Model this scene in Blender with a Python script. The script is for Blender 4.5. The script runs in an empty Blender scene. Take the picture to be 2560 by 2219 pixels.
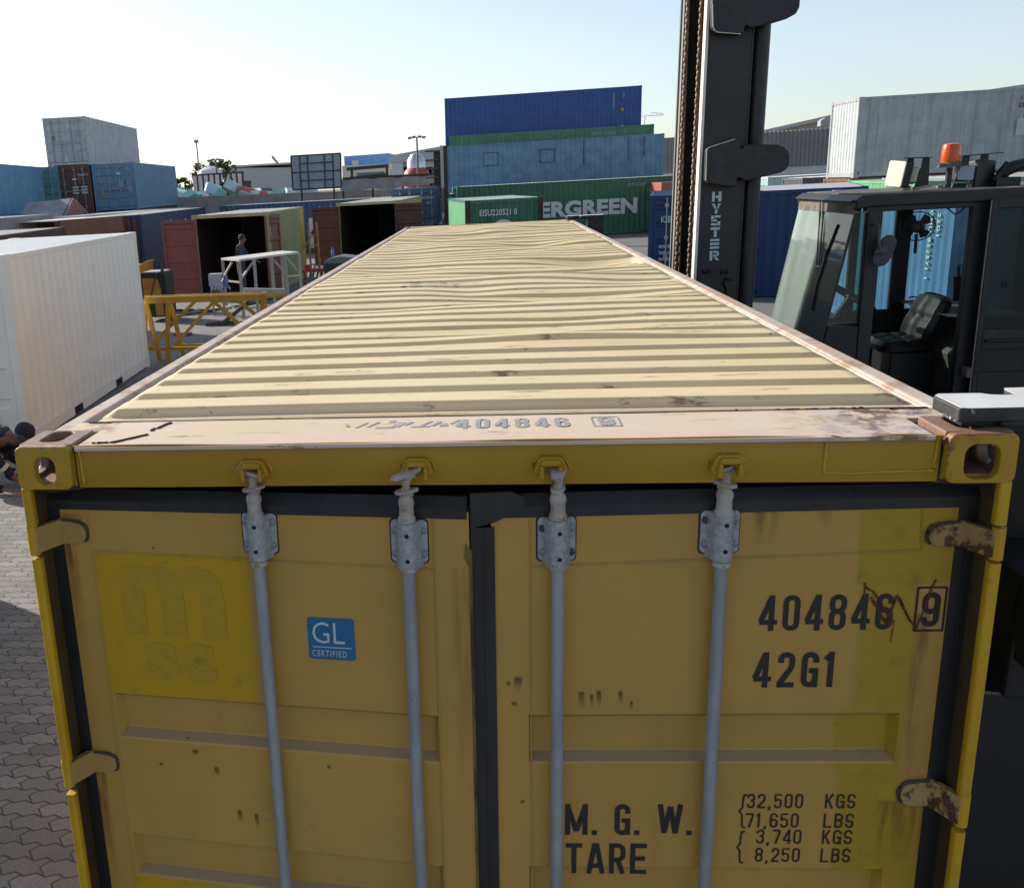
import bpy, bmesh, math, random
from math import radians as RAD, sin, cos, pi
from mathutils import Matrix, Vector
import numpy as np

S = bpy.context.scene
COL = S.collection

# ------------------------------------------------------------------ camera
CAM_POS = Vector((0.0369, -2.2828, 3.2088))
YAW, PITCH, ROLL = 0.15373, 0.26262, -0.05414
FPX, CX, PW, PH = 2389.15, 877.16, 2560.0, 2219.0
_f = Vector((-sin(YAW) * cos(PITCH), cos(YAW) * cos(PITCH), -sin(PITCH)))
_r = Vector((cos(YAW), sin(YAW), 0))
_u = _r.cross(_f)
_r, _u = cos(ROLL) * _r + sin(ROLL) * _u, -sin(ROLL) * _r + cos(ROLL) * _u
cd = bpy.data.cameras.new('camera')
cam = bpy.data.objects.new('camera', cd)
COL.objects.link(cam)
M = Matrix((_r, _u, -_f)).transposed().to_4x4()
M.translation = CAM_POS
cam.matrix_world = M
cd.sensor_fit = 'HORIZONTAL'
cd.sensor_width = 36.0
cd.lens = FPX / PW * 36.0
cd.shift_x = (PW / 2 - CX) / PW
cd.clip_start, cd.clip_end = 0.05, 3000
S.camera = cam

# ------------------------------------------------------------------ light
SUN_EL = RAD(25)
SUN_AZ = Vector((-0.865, 0.50, 0)).normalized()          # horizontal direction towards the sun
S.world = bpy.data.worlds.new('World')
S.world.use_nodes = True
wn = S.world.node_tree
bg = wn.nodes['Background']
sky = wn.nodes.new('ShaderNodeTexSky')
sky.sky_type = 'NISHITA'
sky.sun_disc = False
sky.sun_elevation = SUN_EL
sky.sun_rotation = math.atan2(SUN_AZ.x, SUN_AZ.y)
sky.altitude = 0
sky.air_density = 0.9
sky.dust_density = 0.7
sky.ozone_density = 2.1
hz = wn.nodes.new('ShaderNodeHueSaturation')          # hazy Gulf sky: paler than the clear-air model
hz.inputs['Saturation'].default_value = 0.68; hz.inputs['Value'].default_value = 0.88
wn.links.new(sky.outputs[0], hz.inputs['Color'])
wn.links.new(hz.outputs[0], bg.inputs[0])
bg.inputs[1].default_value = 0.115
sl = bpy.data.lights.new('sun', 'SUN')
sl.energy = 3.9
sl.angle = RAD(0.53)
sl.color = (1.0, 0.93, 0.82)
so = bpy.data.objects.new('sun', sl)
COL.objects.link(so)
sd = SUN_AZ * cos(SUN_EL) + Vector((0, 0, sin(SUN_EL)))
so.rotation_euler = sd.to_track_quat('Z', 'Y').to_euler()
so.location = sd * 60
S.view_settings.view_transform = 'Standard'
S.view_settings.look = 'None'
S.view_settings.exposure = 0.85
S.view_settings.gamma = 1.0
S.render.engine = 'CYCLES'
S.cycles.max_bounces = 7
S.cycles.transparent_max_bounces = 12

# ------------------------------------------------------------------ helpers
def ray(px, py):
    return (_f * FPX + _r * (px - CX) - _u * (py - PH / 2)).normalized()
def at(px, py, Y):
    d = ray(px, py); return CAM_POS + d * ((Y - CAM_POS.y) / d.y)
def onz(px, py, z=0.0):
    d = ray(px, py); return CAM_POS + d * ((z - CAM_POS.z) / d.z)
def onx(px, py, X):
    d = ray(px, py); return CAM_POS + d * ((X - CAM_POS.x) / d.x)

def lin(h):
    h = h.lstrip('#')
    o = []
    for i in (0, 2, 4):
        c = int(h[i:i + 2], 16) / 255
        o.append(c / 12.92 if c < 0.04045 else ((c + 0.055) / 1.055) ** 2.4)
    return tuple(o)

class MB:
    def __init__(s): s.v, s.f, s.m = [], [], []
    def add(s, vs, fs, mi=0):
        b = len(s.v); s.v += [tuple(v) for v in vs]
        s.f += [tuple(b + i for i in f) for f in fs]; s.m += [mi] * len(fs); return s
    def box(s, x0, x1, y0, y1, z0, z1, mi=0, M=None):
        vs = [Vector((x, y, z)) for z in (z0, z1) for y in (y0, y1) for x in (x0, x1)]
        if M is not None: vs = [M @ v for v in vs]
        return s.add(vs, [(0, 2, 3, 1), (4, 5, 7, 6), (0, 1, 5, 4), (2, 6, 7, 3), (0, 4, 6, 2), (1, 3, 7, 5)], mi)
    def prism(s, poly, axis, a, b, mi=0, M=None):
        def P(p, t):
            v = {'x': (t, p[0], p[1]), 'y': (p[0], t, p[1]), 'z': (p[0], p[1], t)}[axis]
            v = Vector(v); return M @ v if M is not None else v
        n = len(poly)
        vs = [P(p, a) for p in poly] + [P(p, b) for p in poly]
        fs = [tuple(range(n)), tuple(range(2 * n - 1, n - 1, -1))]
        fs += [(i, (i + 1) % n, n + (i + 1) % n, n + i) for i in range(n)]
        return s.add(vs, fs, mi)
    def ring(s, outer, inner, axis, a, b, mi=0, M=None):
        """plate with a hole: outer and inner loops of equal length"""
        def P(p, t):
            v = Vector({'x': (t, p[0], p[1]), 'y': (p[0], t, p[1]), 'z': (p[0], p[1], t)}[axis])
            return M @ v if M is not None else v
        n = len(outer)
        vs = [P(p, a) for p in outer] + [P(p, a) for p in inner] + [P(p, b) for p in outer] + [P(p, b) for p in inner]
        fs = []
        for i in range(n):
            j = (i + 1) % n
            fs += [(i, j, n + j, n + i), (2 * n + i, 3 * n + i, 3 * n + j, 2 * n + j), (i, 2 * n + i, 2 * n + j, j), (n + i, n + j, 3 * n + j, 3 * n + i)]
        return s.add(vs, fs, mi)
    def tube(s, pts, r, n=8, mi=0, cap=True):
        pts = [Vector(p) for p in pts]; rs = r if isinstance(r, (list, tuple)) else [r] * len(pts)
        vs, fs = [], []
        for i, p in enumerate(pts):
            d = (pts[min(i + 1, len(pts) - 1)] - pts[max(i - 1, 0)])
            d = d.normalized() if d.length > 1e-9 else Vector((0, 0, 1))
            a = d.cross(Vector((0, 0, 1)) if abs(d.z) < 0.9 else Vector((1, 0, 0))).normalized(); b = d.cross(a)
            for k in range(n):
                t = 2 * pi * k / n; vs.append(p + (a * cos(t) + b * sin(t)) * rs[i])
        for i in range(len(pts) - 1):
            for k in range(n):
                fs.append((i * n + k, i * n + (k + 1) % n, (i + 1) * n + (k + 1) % n, (i + 1) * n + k))
        if cap:
            fs.append(tuple(range(n))); fs.append(tuple((len(pts) - 1) * n + k for k in range(n)))
        return s.add(vs, fs, mi)
    def bar(s, p0, p1, w, h, mi=0, up=(0, 0, 1)):
        p0, p1 = Vector(p0), Vector(p1); d = (p1 - p0).normalized(); up = Vector(up)
        if abs(d.dot(up)) > 0.97: up = Vector((1, 0, 0))
        a = d.cross(up).normalized() * w / 2; b = a.cross(d).normalized() * h / 2
        vs = [p + q for p in (p0, p1) for q in (-a - b, a - b, a + b, -a + b)]
        return s.add(vs, [(0, 1, 2, 3), (7, 6, 5, 4), (0, 4, 5, 1), (1, 5, 6, 2), (2, 6, 7, 3), (3, 7, 4, 0)], mi)
    def lathe(s, prof, c=(0, 0, 0), n=16, mi=0):
        c = Vector(c); vs, fs = [], []
        for r, z in prof:
            for k in range(n): vs.append(c + Vector((r * cos(2 * pi * k / n), r * sin(2 * pi * k / n), z)))
        for i in range(len(prof) - 1):
            for k in range(n): fs.append((i * n + k, i * n + (k + 1) % n, (i + 1) * n + (k + 1) % n, (i + 1) * n + k))
        fs += [tuple(range(n - 1, -1, -1)), tuple((len(prof) - 1) * n + k for k in range(n))]
        return s.add(vs, fs, mi)
    def poly(s, pts, mi=0): return s.add(pts, [tuple(range(len(pts)))], mi)
    def build(s, name, mats, parent=None, smooth=False, bevel=0, fix=True, M=None, seg=2):
        me = bpy.data.meshes.new(name)
        me.from_pydata(s.v, [], s.f)
        mats = mats if isinstance(mats, (list, tuple)) else [mats]
        for m in mats: me.materials.append(m)
        me.polygons.foreach_set('material_index', s.m)
        if fix:
            b = bmesh.new(); b.from_mesh(me); bmesh.ops.recalc_face_normals(b, faces=b.faces); b.to_mesh(me); b.free()
        if smooth:
            me.polygons.foreach_set('use_smooth', [True] * len(me.polygons))
            me.set_sharp_from_angle(angle=RAD(38))
        o = bpy.data.objects.new(name, me); COL.objects.link(o)
        if parent is not None: o.parent = parent
        if M is not None: o.matrix_local = M
        if bevel:
            md = o.modifiers.new('bevel', 'BEVEL'); md.width = bevel; md.segments = seg; md.limit_method = 'ANGLE'; md.angle_limit = RAD(35)
        return o

def tag(o, label=None, cat=None, group=None, kind=None):
    if label: o['label'] = label
    if cat: o['category'] = cat
    if group: o['group'] = group
    if kind: o['kind'] = kind
    return o
def thing(name, label, cat, loc=(0, 0, 0), rz=0.0, group=None):
    o = bpy.data.objects.new(name, None); COL.objects.link(o)
    o.location = loc; o.rotation_euler = (0, 0, rz); o.empty_display_size = 0.2
    return tag(o, label, cat, group)
def part(o, label): o['label'] = label; return o

def rrect(x0, x1, z0, z1, r, n=4):
    o = []
    for cx_, cz_, a0 in ((x1 - r, z0 + r, -90), (x1 - r, z1 - r, 0), (x0 + r, z1 - r, 90), (x0 + r, z0 + r, 180)):
        for k in range(n + 1):
            a = RAD(a0 + 90 * k / n); o.append((cx_ + r * cos(a), cz_ + r * sin(a)))
    return o

FONT_CACHE = {}
def text(s, size, mat, parent, M, name='lettering', sx=1.0, bold=0.0, space=1.0, align='LEFT', ext=0.0006):
    cu = bpy.data.curves.new('t', 'FONT'); cu.body = s; cu.size = size; cu.offset = bold; cu.space_character = space
    cu.align_x = align; cu.extrude = ext; cu.resolution_u = 3
    t = bpy.data.objects.new('t', cu); COL.objects.link(t)
    dg = bpy.context.evaluated_depsgraph_get()
    me = bpy.data.meshes.new_from_object(t.evaluated_get(dg)); me.name = name
    bpy.data.objects.remove(t); bpy.data.curves.remove(cu)
    me.materials.clear(); me.materials.append(mat)
    for v in me.vertices: v.co.x *= sx
    o = bpy.data.objects.new(name, me); COL.objects.link(o); o.parent = parent; o.matrix_local = M
    return o
def wallM(x, y, z, rot=0.0):      # text standing on a face that looks to -Y
    return Matrix.Translation((x, y, z)) @ Matrix.Rotation(RAD(90), 4, 'X') @ Matrix.Rotation(rot, 4, 'Z')

# ------------------------------------------------------------------ materials
class N:
    """tiny node helper"""
    def __init__(s, name):
        s.m = bpy.data.materials.new(name); s.m.use_nodes = True; s.t = s.m.node_tree
        s.b = s.t.nodes['Principled BSDF']; s.out = s.t.nodes['Material Output']
        s.tc = s.n('ShaderNodeTexCoord')
    def n(s, typ, **kw):
        k = s.t.nodes.new(typ)
        for a, b in kw.items(): setattr(k, a, b)
        return k
    def link(s, a, b): s.t.links.new(a, b)
    def set(s, sock, v):
        if hasattr(v, 'is_linked') or isinstance(v, bpy.types.NodeSocket): s.link(v, sock)
        else: sock.default_value = v
    def math(s, op, a, b=None, c=None, clamp=False):
        k = s.n('ShaderNodeMath', operation=op); k.use_clamp = clamp
        s.set(k.inputs[0], a)
        if b is not None: s.set(k.inputs[1], b)
        if c is not None: s.set(k.inputs[2], c)
        return k.outputs[0]
    def noise(s, scale, detail=4, rough=0.55, vec=None, stretch=None, dist=0.0):
        k = s.n('ShaderNodeTexNoise'); k.inputs['Scale'].default_value = scale; k.inputs['Detail'].default_value = detail
        k.inputs['Roughness'].default_value = rough; k.inputs['Distortion'].default_value = dist
        v = vec if vec is not None else s.tc.outputs['Object']
        if stretch:
            mp = s.n('ShaderNodeMapping'); mp.inputs['Scale'].default_value = stretch; s.link(v, mp.inputs[0]); v = mp.outputs[0]
        s.link(v, k.inputs['Vector']); return k.outputs['Fac']
    def ramp(s, v, lo, hi):
        k = s.n('ShaderNodeMapRange'); k.interpolation_type = 'SMOOTHSTEP'
        s.set(k.inputs[0], v); k.inputs[1].default_value = lo; k.inputs[2].default_value = hi
        return k.outputs[0]
    def mix(s, fac, a, b, mode='MIX'):
        k = s.n('ShaderNodeMix', data_type='RGBA', blend_type=mode)
        s.set(k.inputs[0], fac)
        for sk, v in ((k.inputs[6], a), (k.inputs[7], b)):
            if isinstance(v, bpy.types.NodeSocket): s.link(v, sk)
            else: sk.default_value = (*v[:3], 1)
        return k.outputs[2]
    def xyz(s, jitter=0.0, jscale=12):
        v = s.tc.outputs['Object']
        if jitter:
            k = s.n('ShaderNodeTexNoise'); k.inputs['Scale'].default_value = jscale; k.inputs['Detail'].default_value = 5
            s.link(v, k.inputs['Vector'])
            a = s.n('ShaderNodeVectorMath', operation='SUBTRACT'); s.link(k.outputs['Color'], a.inputs[0]); a.inputs[1].default_value = (.5, .5, .5)
            b = s.n('ShaderNodeVectorMath', operation='MULTIPLY_ADD'); s.link(a.outputs[0], b.inputs[0]); b.inputs[1].default_value = (jitter,) * 3; s.link(v, b.inputs[2]); v = b.outputs[0]
        k = s.n('ShaderNodeSeparateXYZ'); s.link(v, k.inputs[0]); return k.outputs
    def band(s, v, lo, hi, soft=0.005):
        return s.math('MULTIPLY', s.ramp(v, lo - soft, lo + soft), s.math('SUBTRACT', 1.0, s.ramp(v, hi - soft, hi + soft)))
    def bump(s, h, strength=0.3, dist=0.01):
        k = s.n('ShaderNodeBump'); k.inputs['Strength'].default_value = strength; k.inputs['Distance'].default_value = dist
        s.link(h, k.inputs['Height']); s.link(k.outputs[0], s.b.inputs['Normal'])
    def done(s, col, rough=0.5, metal=0.0, spec=0.5):
        s.set(s.b.inputs['Base Color'], (*col[:3], 1) if not isinstance(col, bpy.types.NodeSocket) else col)
        s.set(s.b.inputs['Roughness'], rough); s.set(s.b.inputs['Metallic'], metal); s.b.inputs['Specular IOR Level'].default_value = spec
        return s.m

RUST = (0.085, 0.028, 0.010)
RUST2 = (0.19, 0.075, 0.030)
def paint(name, col, rough=0.5, dirt=0.25, rust=0.0, var=0.12, streak=0.0, dcol=(0.16, 0.14, 0.11), spec=0.4, rscale=9, bump=0.0, fade=None):
    k = N(name)
    c = k.mix(k.ramp(k.noise(1.7, 5), 0.3, 0.7), tuple(x * (1 - var) for x in col), tuple(min(1, x * (1 + var)) for x in col))
    if fade: c = k.mix(k.math('MULTIPLY', k.ramp(k.noise(0.9, 6, .65), .42, .72), 0.6), c, fade)
    if streak:
        st = k.ramp(k.noise(1.0, 5, 0.6, stretch=(5, 5, 0.35)), 0.50, 0.78)
        c = k.mix(k.math('MULTIPLY', st, streak), c, dcol)
    if dirt: c = k.mix(k.math('MULTIPLY', k.ramp(k.noise(5.5, 8, 0.65), 0.45, 0.8), dirt), c, dcol)
    r = rough
    if rust:
        spots = k.ramp(k.noise(rscale, 8, 0.7), 0.72 - 0.16 * rust, 0.77 - 0.14 * rust)
        patch = k.ramp(k.noise(0.8, 3), 0.42, 0.66)
        f = k.math('MULTIPLY', spots, patch)
        c = k.mix(f, c, k.mix(k.noise(30, 3), RUST, RUST2))
        r = k.math('MULTIPLY_ADD', f, 0.35, rough)
    if bump: k.bump(k.noise(60, 4), bump, 0.004)
    return k.done(c, r, spec=spec)
def plain(name, col, rough=0.5, metal=0.0, spec=0.5, var=0.1, scale=8):
    k = N(name)
    c = k.mix(k.noise(scale, 5), tuple(x * (1 - var) for x in col), tuple(min(1, x * (1 + var)) for x in col))
    return k.done(c, rough, metal, spec)
# ------------------------------------------------------------------ ground
def ground_mats():
    k = N('asphalt')
    g = k.noise(0.35, 6, .6); h = k.noise(140, 3, .6)
    c = k.mix(k.ramp(g, .3, .7), (0.095, 0.092, 0.088), (0.15, 0.145, 0.14))
    c = k.mix(k.math('MULTIPLY', h, .5), c, (0.21, 0.20, 0.19))
    c = k.mix(k.math('MULTIPLY', k.ramp(k.noise(1.1, 7, .7), .58, .75), .6), c, (0.035, 0.034, 0.034))
    k.bump(h, 0.4, 0.006)
    asp = k.done(c, 0.92)
    k = N('paving')
    x, y, z = k.xyz()
    def zig(v, per, amp): return k.math('MULTIPLY', k.math('SUBTRACT', k.math('PINGPONG', k.math('DIVIDE', v, per), 0.5), 0.25), amp * 2)
    xx = k.math('ADD', x, zig(y, 0.112, 0.044)); yy = k.math('ADD', y, zig(x, 0.112, 0.026))
    cv = k.n('ShaderNodeCombineXYZ'); k.link(xx, cv.inputs[0]); k.link(yy, cv.inputs[1])
    br = k.n('ShaderNodeTexBrick'); br.offset = 0.5; k.link(cv.outputs[0], br.inputs['Vector'])
    br.inputs['Scale'].default_value = 1; br.inputs['Brick Width'].default_value = 0.222; br.inputs['Row Height'].default_value = 0.112
    br.inputs['Mortar Size'].default_value = 0.0065; br.inputs['Mortar Smooth'].default_value = 0.25; br.inputs['Bias'].default_value = 0
    br.inputs['Color1'].default_value = (0.19, 0.182, 0.172, 1); br.inputs['Color2'].default_value = (0.30, 0.288, 0.272, 1); br.inputs['Mortar'].default_value = (0.055, 0.045, 0.036, 1)
    c = k.mix(k.math('MULTIPLY', k.ramp(k.noise(1.3, 6, .65), .42, .75), .55), br.outputs[0], (0.13, 0.125, 0.12))
    c = k.mix(k.math('MULTIPLY', k.ramp(k.noise(55, 6, .75), .35, .7), .55), c, (0.135, 0.128, 0.122))
    c = k.mix(k.math('MULTIPLY', k.ramp(k.noise(30, 3), .70, .74), .5), c, (0.42, 0.40, 0.38))
    c = k.mix(k.math('MULTIPLY', k.ramp(k.noise(0.5, 4, .6), .60, .72), .45), c, (0.05, 0.048, 0.046))
    hh = k.math('SUBTRACT', k.math('MULTIPLY', k.noise(60, 5, .7), 0.5), br.outputs['Fac'])
    k.bump(hh, 0.7, 0.006)
    return asp, k.done(c, 0.88)
asphalt_m, paving_m = ground_mats()
g = MB().poly([(-900, -300, 0), (900, -300, 0), (900, 1500, 0), (-900, 1500, 0)]).build('ground', asphalt_m); tag(g, kind='structure')
g = MB().poly([(-40, -16, .004), (9, -16, .004), (9, 2.5, .004), (0.7, 2.5, .004), (0.7, 46, .004), (-40, 46, .004)]).build('paved_yard', paving_m); tag(g, kind='structure')  # widened before the doors, out of view, to bounce light onto them
kerb_m = plain('concrete_channel', (0.30, 0.28, 0.26), 0.9, var=.15)

# ------------------------------------------------------------------ generic containers
W_ = 2.438
HC, SD = 2.896, 2.591
def corr(mb, L, z0, z1, x0, y_out, depth, pitch=0.278, flip=1, mi=0):
    """vertical corrugation, from x0 to x0+L along x; outer plane at y=y_out, inner y_out+depth*flip"""
    n = max(1, round(L / pitch)); p = L / n; prof = []
    for i in range(n):
        b = x0 + i * p
        prof += [(b, 0), (b + p * .26, 0), (b + p * .5, 1), (b + p * .76, 1)]
    prof.append((x0 + L, 0))
    vs = [(x, y_out + flip * depth * d, z) for x, d in prof for z in (z0, z1)]
    mb.add(vs, [(2 * i, 2 * i + 2, 2 * i + 3, 2 * i + 1) for i in range(len(prof) - 1)], mi)
    return mb
def door_sheet(mb, wd, h0, h1, s, bands, mi=0, depth=0.03):
    """steel door leaf: local (s*u, y, z); outside looks to -y"""
    X = lambda u: s * u
    bx = lambda a, b, y0, y1, c, d: mb.box(min(X(a), X(b)), max(X(a), X(b)), y0, y1, c, d, mi)
    bx(0, .07, 0, .045, h0, h1); bx(wd - .07, wd, 0, .045, h0, h1)
    bx(.07, wd - .07, 0, .045, h1 - .1, h1); bx(.07, wd - .07, 0, .045, h0, h0 + .1)
    zs = [(h0 + .1, 0.004)]
    n = bands; gap = (h1 - h0 - .2) / n
    for i in range(n):
        b = h0 + .1 + gap * i
        zs += [(b + gap * .62, .004), (b + gap * .70, depth + .004), (b + gap * .88, depth + .004), (b + gap * .96, .004)]
    zs.append((h1 - .1, .004))
    vs = [(X(u), d, z) for z, d in zs for u in (.07, wd - .07)]
    mb.add(vs, [(2 * i, 2 * i + 1, 2 * i + 3, 2 * i + 2) for i in range(len(zs) - 1)], mi)
    return mb
rod_m = plain('galvanised_dull', (0.30, 0.30, 0.30), 0.5, 0.4)
dark_m = plain('dark_void', (0.012, 0.012, 0.013), 0.9)
black_rubber_m = plain('black_rubber', (0.016, 0.016, 0.017), 0.55, var=.2)
def container(label, L, H, m, F, th=0.0, z=0.0, face='side', mroof=None, mdoor=None, mend=None, mframe=None, near='door', far='wall', opened=None,
              inner=None, group='containers stacked around the yard', bands=5, pitch=0.278, rods=True, simple=False, name='shipping_container'):
    """F = front-left bottom corner seen from the camera side; face 'side': long side looks at the camera, 'end': an end does"""
    mroof = mroof or m; mdoor = mdoor or m; mend = mend or m; mframe = mframe or m
    Fx, Fy = F[0], F[1]
    if face == 'side': loc, rz = Vector((Fx, Fy, z)), th
    else:
        rz = th - pi / 2; loc = Vector((Fx, Fy, z)) - Matrix.Rotation(rz, 3, 'Z') @ Vector((L, 0, 0))
    root = thing(name, label, 'container', loc, rz, group)
    fr = MB(); cx, cy, cz = .178, .162, .118
    for x in (0, L):
        for y in (0, W_):
            sx, sy = (1 if x == 0 else -1), (1 if y == 0 else -1)
            px = sorted((x + .004 * sx, x + .13 * sx)); py = sorted((y + .004 * sy, y + .12 * sy))
            fr.box(*px, *py, cz, H - cz)
            for c0, c1 in ((0, cz), (H - cz, H)): fr.box(*sorted((x, x + cx * sx)), *sorted((y, y + cy * sy)), c0, c1)
    for y, s in ((0, 1), (W_, -1)):
        fr.box(cx, L - cx, *sorted((y + .01 * s, y + .07 * s)), .03, .19)
        fr.box(cx, L - cx, *sorted((y + .012 * s, y + .07 * s)), H - .075, H - .01)
    for x, s in ((0, 1), (L, -1)):
        fr.box(*sorted((x + .01 * s, x + .1 * s)), cy, W_ - cy, .03, .17)
        fr.box(*sorted((x + .01 * s, x + .1 * s)), cy, W_ - cy, H - .11, H - .008)
    fr.build('frame', mframe, root)
    corr(MB(), L - .26, .185, H - .07, .13, .014, .036, pitch).build('side_wall', m, root, fix=False)
    corr(MB(), L - .26, .185, H - .07, .13, W_ - .014, .036, pitch, -1).build('side_wall', m, root, fix=False)
    # roof: ribs run across
    r = MB(); n = int((L - .3) / .21); p = (L - .3) / n; prof = []
    for i in range(n): b = .15 + i * p; prof += [(b, 0), (b + .08, 0), (b + .1, .02), (b + p - .02, .02)]
    prof.append((L - .15, 0))
    r.add([(x, y, H - .028 + h) for x, h in prof for y in (.07, W_ - .07)], [(2 * i, 2 * i + 2, 2 * i + 3, 2 * i + 1) for i in range(len(prof) - 1)])
    r.box(.1, L - .1, .07, W_ - .07, H - .034, H - .03)
    r.build('roof', mroof, root, fix=False)
    MB().box(.1, L - .1, .07, W_ - .07, .12, .165).build('floor', dark_m if inner is None else inner, root)
    def endwall(x, s):
        mb = MB(); corr(mb, W_ - .24, .165, H - .11, 0, 0, .04, .24)
        mb.v = [(x + s * (.02 + v[1]), .12 + v[0], v[2]) for v in mb.v]
        mb.build('end_wall', mend, root, fix=False)
    def doors(x, s, op):
        wd = (W_ - .26) / 2
        for k, (hy, sg) in enumerate(((.13, 1), (W_ - .13, -1))):
            sgn = sg * s      # s=+1 end looks to +x
            mb = door_sheet(MB(), wd - .008, .19, H - .12, sgn, bands)
            d = mb.build('door', mdoor, root)
            phi = op[k] if op else 0.0
            base = RAD(90) if s > 0 else RAD(-90)
            d.location = (x - s * .02 + (s * .05 if phi > 1 else 0), hy - (sg * .02 if phi > 1 else 0), 0); d.rotation_euler = (0, 0, base - sgn * phi)
            if rods:
                for u in (.28, .72):
                    rb = MB(); rb.tube([(sgn * wd * u, -.035, .12), (sgn * wd * u, -.035, H - .07)], .019, 6)
                    for zz in (.3, H * .42, H * .6, H - .25): rb.box(sgn * wd * u - .05, sgn * wd * u + .05, -.05, 0.002, zz - .04, zz + .04)
                    rb.box(*sorted((sgn * wd * u, sgn * (wd * u + .3))), -.06, -.045, 1.15, 1.19)
                    rb.build('lock_rod', rod_m, d)
            if s * 1 == 99: pass
    # the end towards the camera when face == 'end' is x = L
    if near == 'door': doors(L, 1, opened)
    elif near == 'wall': endwall(L, -1)
    if not simple:
        if far == 'door': doors(0, -1, None)
        elif far == 'wall': endwall(0, 1)
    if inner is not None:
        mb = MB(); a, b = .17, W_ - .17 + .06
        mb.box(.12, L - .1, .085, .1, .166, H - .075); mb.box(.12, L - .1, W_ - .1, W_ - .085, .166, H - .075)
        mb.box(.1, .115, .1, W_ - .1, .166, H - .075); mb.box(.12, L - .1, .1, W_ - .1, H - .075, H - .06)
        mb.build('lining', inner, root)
    return root
def along_right(A, B, L):
    """front-left corner and angle of a container whose right top edge passes through A (near) and ends at B (far)"""
    d = (Vector((B[0], B[1])) - Vector((A[0], A[1]))).normalized(); th = math.atan2(-d.x, d.y)
    n = Vector((B[0], B[1])) - d * L
    return (n.x - W_ * cos(th), n.y - W_ * sin(th)), th


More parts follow.
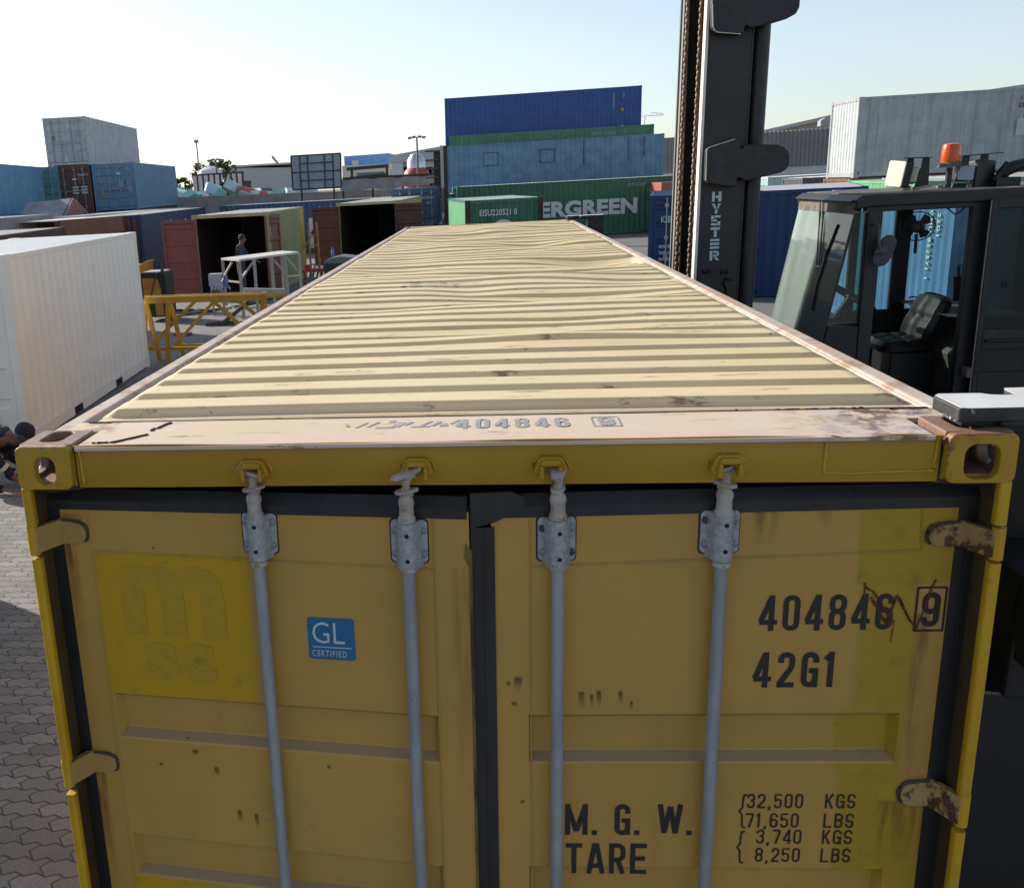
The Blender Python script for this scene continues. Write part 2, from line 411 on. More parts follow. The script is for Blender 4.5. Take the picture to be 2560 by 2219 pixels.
# condensed stencil-like sign writing, drawn stroke by stroke
def _arc(cx_, cy_, rx, ry, a0, a1, n=6):
    return [(cx_ + rx * cos(RAD(a0 + (a1 - a0) * i / n)), cy_ + ry * sin(RAD(a0 + (a1 - a0) * i / n))) for i in range(n + 1)]
def glyph(ch, s, W):
    h = s / 2; x0, x1, y0, y1 = h, W - h, h, 1 - h; xm = W / 2; r = min((x1 - x0) / 2, .20); m = .53
    def rr_(a, b): return _arc(x1 - r, b - r, r, r, 0, 90) + _arc(x0 + r, b - r, r, r, 90, 180) + _arc(x0 + r, a + r, r, r, 180, 270) + _arc(x1 - r, a + r, r, r, 270, 360) + [(x1, b - r)]
    top = [(x0, .70), *_arc(x0 + r, y1 - r, r, r, 180, 90), *_arc(x1 - r, y1 - r, r, r, 90, 0)]
    if ch == '0': return [rr_(y0, y1)]
    if ch == '8': return [rr_(y0, m), rr_(m, y1)]
    if ch == '6': return [rr_(y0, .56), [(x1, .72), *_arc(x1 - r, y1 - r, r, r, 0, 90), *_arc(x0 + r, y1 - r, r, r, 90, 180), (x0, .25)]]
    if ch == '9': return [rr_(.44, y1), [(x0, .28), *_arc(x0 + r, y0 + r, r, r, 180, 270), *_arc(x1 - r, y0 + r, r, r, 270, 360), (x1, .75)]]
    if ch == '4': xv = x1 - s * .45; return [[(xv, 0), (xv, 1)], [(xv - s * .1, 1 - h * .6), (h * .5, .27)], [(0, .245), (W + .02, .245)]]
    if ch == '2': return [top + [(x1, .66), (x1 - .02, .55), (x0, .12), (x0, h)], [(0, h), (W, h)]]
    if ch == '3': return [[(x0, .72)] + _arc(x0 + r, y1 - r, r, r, 180, 90) + _arc(x1 - r, y1 - r, r, r, 90, 0) + _arc(x1 - r, m + r * .8, r, r * .8, 0, -90) + [(xm - .02, m)], [(xm - .02, m)] + _arc(x1 - r, m - r, r, r, 90, 0) + _arc(x1 - r, y0 + r, r, r, 0, -90) + _arc(x0 + r, y0 + r, r, r, 270, 180) + [(x0, .28)]]
    if ch == '5': return [[(x1 + h * .6, y1), (x0, y1), (x0, .52)], [(x0, .50)] + _arc(x0 + r, .60 - r + .02, r, r * .9, 160, 90) + _arc(x1 - r, .60 - r, r, r, 90, 0) + _arc(x1 - r, y0 + r, r, r, 0, -90) + _arc(x0 + r, y0 + r, r, r, 270, 180) + [(x0, .26)]]
    if ch == '7': return [[(0, y1), (x1, y1)], [(x1, 1 - h), (x1, .84), (xm - .04, 0)]]
    if ch == '1': return [[(xm, 0), (xm, 1)], [(xm, 1 - h * 1.1), (xm - .14, .78)]]
    if ch == 'G': return [[(x1, .70)] + _arc(x1 - r, y1 - r, r, r, 0, 90) + _arc(x0 + r, y1 - r, r, r, 90, 180) + _arc(x0 + r, y0 + r, r, r, 180, 270) + _arc(x1 - r, y0 + r, r, r, 270, 360) + [(x1, .48)], [(xm - .02, .47), (x1 + h, .47)], [(x1, 0), (x1, .2)]]
    if ch == 'S': return [[(x1, .72)] + _arc(x1 - r, y1 - r, r, r, 0, 90) + _arc(x0 + r, y1 - r, r, r, 90, 180) + _arc(x0 + r, .74 - r + .02, r, r * .8, 180, 250) + [(xm, .51)] + _arc(x1 - r, .46 - r * .8, r, r * .8, 70, 0) + _arc(x1 - r, y0 + r, r, r, 0, -90) + _arc(x0 + r, y0 + r, r, r, 270, 180) + [(x0, .28)]]
    if ch == 'M': W2 = W; return [[(h, 0), (h, 1)], [(W2 - h, 0), (W2 - h, 1)], [(h, 1 - h), (W2 / 2, .12)], [(W2 - h, 1 - h), (W2 / 2, .12)]]
    if ch == 'W': return [[(h, 1), (W * .28, h)], [(W * .28, h), (W / 2, .92)], [(W / 2, .92), (W * .72, h)], [(W * .72, h), (W - h, 1)]]
    if ch == 'T': return [[(xm, 0), (xm, 1 - s)], [(0, y1), (W, y1)]]
    if ch == 'A': return [[(h * .8, 0), (xm - h * .3, 1)], [(W - h * .8, 0), (xm + h * .3, 1)], [(W * .2, .26), (W * .8, .26)]]
    if ch == 'R': return [[(x0, 0), (x0, 1)], [(x0, y1)] + _arc(x1 - r, y1 - r, r, r, 90, 0) + _arc(x1 - r, m - h + r, r, r, 0, -90) + [(x0, m - h)], [(xm, .48), (x1, 0)]]
    if ch == 'E': return [[(x0, 0), (x0, 1)], [(s, y1), (W, y1)], [(s, .51), (W * .9, .51)], [(s, y0), (W, y0)]]
    if ch == 'L': return [[(x0, 0), (x0, 1)], [(s, y0), (W, y0)]]
    if ch == 'K': return [[(x0, 0), (x0, 1)], [(x1, 1), (x0 + h, .42)], [(xm - .05, .56), (x1, 0)]]
    if ch == 'B': return [[(x0, 0), (x0, 1)], [(x0, y1)] + _arc(x1 - r, y1 - r, r, r, 90, 0) + _arc(x1 - r, m + r, r, r, 0, -90) + [(x0, m)], [(x0, m)] + _arc(x1 - r, m - r, r, r, 90, 0) + _arc(x1 - r, y0 + r, r, r, 0, -90) + [(x0, y0)]]
    if ch == '.': return [[(xm, 0), (xm, s * 1.05)]]
    if ch == ',': return [[(xm + .02, s * 1.0), (xm - .05, -.14)]]
    return []
def sign(parent, s_, x, z, h, mat, W=.44, s=.145, gap=.13, y=-.0016, name='lettering', Mx=None, widths=None):
    """flat painted characters with cap height h; x grows to the right, z up, facing -y"""
    mb = MB(); cx_ = 0; wd = {'M': 1.45, 'W': 1.6, '.': .42, ',': .42, ' ': .62, '1': .62, 'A': 1.08}
    k_ = 0
    for ch in s_:
        w_ = W * wd.get(ch, 1)
        for P in glyph(ch, s, w_):
            k_ += 1; d = .00012 * (k_ % 7); n = len(P); closed = n > 5 and abs(P[0][0] - P[-1][0]) < 1e-6 and abs(P[0][1] - P[-1][1]) < 1e-6
            L_, R_ = [], []
            for i in range(n):
                a = P[i - 1] if i else (P[-2] if closed else P[0]); b = P[(i + 1)] if i < n - 1 else (P[1] if closed else P[-1])
                t = Vector((b[0] - a[0], b[1] - a[1])).normalized(); nn = Vector((-t.y, t.x)) * s / 2
                L_.append((cx_ + P[i][0] + nn.x, P[i][1] + nn.y)); R_.append((cx_ + P[i][0] - nn.x, P[i][1] - nn.y))
            vs = [(x + px * h, y - d, z + pz * h) for px, pz in L_ + R_]
            mb.add(vs, [(i, i + 1, n + i + 1, n + i) for i in range(n - 1)])
        cx_ += w_ + gap
    o = mb.build(name, mat, parent, fix=False)
    if Mx is not None: o.matrix_local = Mx
    return o

# paints
P_ = paint
m_white = P_('white_paint', (0.86, 0.83, 0.76), .45, .10, 0, .03, streak=.15, dcol=(.60, .52, .36))
m_greyw = P_('grey_paint_worn', (0.46, 0.47, 0.48), .5, .35, .35, .12, streak=.55, dcol=(.17, .15, .13))
m_grey2 = P_('pale_grey_paint', (0.35, 0.36, 0.375), .5, .3, .45, .10, streak=.5, dcol=(.15, .12, .10))
m_brown = P_('brown_paint', (0.115, 0.055, 0.040), .55, .3, .3, .15, streak=.3)
m_maroon = P_('maroon_paint', (0.085, 0.030, 0.028), .5, .25, .2, .12)
m_redfaded = P_('red_paint_faded', (0.22, 0.062, 0.055), .55, .3, .2, .15)  # faded red of the open door leaves
m_blue = P_('light_blue_paint', (0.125, 0.25, 0.365), .5, .3, .35, .14, streak=.5, dcol=(.10, .17, .24))
m_blueL = P_('sky_blue_paint', (0.13, 0.29, 0.44), .5, .2, .2, .12, streak=.35, dcol=(.15, .24, .34))
m_teal = P_('teal_paint', (0.11, 0.24, 0.30), .5, .35, .2, .2)
m_navy = P_('navy_paint', (0.012, 0.038, 0.10), .45, .25, .15, .15, streak=.3, dcol=(.06, .08, .12))
m_royal = P_('royal_blue_paint', (0.017, 0.071, 0.24), .4, .2, .1, .12, streak=.2, dcol=(.05, .08, .18))
m_deepnavy = P_('deep_navy_paint', (.008, .034, .105), .5, .15, .1, .12, streak=.2, dcol=(.03, .05, .09))
m_green = P_('green_paint', (0.035, 0.145, 0.075), .45, .25, .15, .12, streak=.35, dcol=(.05, .12, .08))
m_green2 = P_('green_paint_old', (0.055, 0.19, 0.11), .5, .3, .2, .14, streak=.3)
m_greenlit = P_('sunlit_green_paint', (0.14, 0.42, 0.20), .5, .2, .1, .12, streak=.3)  # lighter green with the sun on the faces put into it
m_blueold = P_('weathered_blue_paint', (0.12, 0.235, 0.35), .55, .45, .5, .2, streak=.75, dcol=(.19, .24, .29))
m_bluepure = P_('bright_blue_paint', (0.105, 0.20, 0.40), .45, .15, .1, .1, streak=.3, dcol=(.22, .33, .5))
m_cream = P_('cream_paint', (0.42, 0.34, 0.17), .5, .3, .2, .1)
m_rail = plain('faded_rail', (0.55, 0.52, 0.48), .6)
m_roofpale = P_('roof_dusty_white', (0.62, 0.59, 0.54), .6, .35, .15, .1)
m_roofmint = P_('roof_dusty_mint', (0.52, 0.60, 0.54), .6, .25, .1, .08)
m_cyan = P_('pale_cyan_paint', (0.42, 0.58, 0.58), .5, .2, .1, .1)
m_pink = P_('faded_red_paint', (0.42, 0.14, 0.10), .55, .2, .2, .15)
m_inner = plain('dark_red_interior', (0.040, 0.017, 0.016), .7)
m_whitepaint = plain('white_lettering', (0.62, 0.62, 0.62), .6, var=.12)
m_letterL = plain('pale_lettering', (0.42, 0.45, 0.47), .6, var=.15)
m_darkletter = plain('dark_lettering', (0.02, 0.022, 0.03), .6)
# ------------------------------------------------------------------ main container (40 ft, door end towards the camera, front plane y = 0)
HZ = 2.591
YEL = (0.30, 0.245, 0.018)      # fresh olive-yellow paint
TAN = (0.30, 0.225, 0.092)      # faded tan paint
k = N('roof_paint')
x, y, z = k.xyz()
c = k.mix(k.ramp(k.noise(1.3, 6, .6), .3, .7), (0.63, 0.495, 0.27), (0.70, 0.565, 0.35))
c = k.mix(k.math('MULTIPLY', k.ramp(k.noise(2.6, 7, .7, stretch=(.5, 2, 1)), .52, .72), .5), c, (0.60, 0.47, 0.38))
edge = k.ramp(k.math('ADD', k.math('ABSOLUTE', x), k.math('MULTIPLY', k.math('SUBTRACT', k.noise(14, 6, .7), .5), .06)), 1.125, 1.16)
c = k.mix(edge, c, k.mix(k.noise(5, 6, .65), (0.52, 0.40, 0.32), (0.60, 0.55, 0.52)))
c = k.mix(k.math('MULTIPLY', k.ramp(k.noise(12, 8, .7, stretch=(.35, 1.5, 1)), .60, .67), .75), c, (0.16, 0.085, 0.055))
c = k.mix(k.ramp(k.noise(38, 5, .6), .70, .735), c, (0.045, 0.022, 0.016))
rp = k.math('MULTIPLY', k.ramp(k.noise(2.2, 6, .7, stretch=(.6, 1.6, 1)), .61, .69), k.ramp(k.noise(25, 6, .7), .40, .60))
c = k.mix(rp, c, (0.115, 0.060, 0.052))
c = k.mix(k.math('MULTIPLY', k.ramp(k.noise(5, 8, .75, stretch=(.22, 3.5, 1)), .60, .66), k.math('MULTIPLY', k.ramp(k.noise(.9, 3), .45, .6), .8)), c, (0.10, 0.052, 0.045))
k.bump(k.noise(45, 5), .12, .004)
roof_m = k.done(c, 0.55, spec=.35)

k = N('roof_plate_paint')
x, y, z = k.xyz(.06, 9)
c = k.mix(k.ramp(k.noise(3, 6, .65), .3, .7), (0.60, 0.48, 0.30), (0.62, 0.50, 0.40))
c = k.mix(k.math('MULTIPLY', k.band(y, .0, .10, .02), .7), c, k.mix(k.noise(9, 5), (0.60, 0.42, 0.33), (0.62, 0.50, 0.42)))
c = k.mix(k.math('MULTIPLY', k.ramp(k.noise(16, 7, .7, stretch=(.3, 2, 1)), .62, .68), .8), c, (0.14, 0.07, 0.06))
rr = k.math('MULTIPLY', k.ramp(x, .70, 1.0), k.ramp(k.noise(14, 8, .75), .44, .60))
c = k.mix(rr, c, k.mix(k.noise(40, 4), (0.05, 0.02, 0.012), (0.17, 0.08, 0.05)))
gp = k.math('MULTIPLY', k.ramp(x, .45, .85), k.ramp(k.noise(4, 4), .46, .6)); c = k.mix(k.math('MULTIPLY', gp, .55), c, (0.42, 0.40, 0.42))
c = k.mix(k.math('MULTIPLY', k.band(k.xyz(.03, 7)[0], -1.2, -1.02, .02), k.math('MULTIPLY', k.ramp(k.noise(18, 6), .45, .62), .7)), c, (0.26, 0.15, 0.11))
k.bump(k.noise(30, 6), .2, .004)
plate_m = k.done(c, 0.55, spec=.35)

k = N('header_paint')
x, y, z = k.xyz(.03, 20)
c = k.mix(k.ramp(k.noise(2.2, 5), .3, .7), (0.3488, 0.2034, 0.0054), (0.4185, 0.2316, 0.0081))
c = k.mix(k.math('MULTIPLY', k.band(x, -1.1, -.35, .2), .45), c, (0.3875, 0.1921, 0.0135))
c = k.mix(k.math('MULTIPLY', k.ramp(k.noise(24, 6, .65), .62, .74), .55), c, (0.2325, 0.1808, 0.0135))
c = k.mix(k.ramp(k.noise(26, 7, .7), .73, .755), c, (0.03, 0.025, 0.012))
k.bump(k.noise(55, 4), .22, .003)
header_m = k.done(c, 0.42)

def casting_mat(name, right):
    k = N(name); x, y, z = k.xyz(.02, 30)
    c = k.mix(k.ramp(k.noise(14, 5), .35, .65), (0.3875, 0.2147, 0.009), (0.4185, 0.2429, 0.0135))
    c = k.mix(k.math('MULTIPLY', k.ramp(k.noise(22, 6), .58, .68), .5), c, (0.186, 0.1582, 0.027))
    c = k.mix(k.ramp(k.noise(60, 6, .7), .70, .73), c, (0.03, 0.025, 0.02))
    top = k.ramp(z, 2.5875, 2.5905) if not right else k.math('MAXIMUM', k.ramp(z, 2.586, 2.590), k.math('MULTIPLY', k.ramp(k.math('MULTIPLY', x, -1), -1.088, -1.073), k.ramp(k.noise(20, 5), .45, .5)))
    rc = k.mix(k.ramp(k.noise(26, 7, .7), .35, .65), (0.16, 0.070, 0.034), (0.50, 0.33, 0.24) if not right else (0.24, 0.12, 0.065))
    c = k.mix(top, c, rc)
    c = k.mix(k.ramp(y, .028, .034), c, k.mix(k.noise(30, 5), (0.10, 0.05, 0.03), (0.34, 0.22, 0.16)))
    k.bump(k.noise(70, 5), .35, .003)
    return k.done(c, .55)
cast_l, cast_r = casting_mat('casting_paint', False), casting_mat('casting_paint_rusty', True)

def post_mat():
    k = N('post_paint'); x, y, z = k.xyz(.02, 18)
    c = k.mix(k.ramp(k.noise(9, 5, stretch=(1, 1, .4)), .35, .65), (0.465, 0.2542, 0.0054), (0.558, 0.3277, 0.0099))
    c = k.mix(k.math('MULTIPLY', k.ramp(k.noise(15, 6), .58, .72), .55), c, (0.248, 0.1921, 0.0135))
    c = k.mix(k.ramp(k.noise(40, 6), .72, .745), c, (0.04, 0.03, 0.015))
    return k.done(c, .45)
post_m = post_mat()
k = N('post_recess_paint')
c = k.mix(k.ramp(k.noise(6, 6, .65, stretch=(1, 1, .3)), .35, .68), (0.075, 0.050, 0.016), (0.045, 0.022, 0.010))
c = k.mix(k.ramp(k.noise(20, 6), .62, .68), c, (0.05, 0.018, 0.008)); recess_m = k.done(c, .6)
k = N('edge_strip_paint'); recess2_m = k.done(k.mix(k.ramp(k.noise(9, 6, .7, stretch=(1, 1, .3)), .4, .62), (.16, .125, .018), (.03, .022, .012)), .6)
k = N('gasket_rubber')
c = k.mix(k.ramp(k.noise(7, 6, .6, stretch=(1, 1, .3)), .4, .75), (0.0125, 0.013, 0.014), (0.024, 0.024, 0.025))
c = k.mix(k.ramp(k.noise(70, 4), .74, .78), c, (.08, .075, .06)); gasket_m = k.done(c, .48)

def door_mat(name, s, patches, streaks, spots):
    k = N(name); x, y, z = k.xyz()
    u = k.math('MULTIPLY', x, s)
    jx, jy, jz = k.xyz(.022, 16); ju = k.math('MULTIPLY', jx, s)
    c = k.mix(k.ramp(k.noise(1.6, 5), .3, .7), (0.423, 0.2492, 0.05616), (0.495, 0.287, 0.06336))
    c = k.mix(k.math('MULTIPLY', k.ramp(k.noise(2.4, 6, .6), .5, .75), .35), c, (0.3762, 0.2228, 0.0385))
    c = k.mix(k.math('MULTIPLY', k.ramp(k.noise(3.2, 5, .6, stretch=(4, 4, .4)), .55, .8), .25), c, (0.2625, 0.1553, 0.042))
    for (a, b, z0, z1, col, soft, amt) in patches:
        f = k.math('MULTIPLY', k.band(ju, a, b, soft), k.band(jz, z0, z1, soft))
        mott = k.mix(k.ramp(k.noise(13, 5, .6), .52, .75), col, tuple(q * .72 for q in (col[0] * .8, col[1] * 1.05, col[2] * 1.4)))
        c = k.mix(k.math('MULTIPLY', f, amt), c, mott)
    # dust lying on the ledges that look up
    geo = k.n('ShaderNodeNewGeometry'); sp = k.n('ShaderNodeSeparateXYZ'); k.link(geo.outputs['Normal'], sp.inputs[0])
    up = k.math('MULTIPLY', k.ramp(k.math('ABSOLUTE', sp.outputs[2]), .35, .7), k.math('MULTIPLY_ADD', k.noise(8, 5), .4, .6))
    # only the upward ledge carries dust: it is the band just above each outer fold
    c = k.mix(k.math('MULTIPLY', up, .8), c, (0.30, 0.235, 0.15))
    for (a, b, z0, z1, amt) in streaks:
        f = k.math('MULTIPLY', k.band(ju, a, b, .012), k.math('MULTIPLY', k.ramp(z, z0, z1), k.math('SUBTRACT', 1, k.ramp(z, z1, z1 + .01))))
        f = k.math('MULTIPLY', f, k.ramp(k.noise(9, 5, .6, stretch=(5, 5, .5)), .30, .62))
        c = k.mix(k.math('MULTIPLY', f, amt), c, (0.16, 0.055, 0.012))
    c = k.mix(k.ramp(k.noise(33, 5, .55), .735, .76), c, (0.045, 0.022, 0.014))
    for (a, zz, r, ln) in spots:
        d = k.math('ABSOLUTE', k.math('SUBTRACT', ju, a)); f1 = k.math('SUBTRACT', 1, k.ramp(d, r * .4, r))
        f2 = k.math('MULTIPLY', k.ramp(jz, zz - ln, zz), k.math('SUBTRACT', 1, k.ramp(jz, zz, zz + r)))
        c = k.mix(k.math('MULTIPLY', f1, k.math('MULTIPLY', f2, .85)), c, (0.09, 0.032, 0.010))
    k.bump(k.noise(3.0, 3), .10, .02)
    return k.done(c, .42, spec=.45)
PATCH = (0.50, 0.283, 0.0065)
PATCH2 = (0.375, 0.240, 0.015)
doorL_m = door_mat('left_door_paint', 1, [(.058, .505, 1.822, 2.268, PATCH, .006, .97), (.05, .30, .9, 1.200, PATCH, .008, .95)],
    [(-.035, .0, 1.9, 2.285, .9), (-.035, .0, 1.1, 1.56, .95), (-.03, .035, 2.28, 2.37, .5), (1.06, 1.11, 1.2, 2.25, .35)],
    [(.30, 1.655, .012, .02), (.36, 1.60, .010, .03), (.42, 1.46, .011, .04), (.47, 1.455, .008, .05), (.19, 1.60, .008, .01), (.24, 2.28, .005, .005), (.70, 1.64, .008, .01)])
doorR_m = door_mat('right_door_paint', -1, [(-.05, .205, 2.185, 2.43, PATCH2, .006, .95), (.05, .185, 1.835, 2.20, PATCH2, .015, .85), (.055, .215, 1.66, 1.832, PATCH2, .006, .9), (.055, .20, 1.345, 1.66, PATCH2, .010, .9), (-.02, .11, 1.3, 1.62, (0.43, .265, .012), .02, .8), (.07, .32, .9, 1.26, PATCH, .01, .9)],
    [(.405, .455, 2.27, 2.40, .85), (.28, .305, 2.33, 2.40, .8), (.335, .35, 2.36, 2.40, .8), (-.03, .10, 1.30, 1.56, .7), (.02, .05, 1.4, 2.10, .8)],
    [(1.04, 1.93, .012, .035), (1.065, 1.92, .009, .012), (.875, 1.885, .010, .05), (.85, 1.88, .007, .04), (.83, 1.89, .008, .05), (.775, 1.89, .008, .04), (1.05, 1.86, .010, .01), (.745, 1.86, .006, .03), (1.03, 1.56, .009, .01)])

hero = thing('shipping_container', 'long tan and yellow container in front, its two doors ajar under the yellow header', 'container', (0, 0, 0))
# --- roof sheet
rng = np.random.default_rng(5)
nx, ny = 120, 2000
xs = np.linspace(-1.168, 1.168, nx); ys = np.linspace(.285, 12.02, ny)
Xg, Yg = np.meshgrid(xs, ys)
warp = np.zeros_like(Xg); dent = np.zeros_like(Xg)
for i in range(95):
    cx_, cy_ = rng.uniform(-1.1, 1.1), 1.6 + 10.4 * rng.uniform(0, 1) ** .8
    sx_, sy_ = rng.uniform(.18, .75), rng.uniform(.10, .40)
    w = min(1.0, max(.10, (cy_ - 1.2) / 3.2))
    G = np.exp(-((Xg - cx_) / sx_) ** 2 - ((Yg - cy_) / sy_) ** 2)
    dent += G * rng.uniform(-.034, .024) * w; warp += G * rng.uniform(-.035, .035) * w
for (cx_, cy_, sx_, sy_, a) in ((.30, 1.50, .40, .13, .020), (-.05, 1.72, .55, .12, -.012), (.55, 3.0, .5, .2, -.030), (.1, 3.9, .7, .25, .03), (-.5, 2.9, .4, .2, .02), (.85, 5.2, .35, .25, -.04), (-.7, 5.0, .35, .3, -.03), (.35, 2.05, .3, .12, -.012)):
    dent += a * np.exp(-((Xg - cx_) / sx_) ** 2 - ((Yg - cy_) / sy_) ** 2)
PIT = 0.2125
ph = ((Yg + warp - 0.405) / PIT) % 1.0
def sst(a, b, v): t = np.clip((v - a) / (b - a), 0, 1); return t * t * (3 - 2 * t)
rib = sst(0, .085, ph) * (1 - sst(.62, .80, ph))
endw = 1.148 - .0
et = sst(0, .055, endw - np.abs(Xg) - .02 * (1 - rib))
ends = sst(.30, .36, Yg) * (1 - sst(11.9, 12.0, Yg))
Zg = 2.566 + .0275 * rib * et * ends + dent * et + .006 * (1 - (Xg / 1.2) ** 2)
verts = np.stack([Xg, Yg, Zg], -1).reshape(-1, 3)
ii = np.arange((ny - 1) * nx).reshape(ny - 1, nx)[:, :-1].ravel()
faces = np.stack([ii, ii + 1, ii + nx + 1, ii + nx], -1)
me = bpy.data.meshes.new('roof'); me.vertices.add(len(verts)); me.vertices.foreach_set('co', verts.astype(np.float32).ravel())
me.loops.add(faces.size); me.loops.foreach_set('vertex_index', faces.astype(np.int32).ravel())
me.polygons.add(len(faces)); me.polygons.foreach_set('loop_start', np.arange(0, faces.size, 4, dtype=np.int32))
me.update(calc_edges=True); me.validate(); me.polygons.foreach_set('use_smooth', [True] * len(me.polygons)); me.materials.append(roof_m)
o = bpy.data.objects.new('roof', me); COL.objects.link(o); o.parent = hero
# --- roof plate behind the header, seam, side rails
mb = MB().box(-1.055, 1.045, .012, .30, 2.575, 2.5845); mb.box(-1.16, 1.16, .19, .296, 2.570, 2.583)
mb.build('roof_plate', plate_m, hero)
mb = MB(); random.seed(3)
xx_ = -1.13
while xx_ < 1.12:
    L_ = random.uniform(.10, .35); mb.box(xx_, min(xx_ + L_, 1.14), .286 + random.uniform(-.002, .002), .292 + random.uniform(0, .003), 2.5835, 2.586); xx_ += L_ - .002
def wig(x0, y0, x1, y1, w=.006):
    for i in range(7):
        a, b = i / 7, (i + 1.1) / 7; j = random.uniform(-.004, .004)
        mb.bar((x0 + (x1 - x0) * a + j, y0 + (y1 - y0) * a, 2.5862), (x0 + (x1 - x0) * b + j, y0 + (y1 - y0) * b, 2.5862), w * random.uniform(.7, 1.5), .004)
wig(-.905, .175, -.875, .265); wig(-.97, .055, -.90, .135); wig(-1.02, .052, -.96, .058, .005)
for i in range(17): # flaking sealant towards the right corner
    a = .66 + random.uniform(0, .44); mb.box(a, a + random.uniform(.004, .022), .290, .293 + random.uniform(0, .006), 2.583, 2.586 + random.uniform(0, .002))
mb.build('sealant_seam', dark_m, hero)
rail_m = None
k = N('rail_paint'); x, y, z = k.xyz()
c = k.mix(k.ramp(k.noise(4, 6, .65), .35, .65), (0.46, 0.33, 0.24), (0.50, 0.42, 0.36))
c = k.mix(k.math('MULTIPLY', k.ramp(k.noise(9, 7, .7), .48, .66), .8), c, (0.30, 0.17, 0.09)); c = k.mix(k.ramp(k.noise(24, 6, .7), .69, .73), c, (0.06, 0.03, 0.02))
rail_m = k.done(c, .55)
for s in (-1, 1):
    mb = MB().box(*sorted((s * 1.158, s * 1.214)), .17, 12.03, 2.515, 2.579)
    mb.box(*sorted((s * 1.150, s * 1.170)), .17, 12.03, 2.560, 2.5735); mb.build('top_rail', rail_m, hero, bevel=.008)
side_m = P_('side_paint', (0.46, 0.28, 0.07), .5, .2, .2, .1)
for y_, fl in ((-1.205, 1), (1.205, -1)):
    mb = corr(MB(), 11.85, .16, 2.52, .17, 0, .036); mb.v = [(y_ + fl * v[1], v[0], v[2]) for v in mb.v]; mb.build('side_wall', side_m, hero, fix=False)
MB().box(-1.17, 1.17, .1, 12.1, .12, .16).build('floor', dark_m, hero)
MB().box(-1.17, 1.17, 12.13, 12.17, .12, 2.5).build('end_wall', side_m, hero)
mb = MB(); [mb.box(*sorted((s * 1.15, s * 1.21)), .17, 12.03, .02, .17) for s in (-1, 1)]; mb.build('bottom_rail', side_m, hero)
MB().box(-1.06, 1.06, 12.04, 12.18, 2.47, 2.585).build('rear_header', side_m, hero)
mb = MB(); [mb.box(*sorted((s * 1.06, s * 1.217)), 12.04, 12.18, .118, 2.473) for s in (-1, 1)]; mb.build('rear_post', side_m, hero)
# --- door header
hd = [(.030, 2.470), (.030, 2.5865), (.012, 2.5865), (.012, 2.5905), (.14, 2.5905), (.14, 2.574), (.15, 2.467), (.042, 2.467)]
hd = [(.034, 2.468), (.0285, 2.500), (.0285, 2.560), (.033, 2.5800), (.018, 2.5835), (.018, 2.5868), (.024, 2.5868), (.026, 2.572), (.17, 2.566), (.17, 2.467)]
mb = MB(); n = 60
for i in range(n + 1):
    X_ = -1.062 + 2.128 * i / n; dz = .0016 * sin(X_ * 5.1) + .001 * sin(X_ * 13)
    if X_ > .80: dz += -.003 * sin((X_ - .8) * 28)
    mb.v += [(X_, a + .0015 * sin(X_ * 7 + b * 40), b + (dz if b > 2.55 else 0)) for a, b in hd]
q = len(hd)
for i in range(n):
    for j in range(q): mb.f.append((i * q + j, i * q + (j + 1) % q, (i + 1) * q + (j + 1) % q, (i + 1) * q + j)); mb.m.append(0)
mb.f += [tuple(range(q)), tuple(n * q + j for j in range(q))]; mb.m += [0, 0]
hdr = mb.build('door_header', header_m, hero, smooth=True)
mb = MB()
def bead(pts, r=.0035):
    P2 = []
    for i in range(len(pts) - 1):
        for t in np.linspace(0, 1, 14)[:-1]: P2.append([a + (b - a) * t + random.uniform(-.0012, .0012) for a, b in zip(pts[i], pts[i + 1])])
    mb.tube(P2, [r * random.uniform(.6, 1.35) for _ in P2], 6)
bead([(.815, .0275, 2.583), (.812, .0275, 2.490), (1.055, .0275, 2.496), (1.058, .028, 2.575)]); bead([(-1.052, .029, 2.58), (-1.047, .029, 2.474)], .004)
mb.build('weld_bead', post_m, hdr, smooth=True)
# lifted paint lip at the right
mb = MB(); P2 = [(.82, 2.589, .004), (.86, 2.582, .0), (.93, 2.586, -.002), (1.0, 2.578, .004), (1.05, 2.583, .006)]
for (a, b, c_), (a2, b2, c2) in zip(P2, P2[1:]): mb.add([(a, .012 + c_, b), (a2, .012 + c2, b2), (a2, .024, b2 - .012), (a, .024, b - .012)], [(0, 1, 2, 3)])
mb.build('bent_lip', post_m, hdr)
